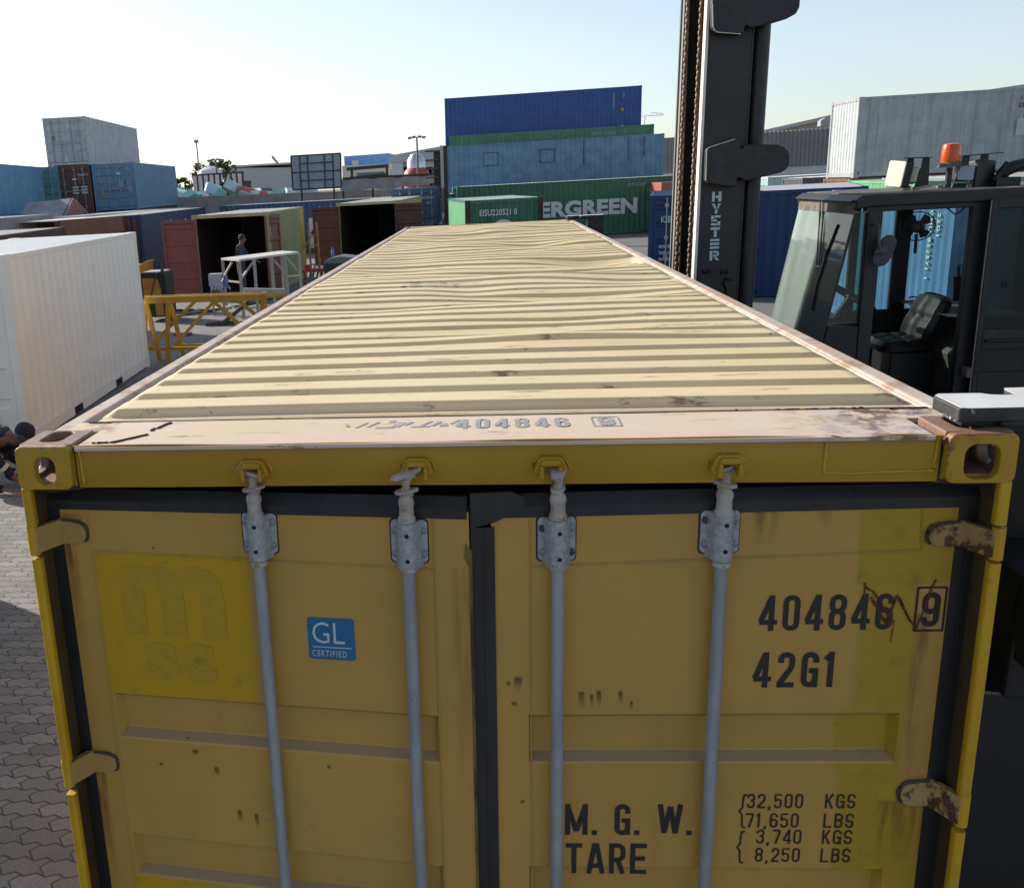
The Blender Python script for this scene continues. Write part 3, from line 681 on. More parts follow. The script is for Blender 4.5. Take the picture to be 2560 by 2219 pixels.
# --- corner castings with their openings
def stad(cx_, cz_, w, h, r, n=4): return rrect(cx_ - w / 2, cx_ + w / 2, cz_ - h / 2, cz_ + h / 2, r, n)
def casting(s, mat, xin, y0=0.0, y1=.178, zb=2.473):
    mb = MB(); x0, x1 = sorted((s * 1.219, s * xin)); cxm = (x0 + x1) / 2
    t = .028
    cf = s * (1.140 if s < 0 else 1.145)
    ol = rrect(x0, x1, zb, HZ, .018); mb.ring(ol, stad(cf, zb + .0505 if s < 0 else zb + .051, .058 if s < 0 else .075, .078 if s < 0 else .084, .026), 'y', y0, y0 + t)
    ot = rrect(x0 + .001, x1 - .001, y0 + t, y1, .004); mb.ring(ot, stad(s * 1.147, y0 + .112, .064, .118, .030), 'z', HZ - t, HZ - .0006)
    os_ = rrect(y0 + t, y1, zb + .001, HZ - t, .004); xs_ = sorted((s * 1.218, s * (1.219 - t))); mb.ring(os_, stad(y0 + .095, zb + .05, .075, .052, .024), 'x', *xs_)
    mb.box(*sorted((s * xin, s * (xin + .022))), y0 + t, y1, zb + .001, HZ - t)
    mb.box(x0 + .03, x1 - .03, y1 - .02, y1, zb, HZ - t); mb.box(x0 + .023, x1 - .023, y0 + t, y1, zb + .001, zb + .014)
    return mb.build('corner_casting', mat, hero, bevel=.004)
casting(-1, cast_l, 1.067); casting(1, cast_r, 1.071)
for s in (-1, 1): casting(s, cast_l, 1.062, 12.014, 12.192)
mb = MB()
for s in (-1, 1):
    for y0 in (0, 12.014): mb.box(*sorted((s * 1.219, s * 1.06)), y0, y0 + .178, 0, .118)
mb.build('bottom_casting', post_m, hero, bevel=.01)
# --- corner posts
for s in (-1, 1):
    mb = MB(); segs = ((.118, 1.535), (1.64, 2.272), (2.368, 2.474))
    for a, b in segs: mb.prism(rrect(*sorted((s * 1.2175, s * 1.191)), -.004 + .006, .030, .007, 3), 'z', a, b)
    p = mb.build('corner_post', post_m, hero, smooth=True)
    MB().box(*sorted((s * 1.2165, s * 1.195)), .030, .16, .118, 2.473).build('post_flank', recess_m, p)
    MB().box(*sorted((s * 1.195, s * 1.09)), .105, .15, .118, 2.473).build('post_recess', recess_m, p)
mb = MB().box(-1.07, 1.07, .04, .16, .03, .14); mb.build('door_sill', header_m, hero)
# dark sheet standing in for the shade behind the doors
MB().box(-1.15, 1.15, .30, .32, .16, 2.566).build('interior_dark_sheet', dark_m, hero)

# --- doors
def stretch_tube(mb, pts, r, n=10): return mb.tube(pts, r, n)
k = N('galvanised_rod'); c = k.mix(k.ramp(k.noise(16, 5, .6, stretch=(1, 1, .25)), .35, .65), (0.30, 0.315, 0.335), (0.40, 0.41, 0.42))
c = k.mix(k.math('MULTIPLY', k.noise(150, 3), .5), c, (0.20, 0.20, 0.21)); c = k.mix(k.ramp(k.noise(45, 4), .74, .76), c, (.02, .018, .02))
c = k.mix(k.math('MULTIPLY', k.ramp(k.noise(8, 5), .6, .75), .35), c, (.26, .22, .19)); galv_m = k.done(c, .55, .25)
k = N('cast_cam'); c = k.mix(k.ramp(k.noise(18, 5), .38, .62), (0.42, 0.39, 0.35), (0.33, 0.26, 0.21)); c = k.mix(k.ramp(k.noise(30, 4), .6, .68), c, (0.30, 0.17, 0.10)); k.bump(k.noise(120, 3), .4, .002); cam_m = k.done(c, .65)
k = N('bracket_galv'); c = k.mix(k.ramp(k.noise(60, 4), .35, .7), (0.30, 0.31, 0.325), (0.42, 0.43, 0.44)); c = k.mix(k.ramp(k.noise(90, 4), .62, .7), c, (.17, .17, .175)); k.bump(k.noise(160, 3), .3, .002); brk_m = k.done(c, .5, .25)
bolt_m = plain('bolt_steel', (0.24, 0.245, 0.25), .5, .4); bolt2_m = plain('bolt_dark', (0.05, 0.04, 0.035), .6)
hinge_paint = None
def hinge_mat(name, rusty, base):
    k = N(name); c = k.mix(k.ramp(k.noise(9, 5), .35, .65), base, tuple(q * .85 for q in base))
    a, b = (.56, .66) if not rusty else (.48, .56)
    c = k.mix(k.ramp(k.noise(13, 7, .7), a, b), c, k.mix(k.noise(50, 3), (0.035, 0.015, 0.010), (0.11, 0.042, 0.018))); k.bump(k.noise(60, 5), .3, .002)
    return k.done(c, .5)
hl_m, hr_m, hr2_m = hinge_mat('hinge_tan', False, (0.40, 0.25, 0.07)), hinge_mat('hinge_rusty', True, (0.35, 0.22, 0.08)), hinge_mat('hinge_pale', True, (0.40, 0.29, 0.10))

def hero_door(side):
    s = 1 if side < 0 else -1            # u axis runs along s*x
    mat = doorL_m if side < 0 else doorR_m
    B = MB(); U = lambda u: s * u
    def bx(a, b, d0, d1, z0, z1, mb=B): return mb.box(*sorted((U(a), U(b))), -d1, -d0, z0, z1)
    uL, uR, ul, ur = -.036, 1.105, .066, 1.013
    bx(uL, ul, -.045, 0, .17, 2.405); bx(ur, uR, -.045, 0, .17, 2.405); bx(ul, ur, -.045, 0, 2.262, 2.405)
    # horizontal folds
    zs = [(2.262, 0)]
    tops = [1.822 - .475 * i for i in range(4)]
    for t in tops: zs += [(t + .004, 0), (t, -.003), (t - .020, -.031), (t - .118, -.031), (t - .1225, -.0295), (t - .139, -.003), (t - .146, 0)]
    zs.append((.17, 0))
    vs = [(U(u), -d, z) for z, d in zs for u in (ul, ur)]
    B.add(vs, [(2 * i, 2 * i + 1, 2 * i + 3, 2 * i + 2) for i in range(len(zs) - 1)])
    for t in tops:
        for u, du in ((ul, .014), (ur, -.014)):
            B.add([(U(u), 0, t), (U(u), 0, t - .142), (U(u + du), .031, t - .12), (U(u + du), .031, t - .02)], [(0, 1, 2, 3)])
    d = B.build('door', mat, hero)
    d.location = (side * 1.13, .09, 0); d.rotation_euler = (0, 0, RAD(-4.6) if side < 0 else RAD(3.6))
    b = MB()
    if side < 0:
        b.tube([(U(.055), -.0015, .2), (U(.055), -.0015, 2.405)], .0024, 6); b.tube([(U(.055), -.0015, 2.266), (U(1.016), -.0015, 2.248)], .0022, 6); b.tube([(U(1.016), -.0015, .2), (U(1.016), -.0015, 2.39)], .0022, 6)
    else:
        b.tube([(U(.056), -.0015, 2.274), (U(1.002), -.0015, 2.250)], .0024, 6); b.tube([(U(1.003), -.0015, .2), (U(1.008), -.0015, 2.39)], .0022, 6); b.tube([(U(.06), -.0015, 2.29), (U(.065), -.0015, 2.39)], .002, 6); b.tube([(U(.056), -.0015, 2.274), (U(.056), -.0015, 2.33)], .002, 6)
    b.build('seam', mat, d, smooth=True)
    # rubber gasket
    gk = MB()
    if side < 0:
        bx(-.086, 1.10, -.012, .004, 2.388, 2.414, gk); gk.add([(U(-.086), -.004, 2.414), (U(1.10), -.004, 2.414), (U(1.10), .018, 2.440), (U(-.086), .018, 2.440)], [(0, 1, 2, 3)])
        bx(-.086, 1.10, -.03, -.018, 2.41, 2.441, gk); bx(-.086, -.030, -.012, .003, .15, 2.388, gk); bx(-.060, -.052, .003, .006, .15, 2.388, gk)
    else:
        bx(-.090, 1.155, -.012, .004, 2.384, 2.412, gk); gk.add([(U(-.09), -.004, 2.412), (U(1.155), -.004, 2.412), (U(1.155), .016, 2.440), (U(-.09), .016, 2.440)], [(0, 1, 2, 3)])
        bx(-.09, 1.10, -.03, -.016, 2.41, 2.441, gk)
        gk.prism([(U(1.157), 2.36), (U(1.157), 2.452), (U(1.055), 2.454), (U(1.022), 2.440), (U(1.022), 2.415), (U(1.07), 2.388), (U(1.095), 2.375)], 'y', -.010, .004)
        bx(1.097, 1.157, -.020, .006, .15, 2.36, gk); bx(1.119, 1.125, .006, .009, .15, 2.36, gk); bx(-.088, -.020, -.012, .003, .15, 2.384, gk); bx(-.05, -.043, .003, .006, .15, 2.384, gk)
    gk.build('gasket', gasket_m, d)
    if side < 0:
        e = MB(); e.prism([(U(1.1045), 2.26), (U(1.092), 2.285), (U(1.096), 2.322), (U(1.112), 2.30), (U(1.113), .2), (U(1.107), .2)], 'y', -.003, .01); e.build('edge_strip', recess2_m, d)
    # hinges
    for i, (zt, zb) in enumerate(((2.362, 2.286), (1.632, 1.558)) if side < 0 else ((2.352, 2.283), (1.634, 1.552))):
        hb = MB(); hm = hl_m if side < 0 else (hr_m if i == 0 else hr2_m); zc = (zt + zb) / 2; h = (zt - zb) / 2
        pts = [(U(-.036), zb), (U(-.02), zb + .003)] + [(U(.022 + .025 * sin(a)), zc - .004 - (h - .008) * cos(a)) for a in np.linspace(0, pi, 9)] + [(U(-.03), zt), (U(-.036), zt - .002)]
        hb.prism(pts, 'y', -.014, .003); hp = hb.build('hinge', hm, d, bevel=.003)
        kb = MB().tube([(U(-.074), -.076, zb - .004), (U(-.074), -.076, zt + .007)], .0150, 14); hb2 = MB().prism([(U(-.074), -.0905), (U(-.060), -.084), (U(-.026), -.0145), (U(-.026), -.002), (U(-.045), -.006), (U(-.074), -.064)], 'z', zb + .001, zt - .002); hb2.build('strap', hm, hp, bevel=.003); kb.build('knuckle', post_m, hp, smooth=True)
        wb = MB(); wp = [(U(-.02 + .0), -.0145, zt - .002)] + [(U(.024 + .027 * sin(a)), -.004, zc - .003 + (h - .006) * cos(a)) for a in np.linspace(.0, pi * .8, 8)]
        wb.tube([(a, b, c_) for a, b, c_ in wp], [.003 + .0015 * (j % 2) for j in range(len(wp))], 6); wb.build('weld', bolt2_m, hp, smooth=True)
    # lock rods, brackets and cams
    for i, u in enumerate((.552, .953) if side < 0 else (.942, .543)):
        rb = MB(); x_ = U(u); y_ = -.030
        bot = {(-1, 0): .012, (-1, 1): -.008, (1, 0): .0, (1, 1): 0}[(side, i)]
        rb.tube([(x_, y_, .12), (x_, y_, 2.30)], .0163, 16)
        rod = rb.build('lock_rod', galv_m, d, smooth=True)
        MB().lathe([(.0165, 2.254), (.0222, 2.256), (.0222, 2.267), (.0165, 2.270)], (x_, y_, 0), 16).build('collar', cam_m, rod, smooth=True)
        cb = MB(); cb.lathe([(.0165, 2.385), (.0225, 2.388), (.0225, 2.400), (.0190, 2.403), (.0180, 2.428), (.0205, 2.436), (.0195, 2.446), (.0130, 2.458), (.0135, 2.470), (.010, 2.478)], (x_, y_, 0), 16)
        a1, a2, tilt = {(-1, 0): (20, 168, 14), (-1, 1): (10, 25, 16), (1, 0): (70, 80, 18), (1, 1): (150, 18, 16)}[(side, i)]
        def fin(ang, zc, ln, wd, th, tl, lift):
            Mx = Matrix.Translation((x_, y_, zc)) @ Matrix.Rotation(RAD(ang), 4, 'Z') @ Matrix.Rotation(RAD(-tl), 4, 'Y')
            top = [(-ln * .55, 0), (-ln * .42, wd * .45), (0, wd * .62), (ln * .45, wd * .32), (ln * .62, wd * .10), (ln * .62, -wd * .10), (ln * .45, -wd * .38), (0, -wd * .60), (-ln * .42, -wd * .40)]
            cb.prism(top, 'z', -th / 2, th / 2, M=Mx)
            cb.prism([(p * .55, q * .55) for p, q in top], 'z', -th * 1.7, -th / 2 + .0005, M=Mx)
        fin(a1, 2.468, .052, .030, .009, 8, 0); cb.tube([(x_, y_, 2.470), (x_ + .002, y_ - .002, 2.482), (x_, y_, 2.500)], [.013, .0095, .015], 10)
        fin(a2, 2.512, .072, .032, .009, tilt, 0)
        cb.build('cam_end', cam_m, rod, smooth=True, bevel=.0015)
        bb = MB(); z0, z1 = (2.280, 2.391) if u < .7 else (2.268, 2.384)
        bb.prism(rrect(x_ - .047, x_ + .047, z0, z1, .012, 4), 'y', -.007, .0005)
        hat = [(x_ - .036, -.006)] + [(x_ - .0265 * cos(a), -.020 - .0265 * sin(a) * 1.2) for a in np.linspace(0.15, pi - .15, 11)] + [(x_ + .036, -.006)]
        bb.prism(hat, 'z', z0 - .010, z1 + .002)
        br = bb.build('rod_bracket', brk_m, d, smooth=True, bevel=.0018)
        MB().prism(rrect(x_ - .051, x_ + .050, z0 - .004, z1 + .003, .013, 4), 'y', -.0012, .0004).build('bracket_pad', black_rubber_m, br)
        for j, (dx, dz) in enumerate(((-.036, .024), (.036, .024), (-.036, .088), (.036, .088))):
            MB().lathe([(.0092, 0), (.0092, .005), (.006, .0075), (.001, .0078)], (0, 0, 0), 12).build('bolt', bolt2_m if (side > 0 and (i * 4 + j) in (2, 1, 6)) else bolt_m, br, smooth=True, M=Matrix.Translation((x_ + dx, -.0065, z0 + dz)) @ Matrix.Rotation(RAD(90), 4, 'X'))
        hb = MB()
        for dz in (.020, .088): hb.lathe([(.0055, 0), (.0055, .001)], (0, 0, 0), 10); hb.v[-20:] = [(v[0] + x_ + .002, -.0525 - v[2], v[1] + z0 + dz) for v in hb.v[-20:]]
        hb.build('grease_hole', dark_m, br)
    return d
doorL, doorR = hero_door(-1), hero_door(1)
# --- cam keepers on the header
for X_ in (-.578, -.155, .175, .593):
    mb = MB(); z0 = 2.500
    mb.prism([(X_ - .044, z0 + .004), (X_ - .030, z0 + .040), (X_ - .020, z0 + .046), (X_ + .020, z0 + .046), (X_ + .030, z0 + .040), (X_ + .044, z0 + .004), (X_ + .020, z0), (X_ + .014, z0 + .020), (X_ - .014, z0 + .020), (X_ - .020, z0)], 'y', .004, .030)
    for sg in (-1, 1): mb.prism([(X_ + sg * .030, z0 - .006), (X_ + sg * .016, z0 - .008), (X_ + sg * .018, z0 + .026), (X_ + sg * .026, z0 + .028)], 'y', -.014, .012)
    mb.prism([(X_ - .026, z0 + .026), (X_ + .026, z0 + .026), (X_ + .021, z0 + .041), (X_ - .021, z0 + .041)], 'y', -.010, .010)
    kp = mb.build('cam_keeper', header_m, hero, bevel=.004)
    mb = MB(); mb.tube([(X_ + .046 * cos(a), .0285, z0 + .006 + .041 * sin(a)) for a in np.linspace(.1, pi - .1, 16)], [.002 + .0015 * ((j * 7) % 3) / 3 for j in range(16)], 6); mb.build('weld', post_m, kp, smooth=True)
# --- lettering
ink = plain('black_lettering', (0.014, 0.014, 0.016), .5, var=.25, scale=40)
sign(doorR, '404846', -.432, 2.062, .098, ink, W=.42, s=.135, gap=.155)
sign(doorR, '9', -.041, 2.068, .094, ink, W=.46, s=.15)
mb = MB(); fr_ = rrect(-.057, .016, 2.055, 2.177, .003, 1); fi_ = rrect(-.052, .011, 2.060, 2.172, .002, 1); mb.ring(fr_, fi_, 'y', -.0022, -.0008); mb.build('check_box', ink, doorR)
sign(doorR, '42G1', -.438, 1.902, .100, ink, W=.42, s=.14, gap=.17)
sign(doorR, 'M. G. W.', -.915, 1.455, .097, ink, W=.43, s=.14, gap=.10)
sign(doorR, 'TARE', -.913, 1.330, .097, ink, W=.46, s=.14, gap=.13)
for i, (a, b) in enumerate((('32,500', 'KGS'), ('71,650', 'LBS'), ('3,740', 'KGS'), ('8,250', 'LBS'))):
    zz = (1.541, 1.481, 1.430, 1.372)[i]
    sign(doorR, a, -.434 if i < 2 else -.404, zz, .044, ink, W=.46, s=.115, gap=.16); sign(doorR, b, -.232, zz, .044, ink, W=.48, s=.115, gap=.16)
mb = MB()
for (za, zb) in ((1.582, 1.480), (1.468, 1.368)):
    zm = (za + zb) / 2; u = -.447
    for P in ([(u + .012, za), (u + .004, za - .002), (u + .002, za - .02), (u + .002, zm + .012), (u - .006, zm)], [(u - .006, zm), (u + .002, zm - .012), (u + .002, zb + .02), (u + .004, zb + .002), (u + .012, zb)]):
        for p, q in zip(P, P[1:]): mb.bar((p[0], -.0014, p[1]), (q[0], -.0014, q[1]), .0045, .0012, up=(0, 1, 0))
mb.build('brace_mark', ink, doorR)
# rusty scar across the number
scar_m = plain('rust_scar', (0.10, 0.035, 0.014), .8, var=.5, scale=40)
mb = MB(); random.seed(8)
def scar(P, w):
    for p, q in zip(P, P[1:]):
        for i in range(6):
            a = [p[j] + (q[j] - p[j]) * i / 6 for j in (0, 1)]; b = [p[j] + (q[j] - p[j]) * (i + 1.2) / 6 for j in (0, 1)]
            mb.bar((a[0] + random.uniform(-.001, .001), -.0030, a[1]), (b[0], -.0030, b[1]), w * random.uniform(.5, 1.5), .0014, up=(0, 1, 0))
scar([(-.180, 2.178), (-.160, 2.165), (-.118, 2.098), (-.104, 2.155), (-.066, 2.085)], .004); scar([(-.165, 2.15), (-.13, 2.09), (-.112, 2.088)], .005); scar([(-.098, 2.15), (-.075, 2.10), (-.050, 2.065), (-.040, 2.10), (-.026, 2.165), (-.016, 2.195)], .004); scar([(-.105, 2.09), (-.108, 2.03)], .0016); scar([(-.183, 2.19), (-.182, 2.15)], .003)
scar([(-.128, 2.088), (-.118, 2.083), (-.110, 2.09)], .010)
mb.build('rust_scar', scar_m, doorR)
# round of the certificate sticker
stick_m = plain('sticker_blue', (0.016, 0.135, 0.29), .35, var=.06)
white_m = plain('sticker_white', (0.52, 0.54, 0.56), .5, var=.04)
tilt = Matrix.Rotation(RAD(-1.2), 4, 'Y')
st = MB(); st.prism(rrect(-.065, .065, -.0615, .0615, .010, 4), 'y', -.0012, .0002); sticker = st.build('sticker', stick_m, doorL, M=Matrix.Translation((.729, -.0004, 2.036)))
text('GL', .090, white_m, sticker, wallM(-.056, -.0022, -.013), sx=.86, bold=-.0005, space=.98)
MB().box(-.054, .055, -.0022, -.0010, -.0262, -.0238).build('rule', white_m, sticker)
text('CERTIFIED', .0262, white_m, sticker, wallM(-.056, -.0022, -.052), sx=.66, bold=.0, space=1.25)
# painted-over ghost letters and chalk
k = N('ghost_letters'); f = k.ramp(k.noise(26, 5, .65), .40, .62); ghost_m = k.done(k.mix(f, (0.47, 0.27, 0.008), (0.395, 0.25, 0.014)), .45)
text('m', .40, ghost_m, doorL, wallM(.118, -.0010, 2.032), sx=1.05, bold=.014, ext=.0003)
text('sc', .215, ghost_m, doorL, wallM(.178, -.0010, 1.888), sx=1.18, bold=.010, ext=.0003)
k = N('chalk'); chalk_m = k.done(k.mix(k.ramp(k.noise(70, 4), .4, .7), (0.43, 0.26, 0.06), (0.48, 0.40, 0.26)), .9)
mb = MB()
def scrib(P, w=.0022):
    for p, q in zip(P, P[1:]): mb.bar((p[0], -.0010, p[1]), (q[0], -.0010, q[1]), w, .0006, up=(0, 1, 0))
ux = lambda a, b: (.10 + a * .00046, 1.545 - (b - 860) * .00046)
for P in ([(800, 885), (860, 880), (835, 945)], [(815, 915), (850, 912)], [(878, 815), (895, 950)], [(925, 890), (932, 940)], [(945, 900), (965, 885), (985, 905), (955, 940), (995, 935)], [(1018, 830), (1025, 945)], [(1060, 890), (1085, 880), (1090, 905), (1065, 935), (1100, 930)], [(1120, 870), (1135, 930)],
          [(850, 1010), (840, 1060), (870, 1090), (915, 1070), (920, 1020), (890, 985), (850, 990)], [(940, 1040), (955, 1070), (970, 1035)], [(985, 1060), (995, 1040), (1010, 1065), (1025, 1035)], [(1060, 1050), (1085, 1050)], [(1190, 1030), (1160, 1050), (1160, 1090), (1190, 1100)]): scrib([ux(*p) for p in P])
for P in ([(1490, 430), (1490, 500)], [(1470, 485), (1515, 484)], [(1435, 425), (1422, 460)]): scrib([(.45 + (a - 1440) * .00040, 1.752 - (b - 430) * .0004) for a, b in P], .0016)
mb.build('chalk_marks', chalk_m, doorL)
# roof number, rubbed out on the left
k = N('roof_number'); rn_m = k.done(k.mix(k.ramp(k.noise(40, 5), .5, .75), (0.29, 0.29, 0.30), (0.42, 0.38, 0.32)), .6)
RM = lambda x_, y_: Matrix.Translation((x_, y_, 2.5856))
sign(hero, '404846', 0, 0, .098, rn_m, W=.37, s=.13, gap=.155, y=0, name='roof_lettering', Mx=RM(-.062, .148) @ Matrix.Rotation(RAD(-90), 4, 'X'))
sign(hero, '9', 0, 0, .082, rn_m, W=.5, s=.16, y=0, name='roof_lettering', Mx=RM(.306, .156) @ Matrix.Rotation(RAD(-90), 4, 'X'))
mb = MB(); o_, i_ = rrect(.290, .362, .146, .248, .003, 1), rrect(.294, .358, .151, .243, .002, 1); mb.ring(o_, i_, 'z', 2.5852, 2.5858)
for (a, b, w, l, r) in ((-.355, .20, .010, .03, 20), (-.315, .20, .008, .06, -25), (-.285, .205, .008, .06, -25), (-.25, .17, .05, .012, 0), (-.215, .20, .022, .05, -20), (-.19, .21, .012, .04, -30), (-.155, .175, .05, .010, 4), (-.14, .21, .010, .05, -28), (-.115, .205, .012, .05, -22), (-.095, .19, .022, .03, 10), (-.065, .22, .008, .05, -25), (-.235, .235, .018, .02, 0)):
    mb.box(-w / 2, w / 2, -l / 2, l / 2, 0, .0005, M=Matrix.Translation((a, b, 2.5852)) @ Matrix.Rotation(RAD(r), 4, 'Z'))
mb.build('number_box', rn_m, hero)
# ------------------------------------------------------------------ container handler (lift truck) gripping the right top castings
k = N('machine_black'); c = k.mix(k.ramp(k.noise(2.5, 6, .6), .35, .7), (0.009, 0.0095, 0.011), (0.016, 0.0165, 0.019))
c = k.mix(k.math('MULTIPLY', k.ramp(k.noise(7, 7, .7), .55, .75), .35), c, (0.06, 0.058, 0.055)); c = k.mix(k.ramp(k.noise(40, 6), .75, .77), c, (.12, .115, .11)); k.bump(k.noise(30, 4), .08, .003)
blk = k.done(c, .46, spec=.45)
k = N('machine_dusty'); c = k.mix(k.ramp(k.noise(6, 7, .65), .35, .68), (0.19, 0.16, 0.125), (0.045, 0.04, 0.036)); dusty = k.done(c, .8)
k = N('arm_paint'); x, y, z = k.xyz(); geo = k.n('ShaderNodeNewGeometry'); sp = k.n('ShaderNodeSeparateXYZ'); k.link(geo.outputs['Normal'], sp.inputs[0])
c = k.mix(k.ramp(k.noise(14, 6), .40, .72), (0.009, 0.0095, 0.011), (0.035, 0.036, 0.037)); c = k.mix(k.ramp(k.noise(32, 6, .7), .68, .71), c, (.30, .30, .29))
arm_m = k.done(c, .55)
k = N('arm_white'); c = k.mix(k.ramp(k.noise(9, 6, .65), .35, .7), (0.60, 0.60, 0.585), (0.50, 0.49, 0.47)); c = k.mix(k.ramp(k.noise(30, 6, .7), .68, .72), c, (.16, .155, .15)); arm_w = k.done(c, .6)
chip_m = plain('bare_metal', (0.42, 0.43, 0.46), .5, .3, var=.3, scale=60)
edge_m = plain('pale_edge', (0.62, 0.59, 0.54), .55, var=.15, scale=14)  # pale tone, holds the sun on the mast's left edge
chain_m = plain('rusty_chain', (0.20, 0.135, 0.095), .6, .3, var=.35, scale=30)
seat_m = plain('black_vinyl', (.008, .008, .0085), .42, var=.2, spec=.3)
inside_m = plain('cab_plastic', (0.060, 0.058, 0.055), .6, var=.2)
def glass(name, tint, dust, dcol=(.42, .47, .45)):
    k = N(name); t = k.n('ShaderNodeBsdfTransparent'); t.inputs[0].default_value = (*tint, 1)
    gl = k.n('ShaderNodeBsdfGlossy'); gl.inputs['Roughness'].default_value = .03
    fr = k.n('ShaderNodeFresnel'); fr.inputs[0].default_value = 1.5
    mx = k.n('ShaderNodeMixShader'); k.link(fr.outputs[0], mx.inputs[0]); k.link(t.outputs[0], mx.inputs[1]); k.link(gl.outputs[0], mx.inputs[2])
    df = k.n('ShaderNodeBsdfDiffuse'); df.inputs[0].default_value = (*dcol, 1)
    m2 = k.n('ShaderNodeMixShader'); nz = k.math('MULTIPLY', k.math('MULTIPLY_ADD', k.ramp(k.noise(1.6, 3, .45, stretch=(1, 3, .4)), .3, .75), .5, .7), dust)
    k.link(nz, m2.inputs[0]); k.link(mx.outputs[0], m2.inputs[1]); k.link(df.outputs[0], m2.inputs[2]); k.link(m2.outputs[0], k.out.inputs[0]); return k.m
glass_w, glass_s = glass('dusty_windscreen', (.80, .90, .88), .15, (.60, .66, .64)), glass('green_tinted_glass', (.62, .76, .72), .05)
glass_d = glass('dark_tinted_glass', (.25, .40, .38), .07, (.2, .26, .26))

truck = thing('container_handler', 'black lift truck with tall mast, open cab and orange beacon at the right', 'lift truck', (3.2, 6.1, 0))
TI = Matrix.Translation((-3.2, -6.1, 0))
def tb(mb, name, mat, parent=None, **kw):      # build in world coordinates under the truck (or a part of it)
    o = mb.build(name, mat, parent or truck, **kw)
    if parent is None: o.matrix_local = TI
    return o
# mast: near column
YM = 5.30
zt, zb = 9.2, .35
mast = MB(); tp = lambda z_: (z_ - 3.2) * .0095           # slight forward lean
def colm(mb, x0, x1, y0, y1, mi=0):
    mb.add([(x + tp(z_), y, z_) for z_ in (zb, zt) for y in (y0, y1) for x in (x0, x1)], [(0, 2, 3, 1), (4, 5, 7, 6), (0, 1, 5, 4), (2, 6, 7, 3), (0, 4, 6, 2), (1, 3, 7, 5)], mi)
colm(mast, 1.575, 1.868, YM, YM + .10); colm(mast, 1.60, 1.70, YM + .10, YM + .30); colm(mast, 1.868, 1.885, YM + .006, YM + .02)
colm(mast, 1.88, 1.92, 5.42, 6.45); colm(mast, 1.60, 1.9, 6.42, 6.60)
mo = tb(mast, 'mast_column', blk, bevel=.006)
e = MB(); colm(e, 1.553, 1.5745, YM - .002, YM + .09); tb(e, 'mast_edge', edge_m, bevel=.003)  # sun on the mast's left face put in as a pale strip
e = MB(); colm(e, 1.588, 1.598, 6.34, 6.40); colm(e, 1.588, 1.600, 6.49, 6.52); tb(e, 'mast_flange', plain('flange_lit_grey', (.20, .195, .19), .5, var=.2))  # black column's sunlit edge, its light put into the grey
e = MB(); colm(e, 1.601, 1.615, 6.30, 6.47); tb(e, 'mast_channel', blk)
cyl = MB(); cyl.tube([(1.955 + tp(zb), 5.40, zb), (1.955 + tp(zt), 5.40, zt)], .062, 20); cyl.tube([(1.915 + tp(zb), 5.40, zb), (1.915 + tp(zt), 5.40, zt)], .035, 10); tb(cyl, 'lift_cylinder', blk, smooth=True)
for X_ in (1.545, 1.60):
    ch = MB(); n_ = 170; Yc = 5.95 if X_ < 1.57 else 5.72
    for i in range(n_):
        z_ = 2.0 + i * .040; o_ = .0035 if i % 2 else -.0035; w2 = .016 if i % 2 else .012
        ch.tube([(X_ + tp(z_) - .003 + o_, Yc, z_ - .002), (X_ + tp(z_) - .003 + o_, Yc, z_ + .008), (X_ + tp(z_) - .003 + o_, Yc, z_ + .028), (X_ + tp(z_) - .003 + o_, Yc, z_ + .038)], [w2 * .55, w2, w2, w2 * .55], 8)
    ch.box(X_ + tp(5) - .007, X_ + tp(5) + .002, Yc - .012, Yc + .012, .6, 9); tb(ch, 'lift_chain', chain_m, smooth=True)
zM = lambda x, y: (1660 + x * .4464, y * .4464)
def side_plate(pts, Y0, Y1, name, mat, parent=None, bev=.006):
    P2 = [at(*p, Y0) for p in pts]; mb = MB().prism([(p.x, p.z) for p in P2], 'y', Y0, Y1); return tb(mb, name, mat, parent, bevel=bev)
side_plate([zM(*p) for p in [(278, -60), (268, 20), (272, 150), (282, 168), (300, 180), (430, 190), (446, 182), (452, 150), (466, 140), (480, 150), (500, 155), (590, 133), (700, 100), (740, 78), (760, 40), (768, -60)]], 5.2, 5.28, 'guide_bracket', blk)
side_plate([zM(*p) for p in [(240, 835), (260, 822), (395, 780), (415, 786), (425, 800), (420, 825), (438, 835), (455, 815), (480, 808), (640, 810), (680, 826), (704, 862), (705, 910), (690, 945), (660, 966), (560, 990), (460, 1014), (425, 996), (405, 1002), (408, 1035), (395, 1048), (245, 1026), (233, 1010)]], 5.2, 5.28, 'guide_bracket', blk)
e = MB()
for P in ([(240, 835), (234, 1010)], [(240, 835), (262, 822), (398, 780)], [(272, 20), (275, 150), (284, 170), (300, 181), (430, 191)]):
    e.tube([at(*zM(*p), 5.198) for p in P], .0028, 6)
tb(e, 'bright_edge', edge_m)  # pale lines along the left and upper plate edges
hy = plain('stencil_pale', (0.42, 0.50, 0.52), .6, var=.15)
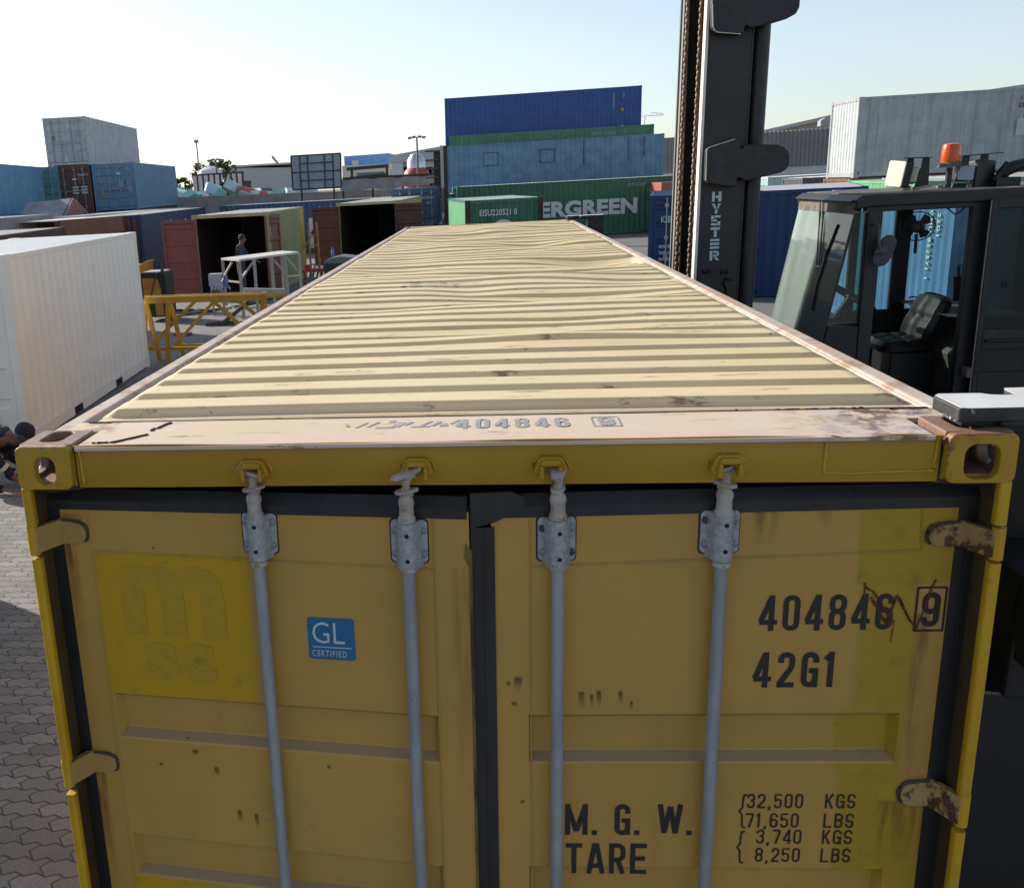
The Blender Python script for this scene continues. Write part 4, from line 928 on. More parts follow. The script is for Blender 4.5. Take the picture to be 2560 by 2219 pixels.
# stencilled upright lettering, one glyph under the other
p0 = at(*zM(272, 1075), 5.29); p1 = at(*zM(255, 1470), 5.29); mb = MB()
hh = (p0.z - p1.z) / 6; ww = .066
G = {'H': [(0, 0, .28, 1), (.68, 0, 1, 1), (.38, .36, .68, .62)], 'Y': None, 'S': [(0, .0, .62, .22), (.70, .0, 1, .5), (0, .40, .62, .60), (0, .5, .30, 1), (.38, .78, 1, 1), (.70, .40, 1, .5)],
     'T': [(0, .74, 1, 1), (.36, 0, .66, .66)], 'E': [(0, 0, 1, .24), (0, .38, 1, .62), (0, .76, 1, 1)], 'R': [(0, 0, .30, 1), (.38, .76, .85, 1), (.38, .38, .85, .58), (.72, .45, 1, .9)]}
for i, ch_ in enumerate('HYSTER'):
    t = i / 6; ox = p0.x + (p1.x - p0.x) * t; oz = p0.z - hh * i - hh * .84; h_ = hh * .84
    if ch_ == 'Y':
        for q in ([(0, 1), (.32, 1), (.52, .58), (.46, .45), (.36, .45)], [(.68, 1), (1, 1), (.70, .45), (.60, .45)], [(.36, 0), (.66, 0), (.66, .38), (.36, .38)]): mb.prism([(ox + a * ww, oz + b * h_) for a, b in q], 'y', YM - .003, YM - .0005)
    else:
        for a, b, c_, d_ in G[ch_]: mb.box(ox + a * ww, ox + c_ * ww, YM - .003, YM - .0005, oz + b * h_, oz + d_ * h_)
    if ch_ == 'R': mb.prism([(ox + a * ww, oz + b * h_) for a, b in [(.45, .34), (.72, .34), (1.08, 0), (.74, 0)]], 'y', YM - .003, YM - .0005)
tb(mb, 'lettering', hy)
e = MB()
for cx_ in (240, 340):
    q = at(*zM(cx_, 1520), 5.29)
    for a, b, c_, d_ in ((-.026, .026, -.012, .0), (-.026, -.014, -.02, .016), (.014, .026, -.02, .016), (-.008, .008, -.02, .006)): e.box(q.x + a, q.x + b, 5.282, 5.30, q.z + c_, q.z + d_)
e.tube([at(*zM(*p), 5.285) for p in [(385, 1565), (350, 1560), (335, 1580), (350, 1605), (352, 1630), (335, 1650)]], .010, 8); tb(e, 'cable_clip', blk)
# spreader: long beam beside the container with an arm over each right casting
sp_ = MB().box(1.42, 1.62, .30, 12.0, 1.75, 2.12); sp_.box(1.62, 1.75, 4.6, 7.4, 1.2, 2.1); spr = tb(sp_, 'spreader', blk, bevel=.01)
def arm(y0, sgn):
    yy = lambda v: y0 + sgn * v
    pl = [(1.105, yy(.05)), (1.105, yy(.185)), (1.118, yy(.20)), (1.215, yy(.198)), (1.232, yy(.180)), (1.26, yy(.172)), (1.285, yy(.178)), (1.288, yy(.235)), (1.296, yy(.250)), (1.62, yy(.26)), (1.62, yy(.05)), (1.123, yy(.043))]
    mb = MB(); mb.prism(pl, 'z', 2.606, 2.6395)
    mb.prism([(1.20, yy(.052)), (1.62, yy(.052)), (1.62, yy(.2)), (1.20, yy(.19))], 'z', 2.5935, 2.606)
    mb.prism([(1.125, yy(.075)), (1.25, yy(.075)), (1.25, yy(.165)), (1.125, yy(.165))], 'z', 2.588, 2.606)
    mb.box(1.40, 1.62, *sorted((yy(.055), yy(.25))), 1.9, 2.606)
    a = mb.build('spreader_arm', arm_m, spr, bevel=.004)
    t = MB(); t.prism([(p[0] + (.004 if p[0] < 1.2 else 0), p[1]) for p in pl], 'z', 2.6396, 2.6412); t.build('painted_top', arm_w, a, bevel=.001)
    c_ = MB(); random.seed(4)
    for i in range(9):
        f = random.random() ** 2 * .5; c_.box(1.1035, 1.106, *sorted((yy(.055 + .13 * f), yy(.055 + .13 * f + random.uniform(.002, .012)))), 2.606, 2.606 + random.uniform(.001, .005))
    for i in range(4): f = random.uniform(1.124, 1.134); c_.box(f, f + random.uniform(.001, .004), *sorted((yy(.0405), yy(.043))), 2.634 - random.random() * .006, 2.638)
    c_.build('chipped_paint', chip_m, a)
arm(0, 1); arm(12.19, -1)
# lower guide plates hanging beside the near end
q = [at(*p, .42) for p in [(2454, 1740), (2496, 1812), (2560, 1818)]]
mb = MB(); mb.prism([(1.36, 1.83), (1.415, 1.715), (1.75, 1.70), (1.75, .35), (1.36, .35)], 'y', .40, .75); mb.prism([(1.345, 1.98), (1.75, 1.90), (1.75, 2.50), (1.40, 2.50), (1.36, 2.3)], 'y', .58, .80)
gp = mb.build('guide_plate', blk, spr, bevel=.008)
e = MB(); random.seed(12)
for P in ([(1.36, .399, 1.832), (1.415, .399, 1.716), (1.60, .399, 1.708)], [(1.414, .399, 1.71), (1.412, .399, 1.62)], [(1.408, .399, 1.42), (1.402, .399, 1.05)]):
    for a, b in zip(P, P[1:]):
        for i in range(9):
            t = i / 9; p_ = [a[j] + (b[j] - a[j]) * t for j in range(3)]; q_ = [a[j] + (b[j] - a[j]) * (t + .12) for j in range(3)]
            e.bar(p_, q_, random.uniform(.002, .008), random.uniform(.003, .012))
e.build('chipped_paint', plain('chipped_bluegrey', (.14, .15, .165), .6), gp)
# ---- cab
Yn, Yf = 5.5, 6.9
a_ = .2121; zA = lambda x, y: (1900 + x * a_, 460 + y * a_)
b_ = 420 / 2067; zB = lambda x, y: (2140 + x * b_, 460 + y * b_)
c_ = 420 / 1981; zC = lambda x, y: (2140 + x * c_, 700 + y * c_)
d_ = 360 / 2067; zD = lambda x, y: (2200 + x * d_, 340 + y * d_)
wnt, wnb = at(*zA(1130, 340), Yn), at(*zA(745, 1775), Yn)      # windscreen, near edge
ztop = wnt.z; zroof = at(*zA(1150, 140), Yn).z
XF, XR = wnt.x, at(*zB(1450, 230), Yn).x                        # front top, rear of opening
sl_ = (wnt.x - wnb.x) / (wnt.z - wnb.z)
xw = lambda z_: wnt.x + (z_ - wnt.z) * sl_
zfl = 1.30
fr = MB()
Xp0, Xp1 = at(*zA(1280, 345), Yn).x, at(*zA(1450, 270), Yn).x   # front door post
for Y0, Y1 in ((Yn, Yn + .07), (Yf - .07, Yf)):
    fr.box(Xp0, Xp1, Y0, Y1, zfl, ztop + .01); fr.prism([(xw(zfl), zfl), (XR + .15, zfl), (XR + .15, zfl - .35), (xw(zfl) + .1, zfl - .35)], 'y', Y0, Y1)
    fr.box(XR, XR + .125, Y0, Y1, zfl, ztop + .04); fr.box(Xp0 - .02, XR + .13, Y0 + .003, Y1 - .003, ztop, zroof - .03)
    fr.prism([(xw(1.98) + .02, 1.98), (Xp0, 1.965), (Xp0, zfl), (xw(zfl), zfl)], 'y', Y0 + .005, Y1 - .005)
fr.box(Xp0 + .35, Xp0 + .42, Yf - .06, Yf - .01, zfl, ztop); fr.box(Xp0 + .46, Xp0 + .60, Yf - .06, Yf - .01, zfl, ztop); fr.box(Xp0 + .40, XR + .9, Yf - .055, Yf - .012, zfl, 1.90)
fr.box(XR + .13, XR + 1.1, Yf - .07, Yf, zfl, 1.9); fr.box(XR + 1.0, XR + 1.1, Yf - .07, Yf, zfl, zroof)
fr.box(XR, XR + 1.1, Yf - .06, Yf - .005, ztop, zroof - .03)
cabf = tb(fr, 'cab_frame', blk, bevel=.008)
rf = MB(); rf.prism([(XF + .0, zroof - .10), (XF - .01, zroof - .03), (XF + .03, zroof), (XR + 1.15, zroof + .0), (XR + 1.15, zroof - .085), (XF + .1, zroof - .085)], 'y', Yn - .02, Yf + .02)
rf.prism([(XF - .025, zroof - .055), (XF - .03, zroof - .03), (XF + .02, zroof - .025)], 'y', Yn + .02, Yf)
roofp = tb(rf, 'cab_roof', blk, bevel=.01)
MB().box(XF + .06, XR + 1.1, Yn + .02, Yf - .02, zroof - .001, zroof + .006).build('roof_dust', dusty, roofp)
MB().prism([(xw(ztop) - .012, ztop - .012), (XF - .004, zroof - .06), (XF + .03, zroof - .06), (xw(ztop) + .02, ztop - .012)], 'y', Yn + .05, Yf - .04).build('front_lintel', dusty, cabf)
e = MB(); e.box(Xp0 - .14, Xp0 - .002, Yn - .004, Yn + .004, ztop - .002, ztop + .008); e.build('drip_rail', dusty, cabf)
# glass
w = MB(); zlo = 1.30
w.add([(xw(ztop), Yn + .02, ztop), (xw(ztop), Yf - .02, ztop), (xw(zlo), Yf - .02, zlo), (xw(zlo), Yn + .02, zlo)] + [(xw(ztop) + .006, Yn + .02, ztop), (xw(ztop) + .006, Yf - .02, ztop), (xw(zlo) + .006, Yf - .02, zlo), (xw(zlo) + .006, Yn + .02, zlo)], [(0, 1, 2, 3), (7, 6, 5, 4), (0, 4, 5, 1), (1, 5, 6, 2), (2, 6, 7, 3), (3, 7, 4, 0)])
ws = tb(w, 'windscreen', glass_w)
e = MB(); e.bar((xw(ztop) + .003, Yn + .012, ztop), (xw(zlo) + .003, Yn + .012, zlo), .016, .016); e.build('seal', black_rubber_m, ws)
def wp(px, py, off=.03):                                         # a point on the windscreen plane
    d = ray(px, py); n_ = Vector((1, 0, -sl_)); p_ = Vector((xw(ztop), 0, ztop)); t = (p_ - CAM_POS).dot(n_) / d.dot(n_); return CAM_POS + d * (t - off)
e = MB(); A = wp(*zA(690, 985)); Bq = wp(*zA(745, 205), .04); C_ = wp(*zA(715, 205), .04)
e.tube([Bq, wp(*zA(735, 500)), A], [.014, .006, .005], 6); e.tube([C_, wp(*zA(695, 500)), wp(*zA(665, 950))], [.012, .006, .005], 6)
e.tube([wp(*zA(650, 970)), wp(*zA(715, 985))], .012, 6); e.bar(wp(*zA(925, 480), .012), wp(*zA(770, 880), .012), .012, .02); e.bar(wp(*zA(770, 880), .012), wp(*zA(690, 1130), .012), .022, .02); e.bar(wp(*zA(690, 1130), .012), wp(*zA(620, 1495), .012), .012, .02); e.tube([A, wp(*zA(745, 960), .02)], .009, 6)
e.build('wiper', blk, ws)
MB().prism([(xw(1.99) + .012, 1.99), (xw(ztop) + .014, ztop), (Xp0, ztop), (Xp0, 1.99)], 'y', Yn + .03, Yn + .036).build('side_window', glass_s, cabf)
MB().box(Xp0 + .60, XR + 1.0, Yf - .04, Yf - .034, 1.90, ztop).build('far_window', glass_s, cabf)
MB().box(Xp0 + .42, Xp0 + .46, Yf - .04, Yf - .034, 1.90, ztop).build('far_window', glass_s, cabf)
# opened door, swung back along the body
dx0 = at(*zB(1690, 190), Yn - .1).x; dr = MB(); Yd = Yn - .10
g0 = at(*zB(1745, 300), Yd); g1 = at(*zC(1560, 585), Yd); g2 = at(*zC(1520, 820), Yd); g3 = at(*zC(1500, 1090), Yd)
dw = 1.02; zt_ = at(*zB(1690, 185), Yd).z
dr.box(dx0, g0.x, Yd, Yd + .05, zfl, zt_); dr.box(g0.x, dx0 + dw, Yd, Yd + .05, g0.z, zt_); dr.box(g0.x, dx0 + dw, Yd, Yd + .05, g2.z, g1.z); dr.box(g0.x, dx0 + dw, Yd, Yd + .05, zfl, g3.z); dr.box(dx0 + dw - .06, dx0 + dw - .001, Yd + .002, Yd + .048, g3.z, g0.z)
dr.tube([at(*zC(1530, 720), Yd - .015), at(*zC(1530, 720), Yd - .015) + Vector((.5, 0, 0))], .012, 8)
cdoor = tb(dr, 'cab_door', blk, bevel=.006)
MB().box(g0.x, dx0 + dw - .06, Yd + .02, Yd + .026, g1.z, g0.z).build('door_window', glass_d, cdoor); MB().box(g0.x, dx0 + dw - .06, Yd + .02, Yd + .026, g3.z, g2.z).build('door_window', glass_d, cdoor)
e = MB(); e.bar((dx0 - .002, Yd + .01, 1.45), (dx0 - .002, Yd + .01, zt_ - .01), .006, .010); e.build('bright_edge', plain('lit_bronze', (.30, .24, .19), .5, var=.3, scale=25), cdoor)  # sunlight on the door's left edge put into a bronze strip
e = MB(); q = at(*zC(1770, 60), Yd - .01); e.tube([q + Vector((0, 0, .03)), q, q + Vector((.006, 0, -.02)), q + Vector((.018, 0, -.014))], .006, 6); e.build('hook', blk, cdoor)
e = MB(); q = at(*zC(1370, 1100), Yd); e.box(q.x - .03, q.x + .02, Yd + .01, Yn, q.z - .035, q.z + .035); e.build('hinge', dusty, cdoor)
# inside: seat, steering column, rear console
Ys = 6.2
st = MB(); sc_ = at(*zC(480, 700), Ys); X0, X1 = at(*zC(190, 700), Ys).x, at(*zC(790, 740), Ys).x; zs_ = at(*zC(480, 640), Ys).z
prof = []
nU, nV = 17, 17
def cushion(mb, c0, ux, vy, nz, a, b, h, tuft):
    vs = []
    for i in range(nU):
        for j in range(nV):
            u, v = -1 + 2 * i / (nU - 1), -1 + 2 * j / (nV - 1); e_ = (1 - abs(u) ** 6) * (1 - abs(v) ** 6)
            hh_ = h * e_ ** .35 + tuft * e_ * (abs(sin(u * pi * 1.5)) ** .5 + abs(sin(v * pi * 1.5)) ** .5 - 1.2)
            vs.append(c0 + ux * (u * a * (1 - .12 * abs(v) ** 4)) + vy * (v * b * (1 - .12 * abs(u) ** 4)) + nz * hh_)
    k0 = len(vs); vs += [c0 + ux * (u * a) + vy * (v * b) - nz * h * .6 for u, v in ((-.9, -.9), (.9, -.9), (.9, .9), (-.9, .9))]
    fs = [(i * nV + j, (i + 1) * nV + j, (i + 1) * nV + j + 1, i * nV + j + 1) for i in range(nU - 1) for j in range(nV - 1)]
    mb.add(vs, fs); mb.add(vs[k0:], [(0, 1, 2, 3)])
    rim = [i * nV for i in range(nU)] + [(nU - 1) * nV + j for j in range(1, nV)] + [i * nV + nV - 1 for i in range(nU - 2, -1, -1)] + [j for j in range(nV - 2, 0, -1)]
    base = len(mb.v) - 4 - len(vs); n_ = len(rim)
    low = [Vector(vs[i]) - nz * h * .9 for i in rim]; mb.add([vs[i] for i in rim] + low, [(i, (i + 1) % n_, n_ + (i + 1) % n_, n_ + i) for i in range(n_)])
seat = tb(MB().box(X0 + .08, X1 + .02, Ys - .2, Ys + .2, zs_ - .40, zs_ - .12).box(X0 + .14, X1 - .02, Ys - .16, Ys + .16, 1.05, zs_ - .3), 'seat', blk, bevel=.015)
cu_ = MB(); cushion(cu_, Vector(((X0 + X1) / 2, Ys, zs_ - .06)), Vector((1, 0, .04)), Vector((0, 1, 0)), Vector((-.04, 0, 1)), (X1 - X0) / 2, .24, .045, .022); cu_.build('cushion', seat_m, seat, smooth=True)
bk = MB(); bc = at(*zC(800, 440), Ys); up_ = Vector((.38, 0, .92)); cushion(bk, bc, up_, Vector((0, 1, 0)), Vector((-.92, 0, .38)), .20, .25, .05, .012); cushion(bk, bc + Vector((.03, 0, 0)), up_, Vector((0, -1, 0)), Vector((.92, 0, -.38)), .20, .25, .03, .0); bk.build('backrest', seat_m, seat, smooth=True)
e = MB(); 
for i in range(5): e.tube([(X1 - .03 + i * .012, Ys - .12 + i * .05, zs_ - .06), (X1 + .03 + i * .012, Ys - .12 + i * .05, zs_ + .06)], .014, 8)
e.build('bellows', inside_m, seat)
e = MB(); e.prism([(X1 + .06, 1.15), (X1 + .02, zs_ - .1), (X1 + .12, zs_ + .02), (X1 + .17, zs_ + .18), (XR + .02, zs_ + .20), (XR + .6, zs_ + .20), (XR + .6, 1.15)], 'y', Yn + .25, Yf - .08); tb(e, 'rear_console', inside_m, bevel=.02)
e = MB(); e.box(xw(1.3) + .05, XR + 1.05, Yn + .03, Yf - .03, 1.24, 1.30); tb(e, 'cab_floor', dusty)
sw = MB(); wc = at(*zA(1085, 1330), 6.15); ax = Vector((.55, 0, .83)).normalized(); t1 = Vector((.83, 0, -.55)); t2 = Vector((0, 1, 0)); Rw = .205
sw.tube([wc + t1 * Rw * cos(t) + t2 * Rw * sin(t) for t in np.linspace(0, 2 * pi, 33)], .015, 8)
for t in (0.5, 2.6, 4.7): sw.bar(wc - ax * .01, wc + t1 * Rw * cos(t) + t2 * Rw * sin(t), .035, .014)
sw.tube([wc + ax * .012, wc - ax * .02], .05, 12); sw.tube([wc, wc - ax * .55], .035, 10)
tb(sw, 'steering_wheel', blk, smooth=True)
e = MB(); q = wc - ax * .30; e.box(q.x - .22, q.x + .10, 5.95, 6.40, 1.3, q.z + .10); tb(e, 'dashboard', blk, bevel=.03)
e = MB(); q = at(*zA(960, 1560), 5.9); e.tube([q + Vector((.1, 0, .03)), q, q + Vector((-.12, 0, -.06)), q + Vector((-.14, 0, -.45))], .010, 6); tb(e, 'lever', blk)
# mirror, fan
e = MB(); q = at(*zA(1470, 785), Yn - .1); t1 = Vector((.33, 0, .94)); t2 = Vector((.80, -.52, -.28)).normalized(); n3 = t1.cross(t2).normalized(); loop = []
for t in np.linspace(0, 2 * pi, 28)[:-1]:
    s_ = abs(cos(t)) ** .6 * (1 if cos(t) > 0 else -1); loop.append(q + t1 * .118 * s_ + t2 * .058 * sin(t) * (1 if abs(sin(t)) < 1 else 1))
e.add([p - n3 * .01 for p in loop] + [p + n3 * .012 for p in loop], [tuple(range(27)), tuple(range(53, 26, -1))] + [(i, (i + 1) % 27, 27 + (i + 1) % 27, 27 + i) for i in range(27)])
mir = tb(e, 'mirror', plain('grey_plastic', (.055, .055, .056), .6), bevel=.004)
e = MB(); e.tube([at(*zA(1330, 480), Yn), at(*zA(1375, 470), Yn - .07), at(*zA(1405, 500), Yn - .1), at(*zA(1400, 700), Yn - .1), at(*zA(1420, 780), Yn - .1)], .012, 8); e.tube([at(*zA(1350, 810), Yn - .11), at(*zA(1470, 785), Yn - .11)], .011, 8); e.tube([q - t1 * .0 - n3 * .02, q + n3 * .02], .026, 12); e.build('mirror_arm', plain('grey_steel', (.07, .07, .07), .5), mir, smooth=True)
fan = MB(); q = at(*zB(755, 520), 5.75); R_ = .118; va = (CAM_POS - q).normalized(); va = Vector((va.x - .15, va.y, va.z + .1)).normalized(); u1 = va.cross(Vector((0, 0, 1))).normalized(); u2 = u1.cross(va)
fan.tube([q + u1 * R_ * cos(t) + u2 * R_ * .92 * sin(t) for t in np.linspace(0, 2 * pi, 33)], .0045, 6)
fan.tube([q - va * .05, q + va * .015], [.048, .04], 16); fan.tube([q - u2 * .06, q - u2 * .2 - va * .04], .012, 8)
for i in range(22):
    t = i * 2 * pi / 22; fan.tube([q + va * .02 + (u1 * cos(t) + u2 * sin(t)) * .02, q + va * .03 + (u1 * cos(t) + u2 * sin(t)) * .07, q + (u1 * cos(t) + u2 * sin(t)) * R_ * .97], .0016, 4)
for i in range(4):
    t = i * pi / 2 + .4; a = u1 * cos(t) + u2 * sin(t); b2 = u1 * cos(t + .9) + u2 * sin(t + .9); fan.add([q, q + a * .10 + va * .012, q + (a + b2).normalized() * .105, q + b2 * .09 - va * .012], [(0, 1, 2, 3)])
tb(fan, 'cooling_fan', blk)
e = MB(); e.tube([at(*zB(1060, 270), 6.6), at(*zB(1140, 310), 6.6), at(*zB(1215, 375), 6.6), at(*zB(1290, 340), 6.6), at(*zB(1330, 290), 6.6)], .006, 6); e.tube([at(*zC(620, 210), 6.5), at(*zC(680, 195), 6.5), at(*zC(715, 205), 6.5), at(*zC(710, 225), 6.5)], .006, 6); tb(e, 'loose_wire', blk)
e = MB(); e.tube([at(*zB(1340, 990), 6.3), at(*zB(1270, 1000), 6.3), at(*zB(1265, 1130), 6.3)], .012, 8); e.tube([at(*zB(1262, 1130), 6.3), at(*zB(1250, 1430), 6.3)], .035, 10); tb(e, 'damper', blk, smooth=True)
# roof fittings
YR = 6.0
def stand(pts_l, pts_r, top, low, Yb0=5.85, Yb1=6.15):
    mb = MB()
    for pts in (pts_l, pts_r): P2 = [at(*zD(*p), YR) for p in pts]; mb.prism([(p.x, p.z) for p in P2], 'y', YR - .006, YR + .006)
    for seg in (top, low): mb.bar(at(*zD(*seg[0]), YR), at(*zD(*seg[1]), YR), .13, .008)
    return tb(mb, 'lamp_bracket', blk)
stand([(400, 325), (485, 325), (475, 460), (420, 470), (350, 650), (270, 745), (300, 660)], [(620, 310), (712, 310), (690, 725), (490, 738), (520, 660)], ((290, 322), (700, 310)), ((295, 680), (520, 672)))
stand([(1190, 285), (1285, 280), (1270, 420), (1150, 440), (1060, 690), (1240, 690), (1235, 760), (1030, 750), (1060, 660)], [(1450, 270), (1560, 265), (1545, 400), (1430, 410), (1330, 690), (1330, 770), (1300, 775)], ((1190, 285), (1715, 240)), ((1055, 682), (1250, 682)))
def lamp(px, w_, h_, lens_mat, ang, Y_=YR, dp=.09):
    q = at(*zD(*px), Y_)
    mb = MB().prism(rrect(-w_ / 2, w_ / 2, -h_ / 2, h_ / 2, .016, 3), 'y', 0, dp)
    o = mb.build('work_lamp', blk, truck, bevel=.006); o.matrix_local = TI @ Matrix.Translation(q) @ Matrix.Rotation(RAD(ang), 4, 'Z') @ Matrix.Rotation(RAD(-6), 4, 'X') @ Matrix.Rotation(RAD(5), 4, 'Y')
    MB().prism(rrect(-w_ / 2 + .003, w_ / 2 - .003, -h_ / 2 + .003, h_ / 2 - .003, .014, 3), 'y', -.010, .001).build('lens', lens_mat, o, bevel=.004)
lens_m = plain('lamp_lens', (.46, .46, .44), .25, var=.2, scale=30); lensd = plain('dusty_lamp', (.30, .34, .40), .5, var=.2, scale=20); lensy = plain('yellowed_lens', (.48, .45, .33), .4, var=.25, scale=25)
lamp((230, 545), .17, .20, plain('pale_lens', (.62, .57, .48), .4), -66, dp=.07); lamp((425, 560), .115, .12, lensy, -14); lamp((1228, 530), .125, .12, lensd, -2); lamp((1500, 565), .155, .235, blk, 12)
be = MB(); q = at(*zD(968, 745), YR); h_ = at(*zD(968, 455), YR).z - q.z; bz = at(*zD(968, 445), YR).z
be.tube([q, q + Vector((0, 0, h_))], .022, 10); beac = tb(be, 'beacon', blk, smooth=True)
zz = [at(*zD(968, v), YR).z - q.z for v in (445, 375, 355, 150, 120, 108)]
MB().lathe([(.088, zz[0]), (.084, zz[0] + .006), (.066, zz[1])], q, 20).build('beacon_base', plain('grey_beacon_base', (.09, .09, .092), .6), beac, smooth=True)
k = N('amber_lens'); k.set(k.b.inputs['Base Color'], k.mix(k.noise(14, 3), (.85, .13, .008), (.70, .09, .005))); k.b.inputs['Roughness'].default_value = .22; k.b.inputs['Transmission Weight'].default_value = .25; k.b.inputs['Subsurface Weight'].default_value = .3; k.b.inputs['Subsurface Radius'].default_value = (.04, .015, .005)
MB().lathe([(.066, zz[1]), (.068, zz[2]), (.062, zz[3]), (.054, zz[4]), (.03, zz[5]), (.004, zz[5] + .002)], q, 24).build('beacon_lens', k.m, beac, smooth=True)
e = MB(); e.tube([at(*zD(1700, 820), YR), at(*zD(1700, 640), YR), at(*zD(1740, 560), YR), at(*zD(1800, 500), YR), at(*zD(1900, 450), YR), at(*zD(2150, 380), YR)], .048, 12); e.tube([at(*zD(1640, 650), YR - .05), at(*zD(1850, 390), YR - .05)], .03, 8); e.box(at(*zD(1560, 830), YR).x, at(*zD(1900, 830), YR).x, YR - .1, YR + .1, zroof, zroof + .07); tb(e, 'exhaust_pipe', blk, smooth=True)
e = MB(); e.bar(at(*zD(480, 760), YR), at(*zD(750, 710), YR), .03, .02); e.tube([at(*zD(820, 735), YR), at(*zD(880, 715), YR), at(*zD(900, 760), YR)], .014, 6); e.box(at(*zD(370, 760), YR).x, at(*zD(440, 760), YR).x, YR, YR + .06, zroof, at(*zD(400, 715), YR).z); e.tube([at(*zD(1250, 620), YR), at(*zD(1275, 690), YR), at(*zD(1270, 790), YR)], .008, 6); tb(e, 'roof_clutter', plain('pale_dusty_fittings', (.30, .27, .22), .8, var=.3, scale=20))
# body and wheels under the cab
e = MB(); e.box(2.2, 7.2, 5.0, 7.2, .55, 1.24); e.box(XR + 1.12, 7.3, 5.1, 7.1, 1.24, 2.3); tb(e, 'chassis', blk, bevel=.03)
tyre_m = plain('tyre_rubber', (.02, .02, .02), .85)
for X_, Y_ in ((2.9, 4.75), (2.9, 7.45), (6.4, 4.8), (6.4, 7.4)):
    t = MB(); t.lathe([(.28, -.17), (.52, -.16), (.60, -.10), (.60, .10), (.52, .16), (.28, .17)], (0, 0, 0), 28); o = t.build('wheel', tyre_m, truck, smooth=True, M=TI @ Matrix.Translation((X_, Y_, .604)) @ Matrix.Rotation(RAD(90), 4, 'X'))
# ------------------------------------------------------------------ other containers
z7 = lambda x, y: (x * .19352, 380 + y * .19352)
z8 = lambda x, y: (700 + x * 420 / 2067, 360 + y * 420 / 2067)
z9 = lambda x, y: (2050 + x * 510 / 2067, 180 + y * 510 / 2067)
GR = 'containers around the yard'
def C(*a, **k): k.setdefault('group', GR); return container(*a, **k)
# white 20 ft on the left; its right side looks at us
th = .074; F = (-6.65 + .448 - W_ * cos(th), 15.585 - 6.042 - W_ * sin(th))
m_roofwhite = P_('white_roof', (.86, .85, .82), .5, .1, 0, .03)
wc_ = C('clean cream white container standing just left of the yellow one, beside the crouching man', 6.058, SD, m_white, F, th, face='end', near='door', mroof=m_roofwhite, bands=5)
sg = [o for o in wc_.children if o.name.startswith('frame')][0]
pk = MB()
for x_ in (1.8, 3.9): pk.box(x_, x_ + .36, W_ - .02, W_ - .006, .035, .15)
pk.build('forklift_pocket', dark_m, wc_)
# open yellow container with a man at work
yo_side = N('yellow_side_faded'); x, y, z = yo_side.xyz(.15, 3)
c = yo_side.mix(yo_side.ramp(yo_side.noise(1.3, 5), .3, .7), (.27, .225, .12), (.31, .255, .135)); c = yo_side.mix(yo_side.ramp(x, .1, 1.1), (.62, .33, .045), c); m_yo = yo_side.done(c, .5)
F = (-9.222, 27.42); yo = C('tan container with a man working inside, dark opening and one red door swung out', 6.058, SD, m_yo, F, .003, face='end', near='door', mroof=m_roofpale, mdoor=m_redfaded, mframe=m_cream, opened=(RAD(180), RAD(258)), inner=m_inner, bands=4, far='wall')
text('msc', 1.0, m_darkletter, yo, Matrix.Translation((4.75, W_ - .006, 1.98)) @ Matrix.Rotation(RAD(180), 4, 'Z') @ Matrix.Rotation(RAD(90), 4, 'X') @ Matrix.Rotation(RAD(-90), 4, 'Z'), sx=.9, bold=.02)
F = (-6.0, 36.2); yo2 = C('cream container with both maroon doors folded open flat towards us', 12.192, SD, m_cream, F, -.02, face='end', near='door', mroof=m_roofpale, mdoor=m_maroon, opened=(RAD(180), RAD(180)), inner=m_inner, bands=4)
# stack on the left
TH = .125
F0 = (-24.75, 51.0)
step = (W_ + .10)
def row(i): return (F0[0] + i * step * cos(TH), F0[1] + i * step * sin(TH))
for i, (m, lb) in enumerate(((m_brown, 'brown container at ground level, mostly hidden under the brown door end'), (m_maroon, 'maroon container at ground level under the pale blue door end'))):
    C(lb, 12.192, SD, m, row(i), TH, 0, face='end', rods=False)
brn = C('brown door ended container with white markings, second tier of the left stack', 12.192, SD, m_brown, row(0), TH, SD, face='end', bands=5)
blu = C('light blue container with long blue side, second tier at the right of the left stack', 12.192, SD, m_blue, row(1), TH, SD, face='end', bands=5)
gry = C('worn grey container perched on top of the left stack', 12.192, SD, m_greyw, (row(0)[0] + .1, row(0)[1]), TH - .005, 2 * SD, face='end', bands=4)
def endtext(root, L, s, u, z, h, mat=m_letterL, sx=.8):
    text(s, h / .728, mat, root, Matrix.Translation((L + .034, u, z)) @ Matrix.Rotation(RAD(90), 4, 'Z') @ Matrix.Rotation(RAD(90), 4, 'X'), sx=sx, bold=.004)
endtext(brn, 12.192, '954697 3', 1.72, 1.98, .14); endtext(brn, 12.192, '4510', 1.72, 1.78, .11, m_pink)
for i in range(3):
    for j in range(2): MB().box(12.192 + .02, 12.192 + .034, 1.35 + j * .5, 1.70 + j * .5, 1.02 + i * .16, 1.12 + i * .16).build('placard', m_letterL, brn)
MB().box(12.22, 12.236, 1.38, 1.62, 1.78, 1.88).build('placard', m_whitepaint, brn)
MB().box(12.22, 12.236, 1.40, 1.60, 1.95, 2.05).build('placard', m_whitepaint, blu); MB().box(12.22, 12.236, .35, .58, .85, 1.12).build('placard', P_('yellowed_placard', (.28, .25, .14)), blu)
for a, b, c_, d_ in ((1.86, 2.2, 2.18, 2.32), (1.9, 2.2, 1.35, 1.75), (1.95, 2.25, .95, 1.3), (1.45, 1.75, 1.25, 1.65)): MB().box(12.22, 12.232, a, b, c_, d_).build('worn_marking', P_('worn_mark', (.20, .28, .36)), blu)
MB().box(12.22, 12.236, .42, .58, 1.35, 1.62).build('placard', P_('tan_placard', (.22, .18, .13)), gry)
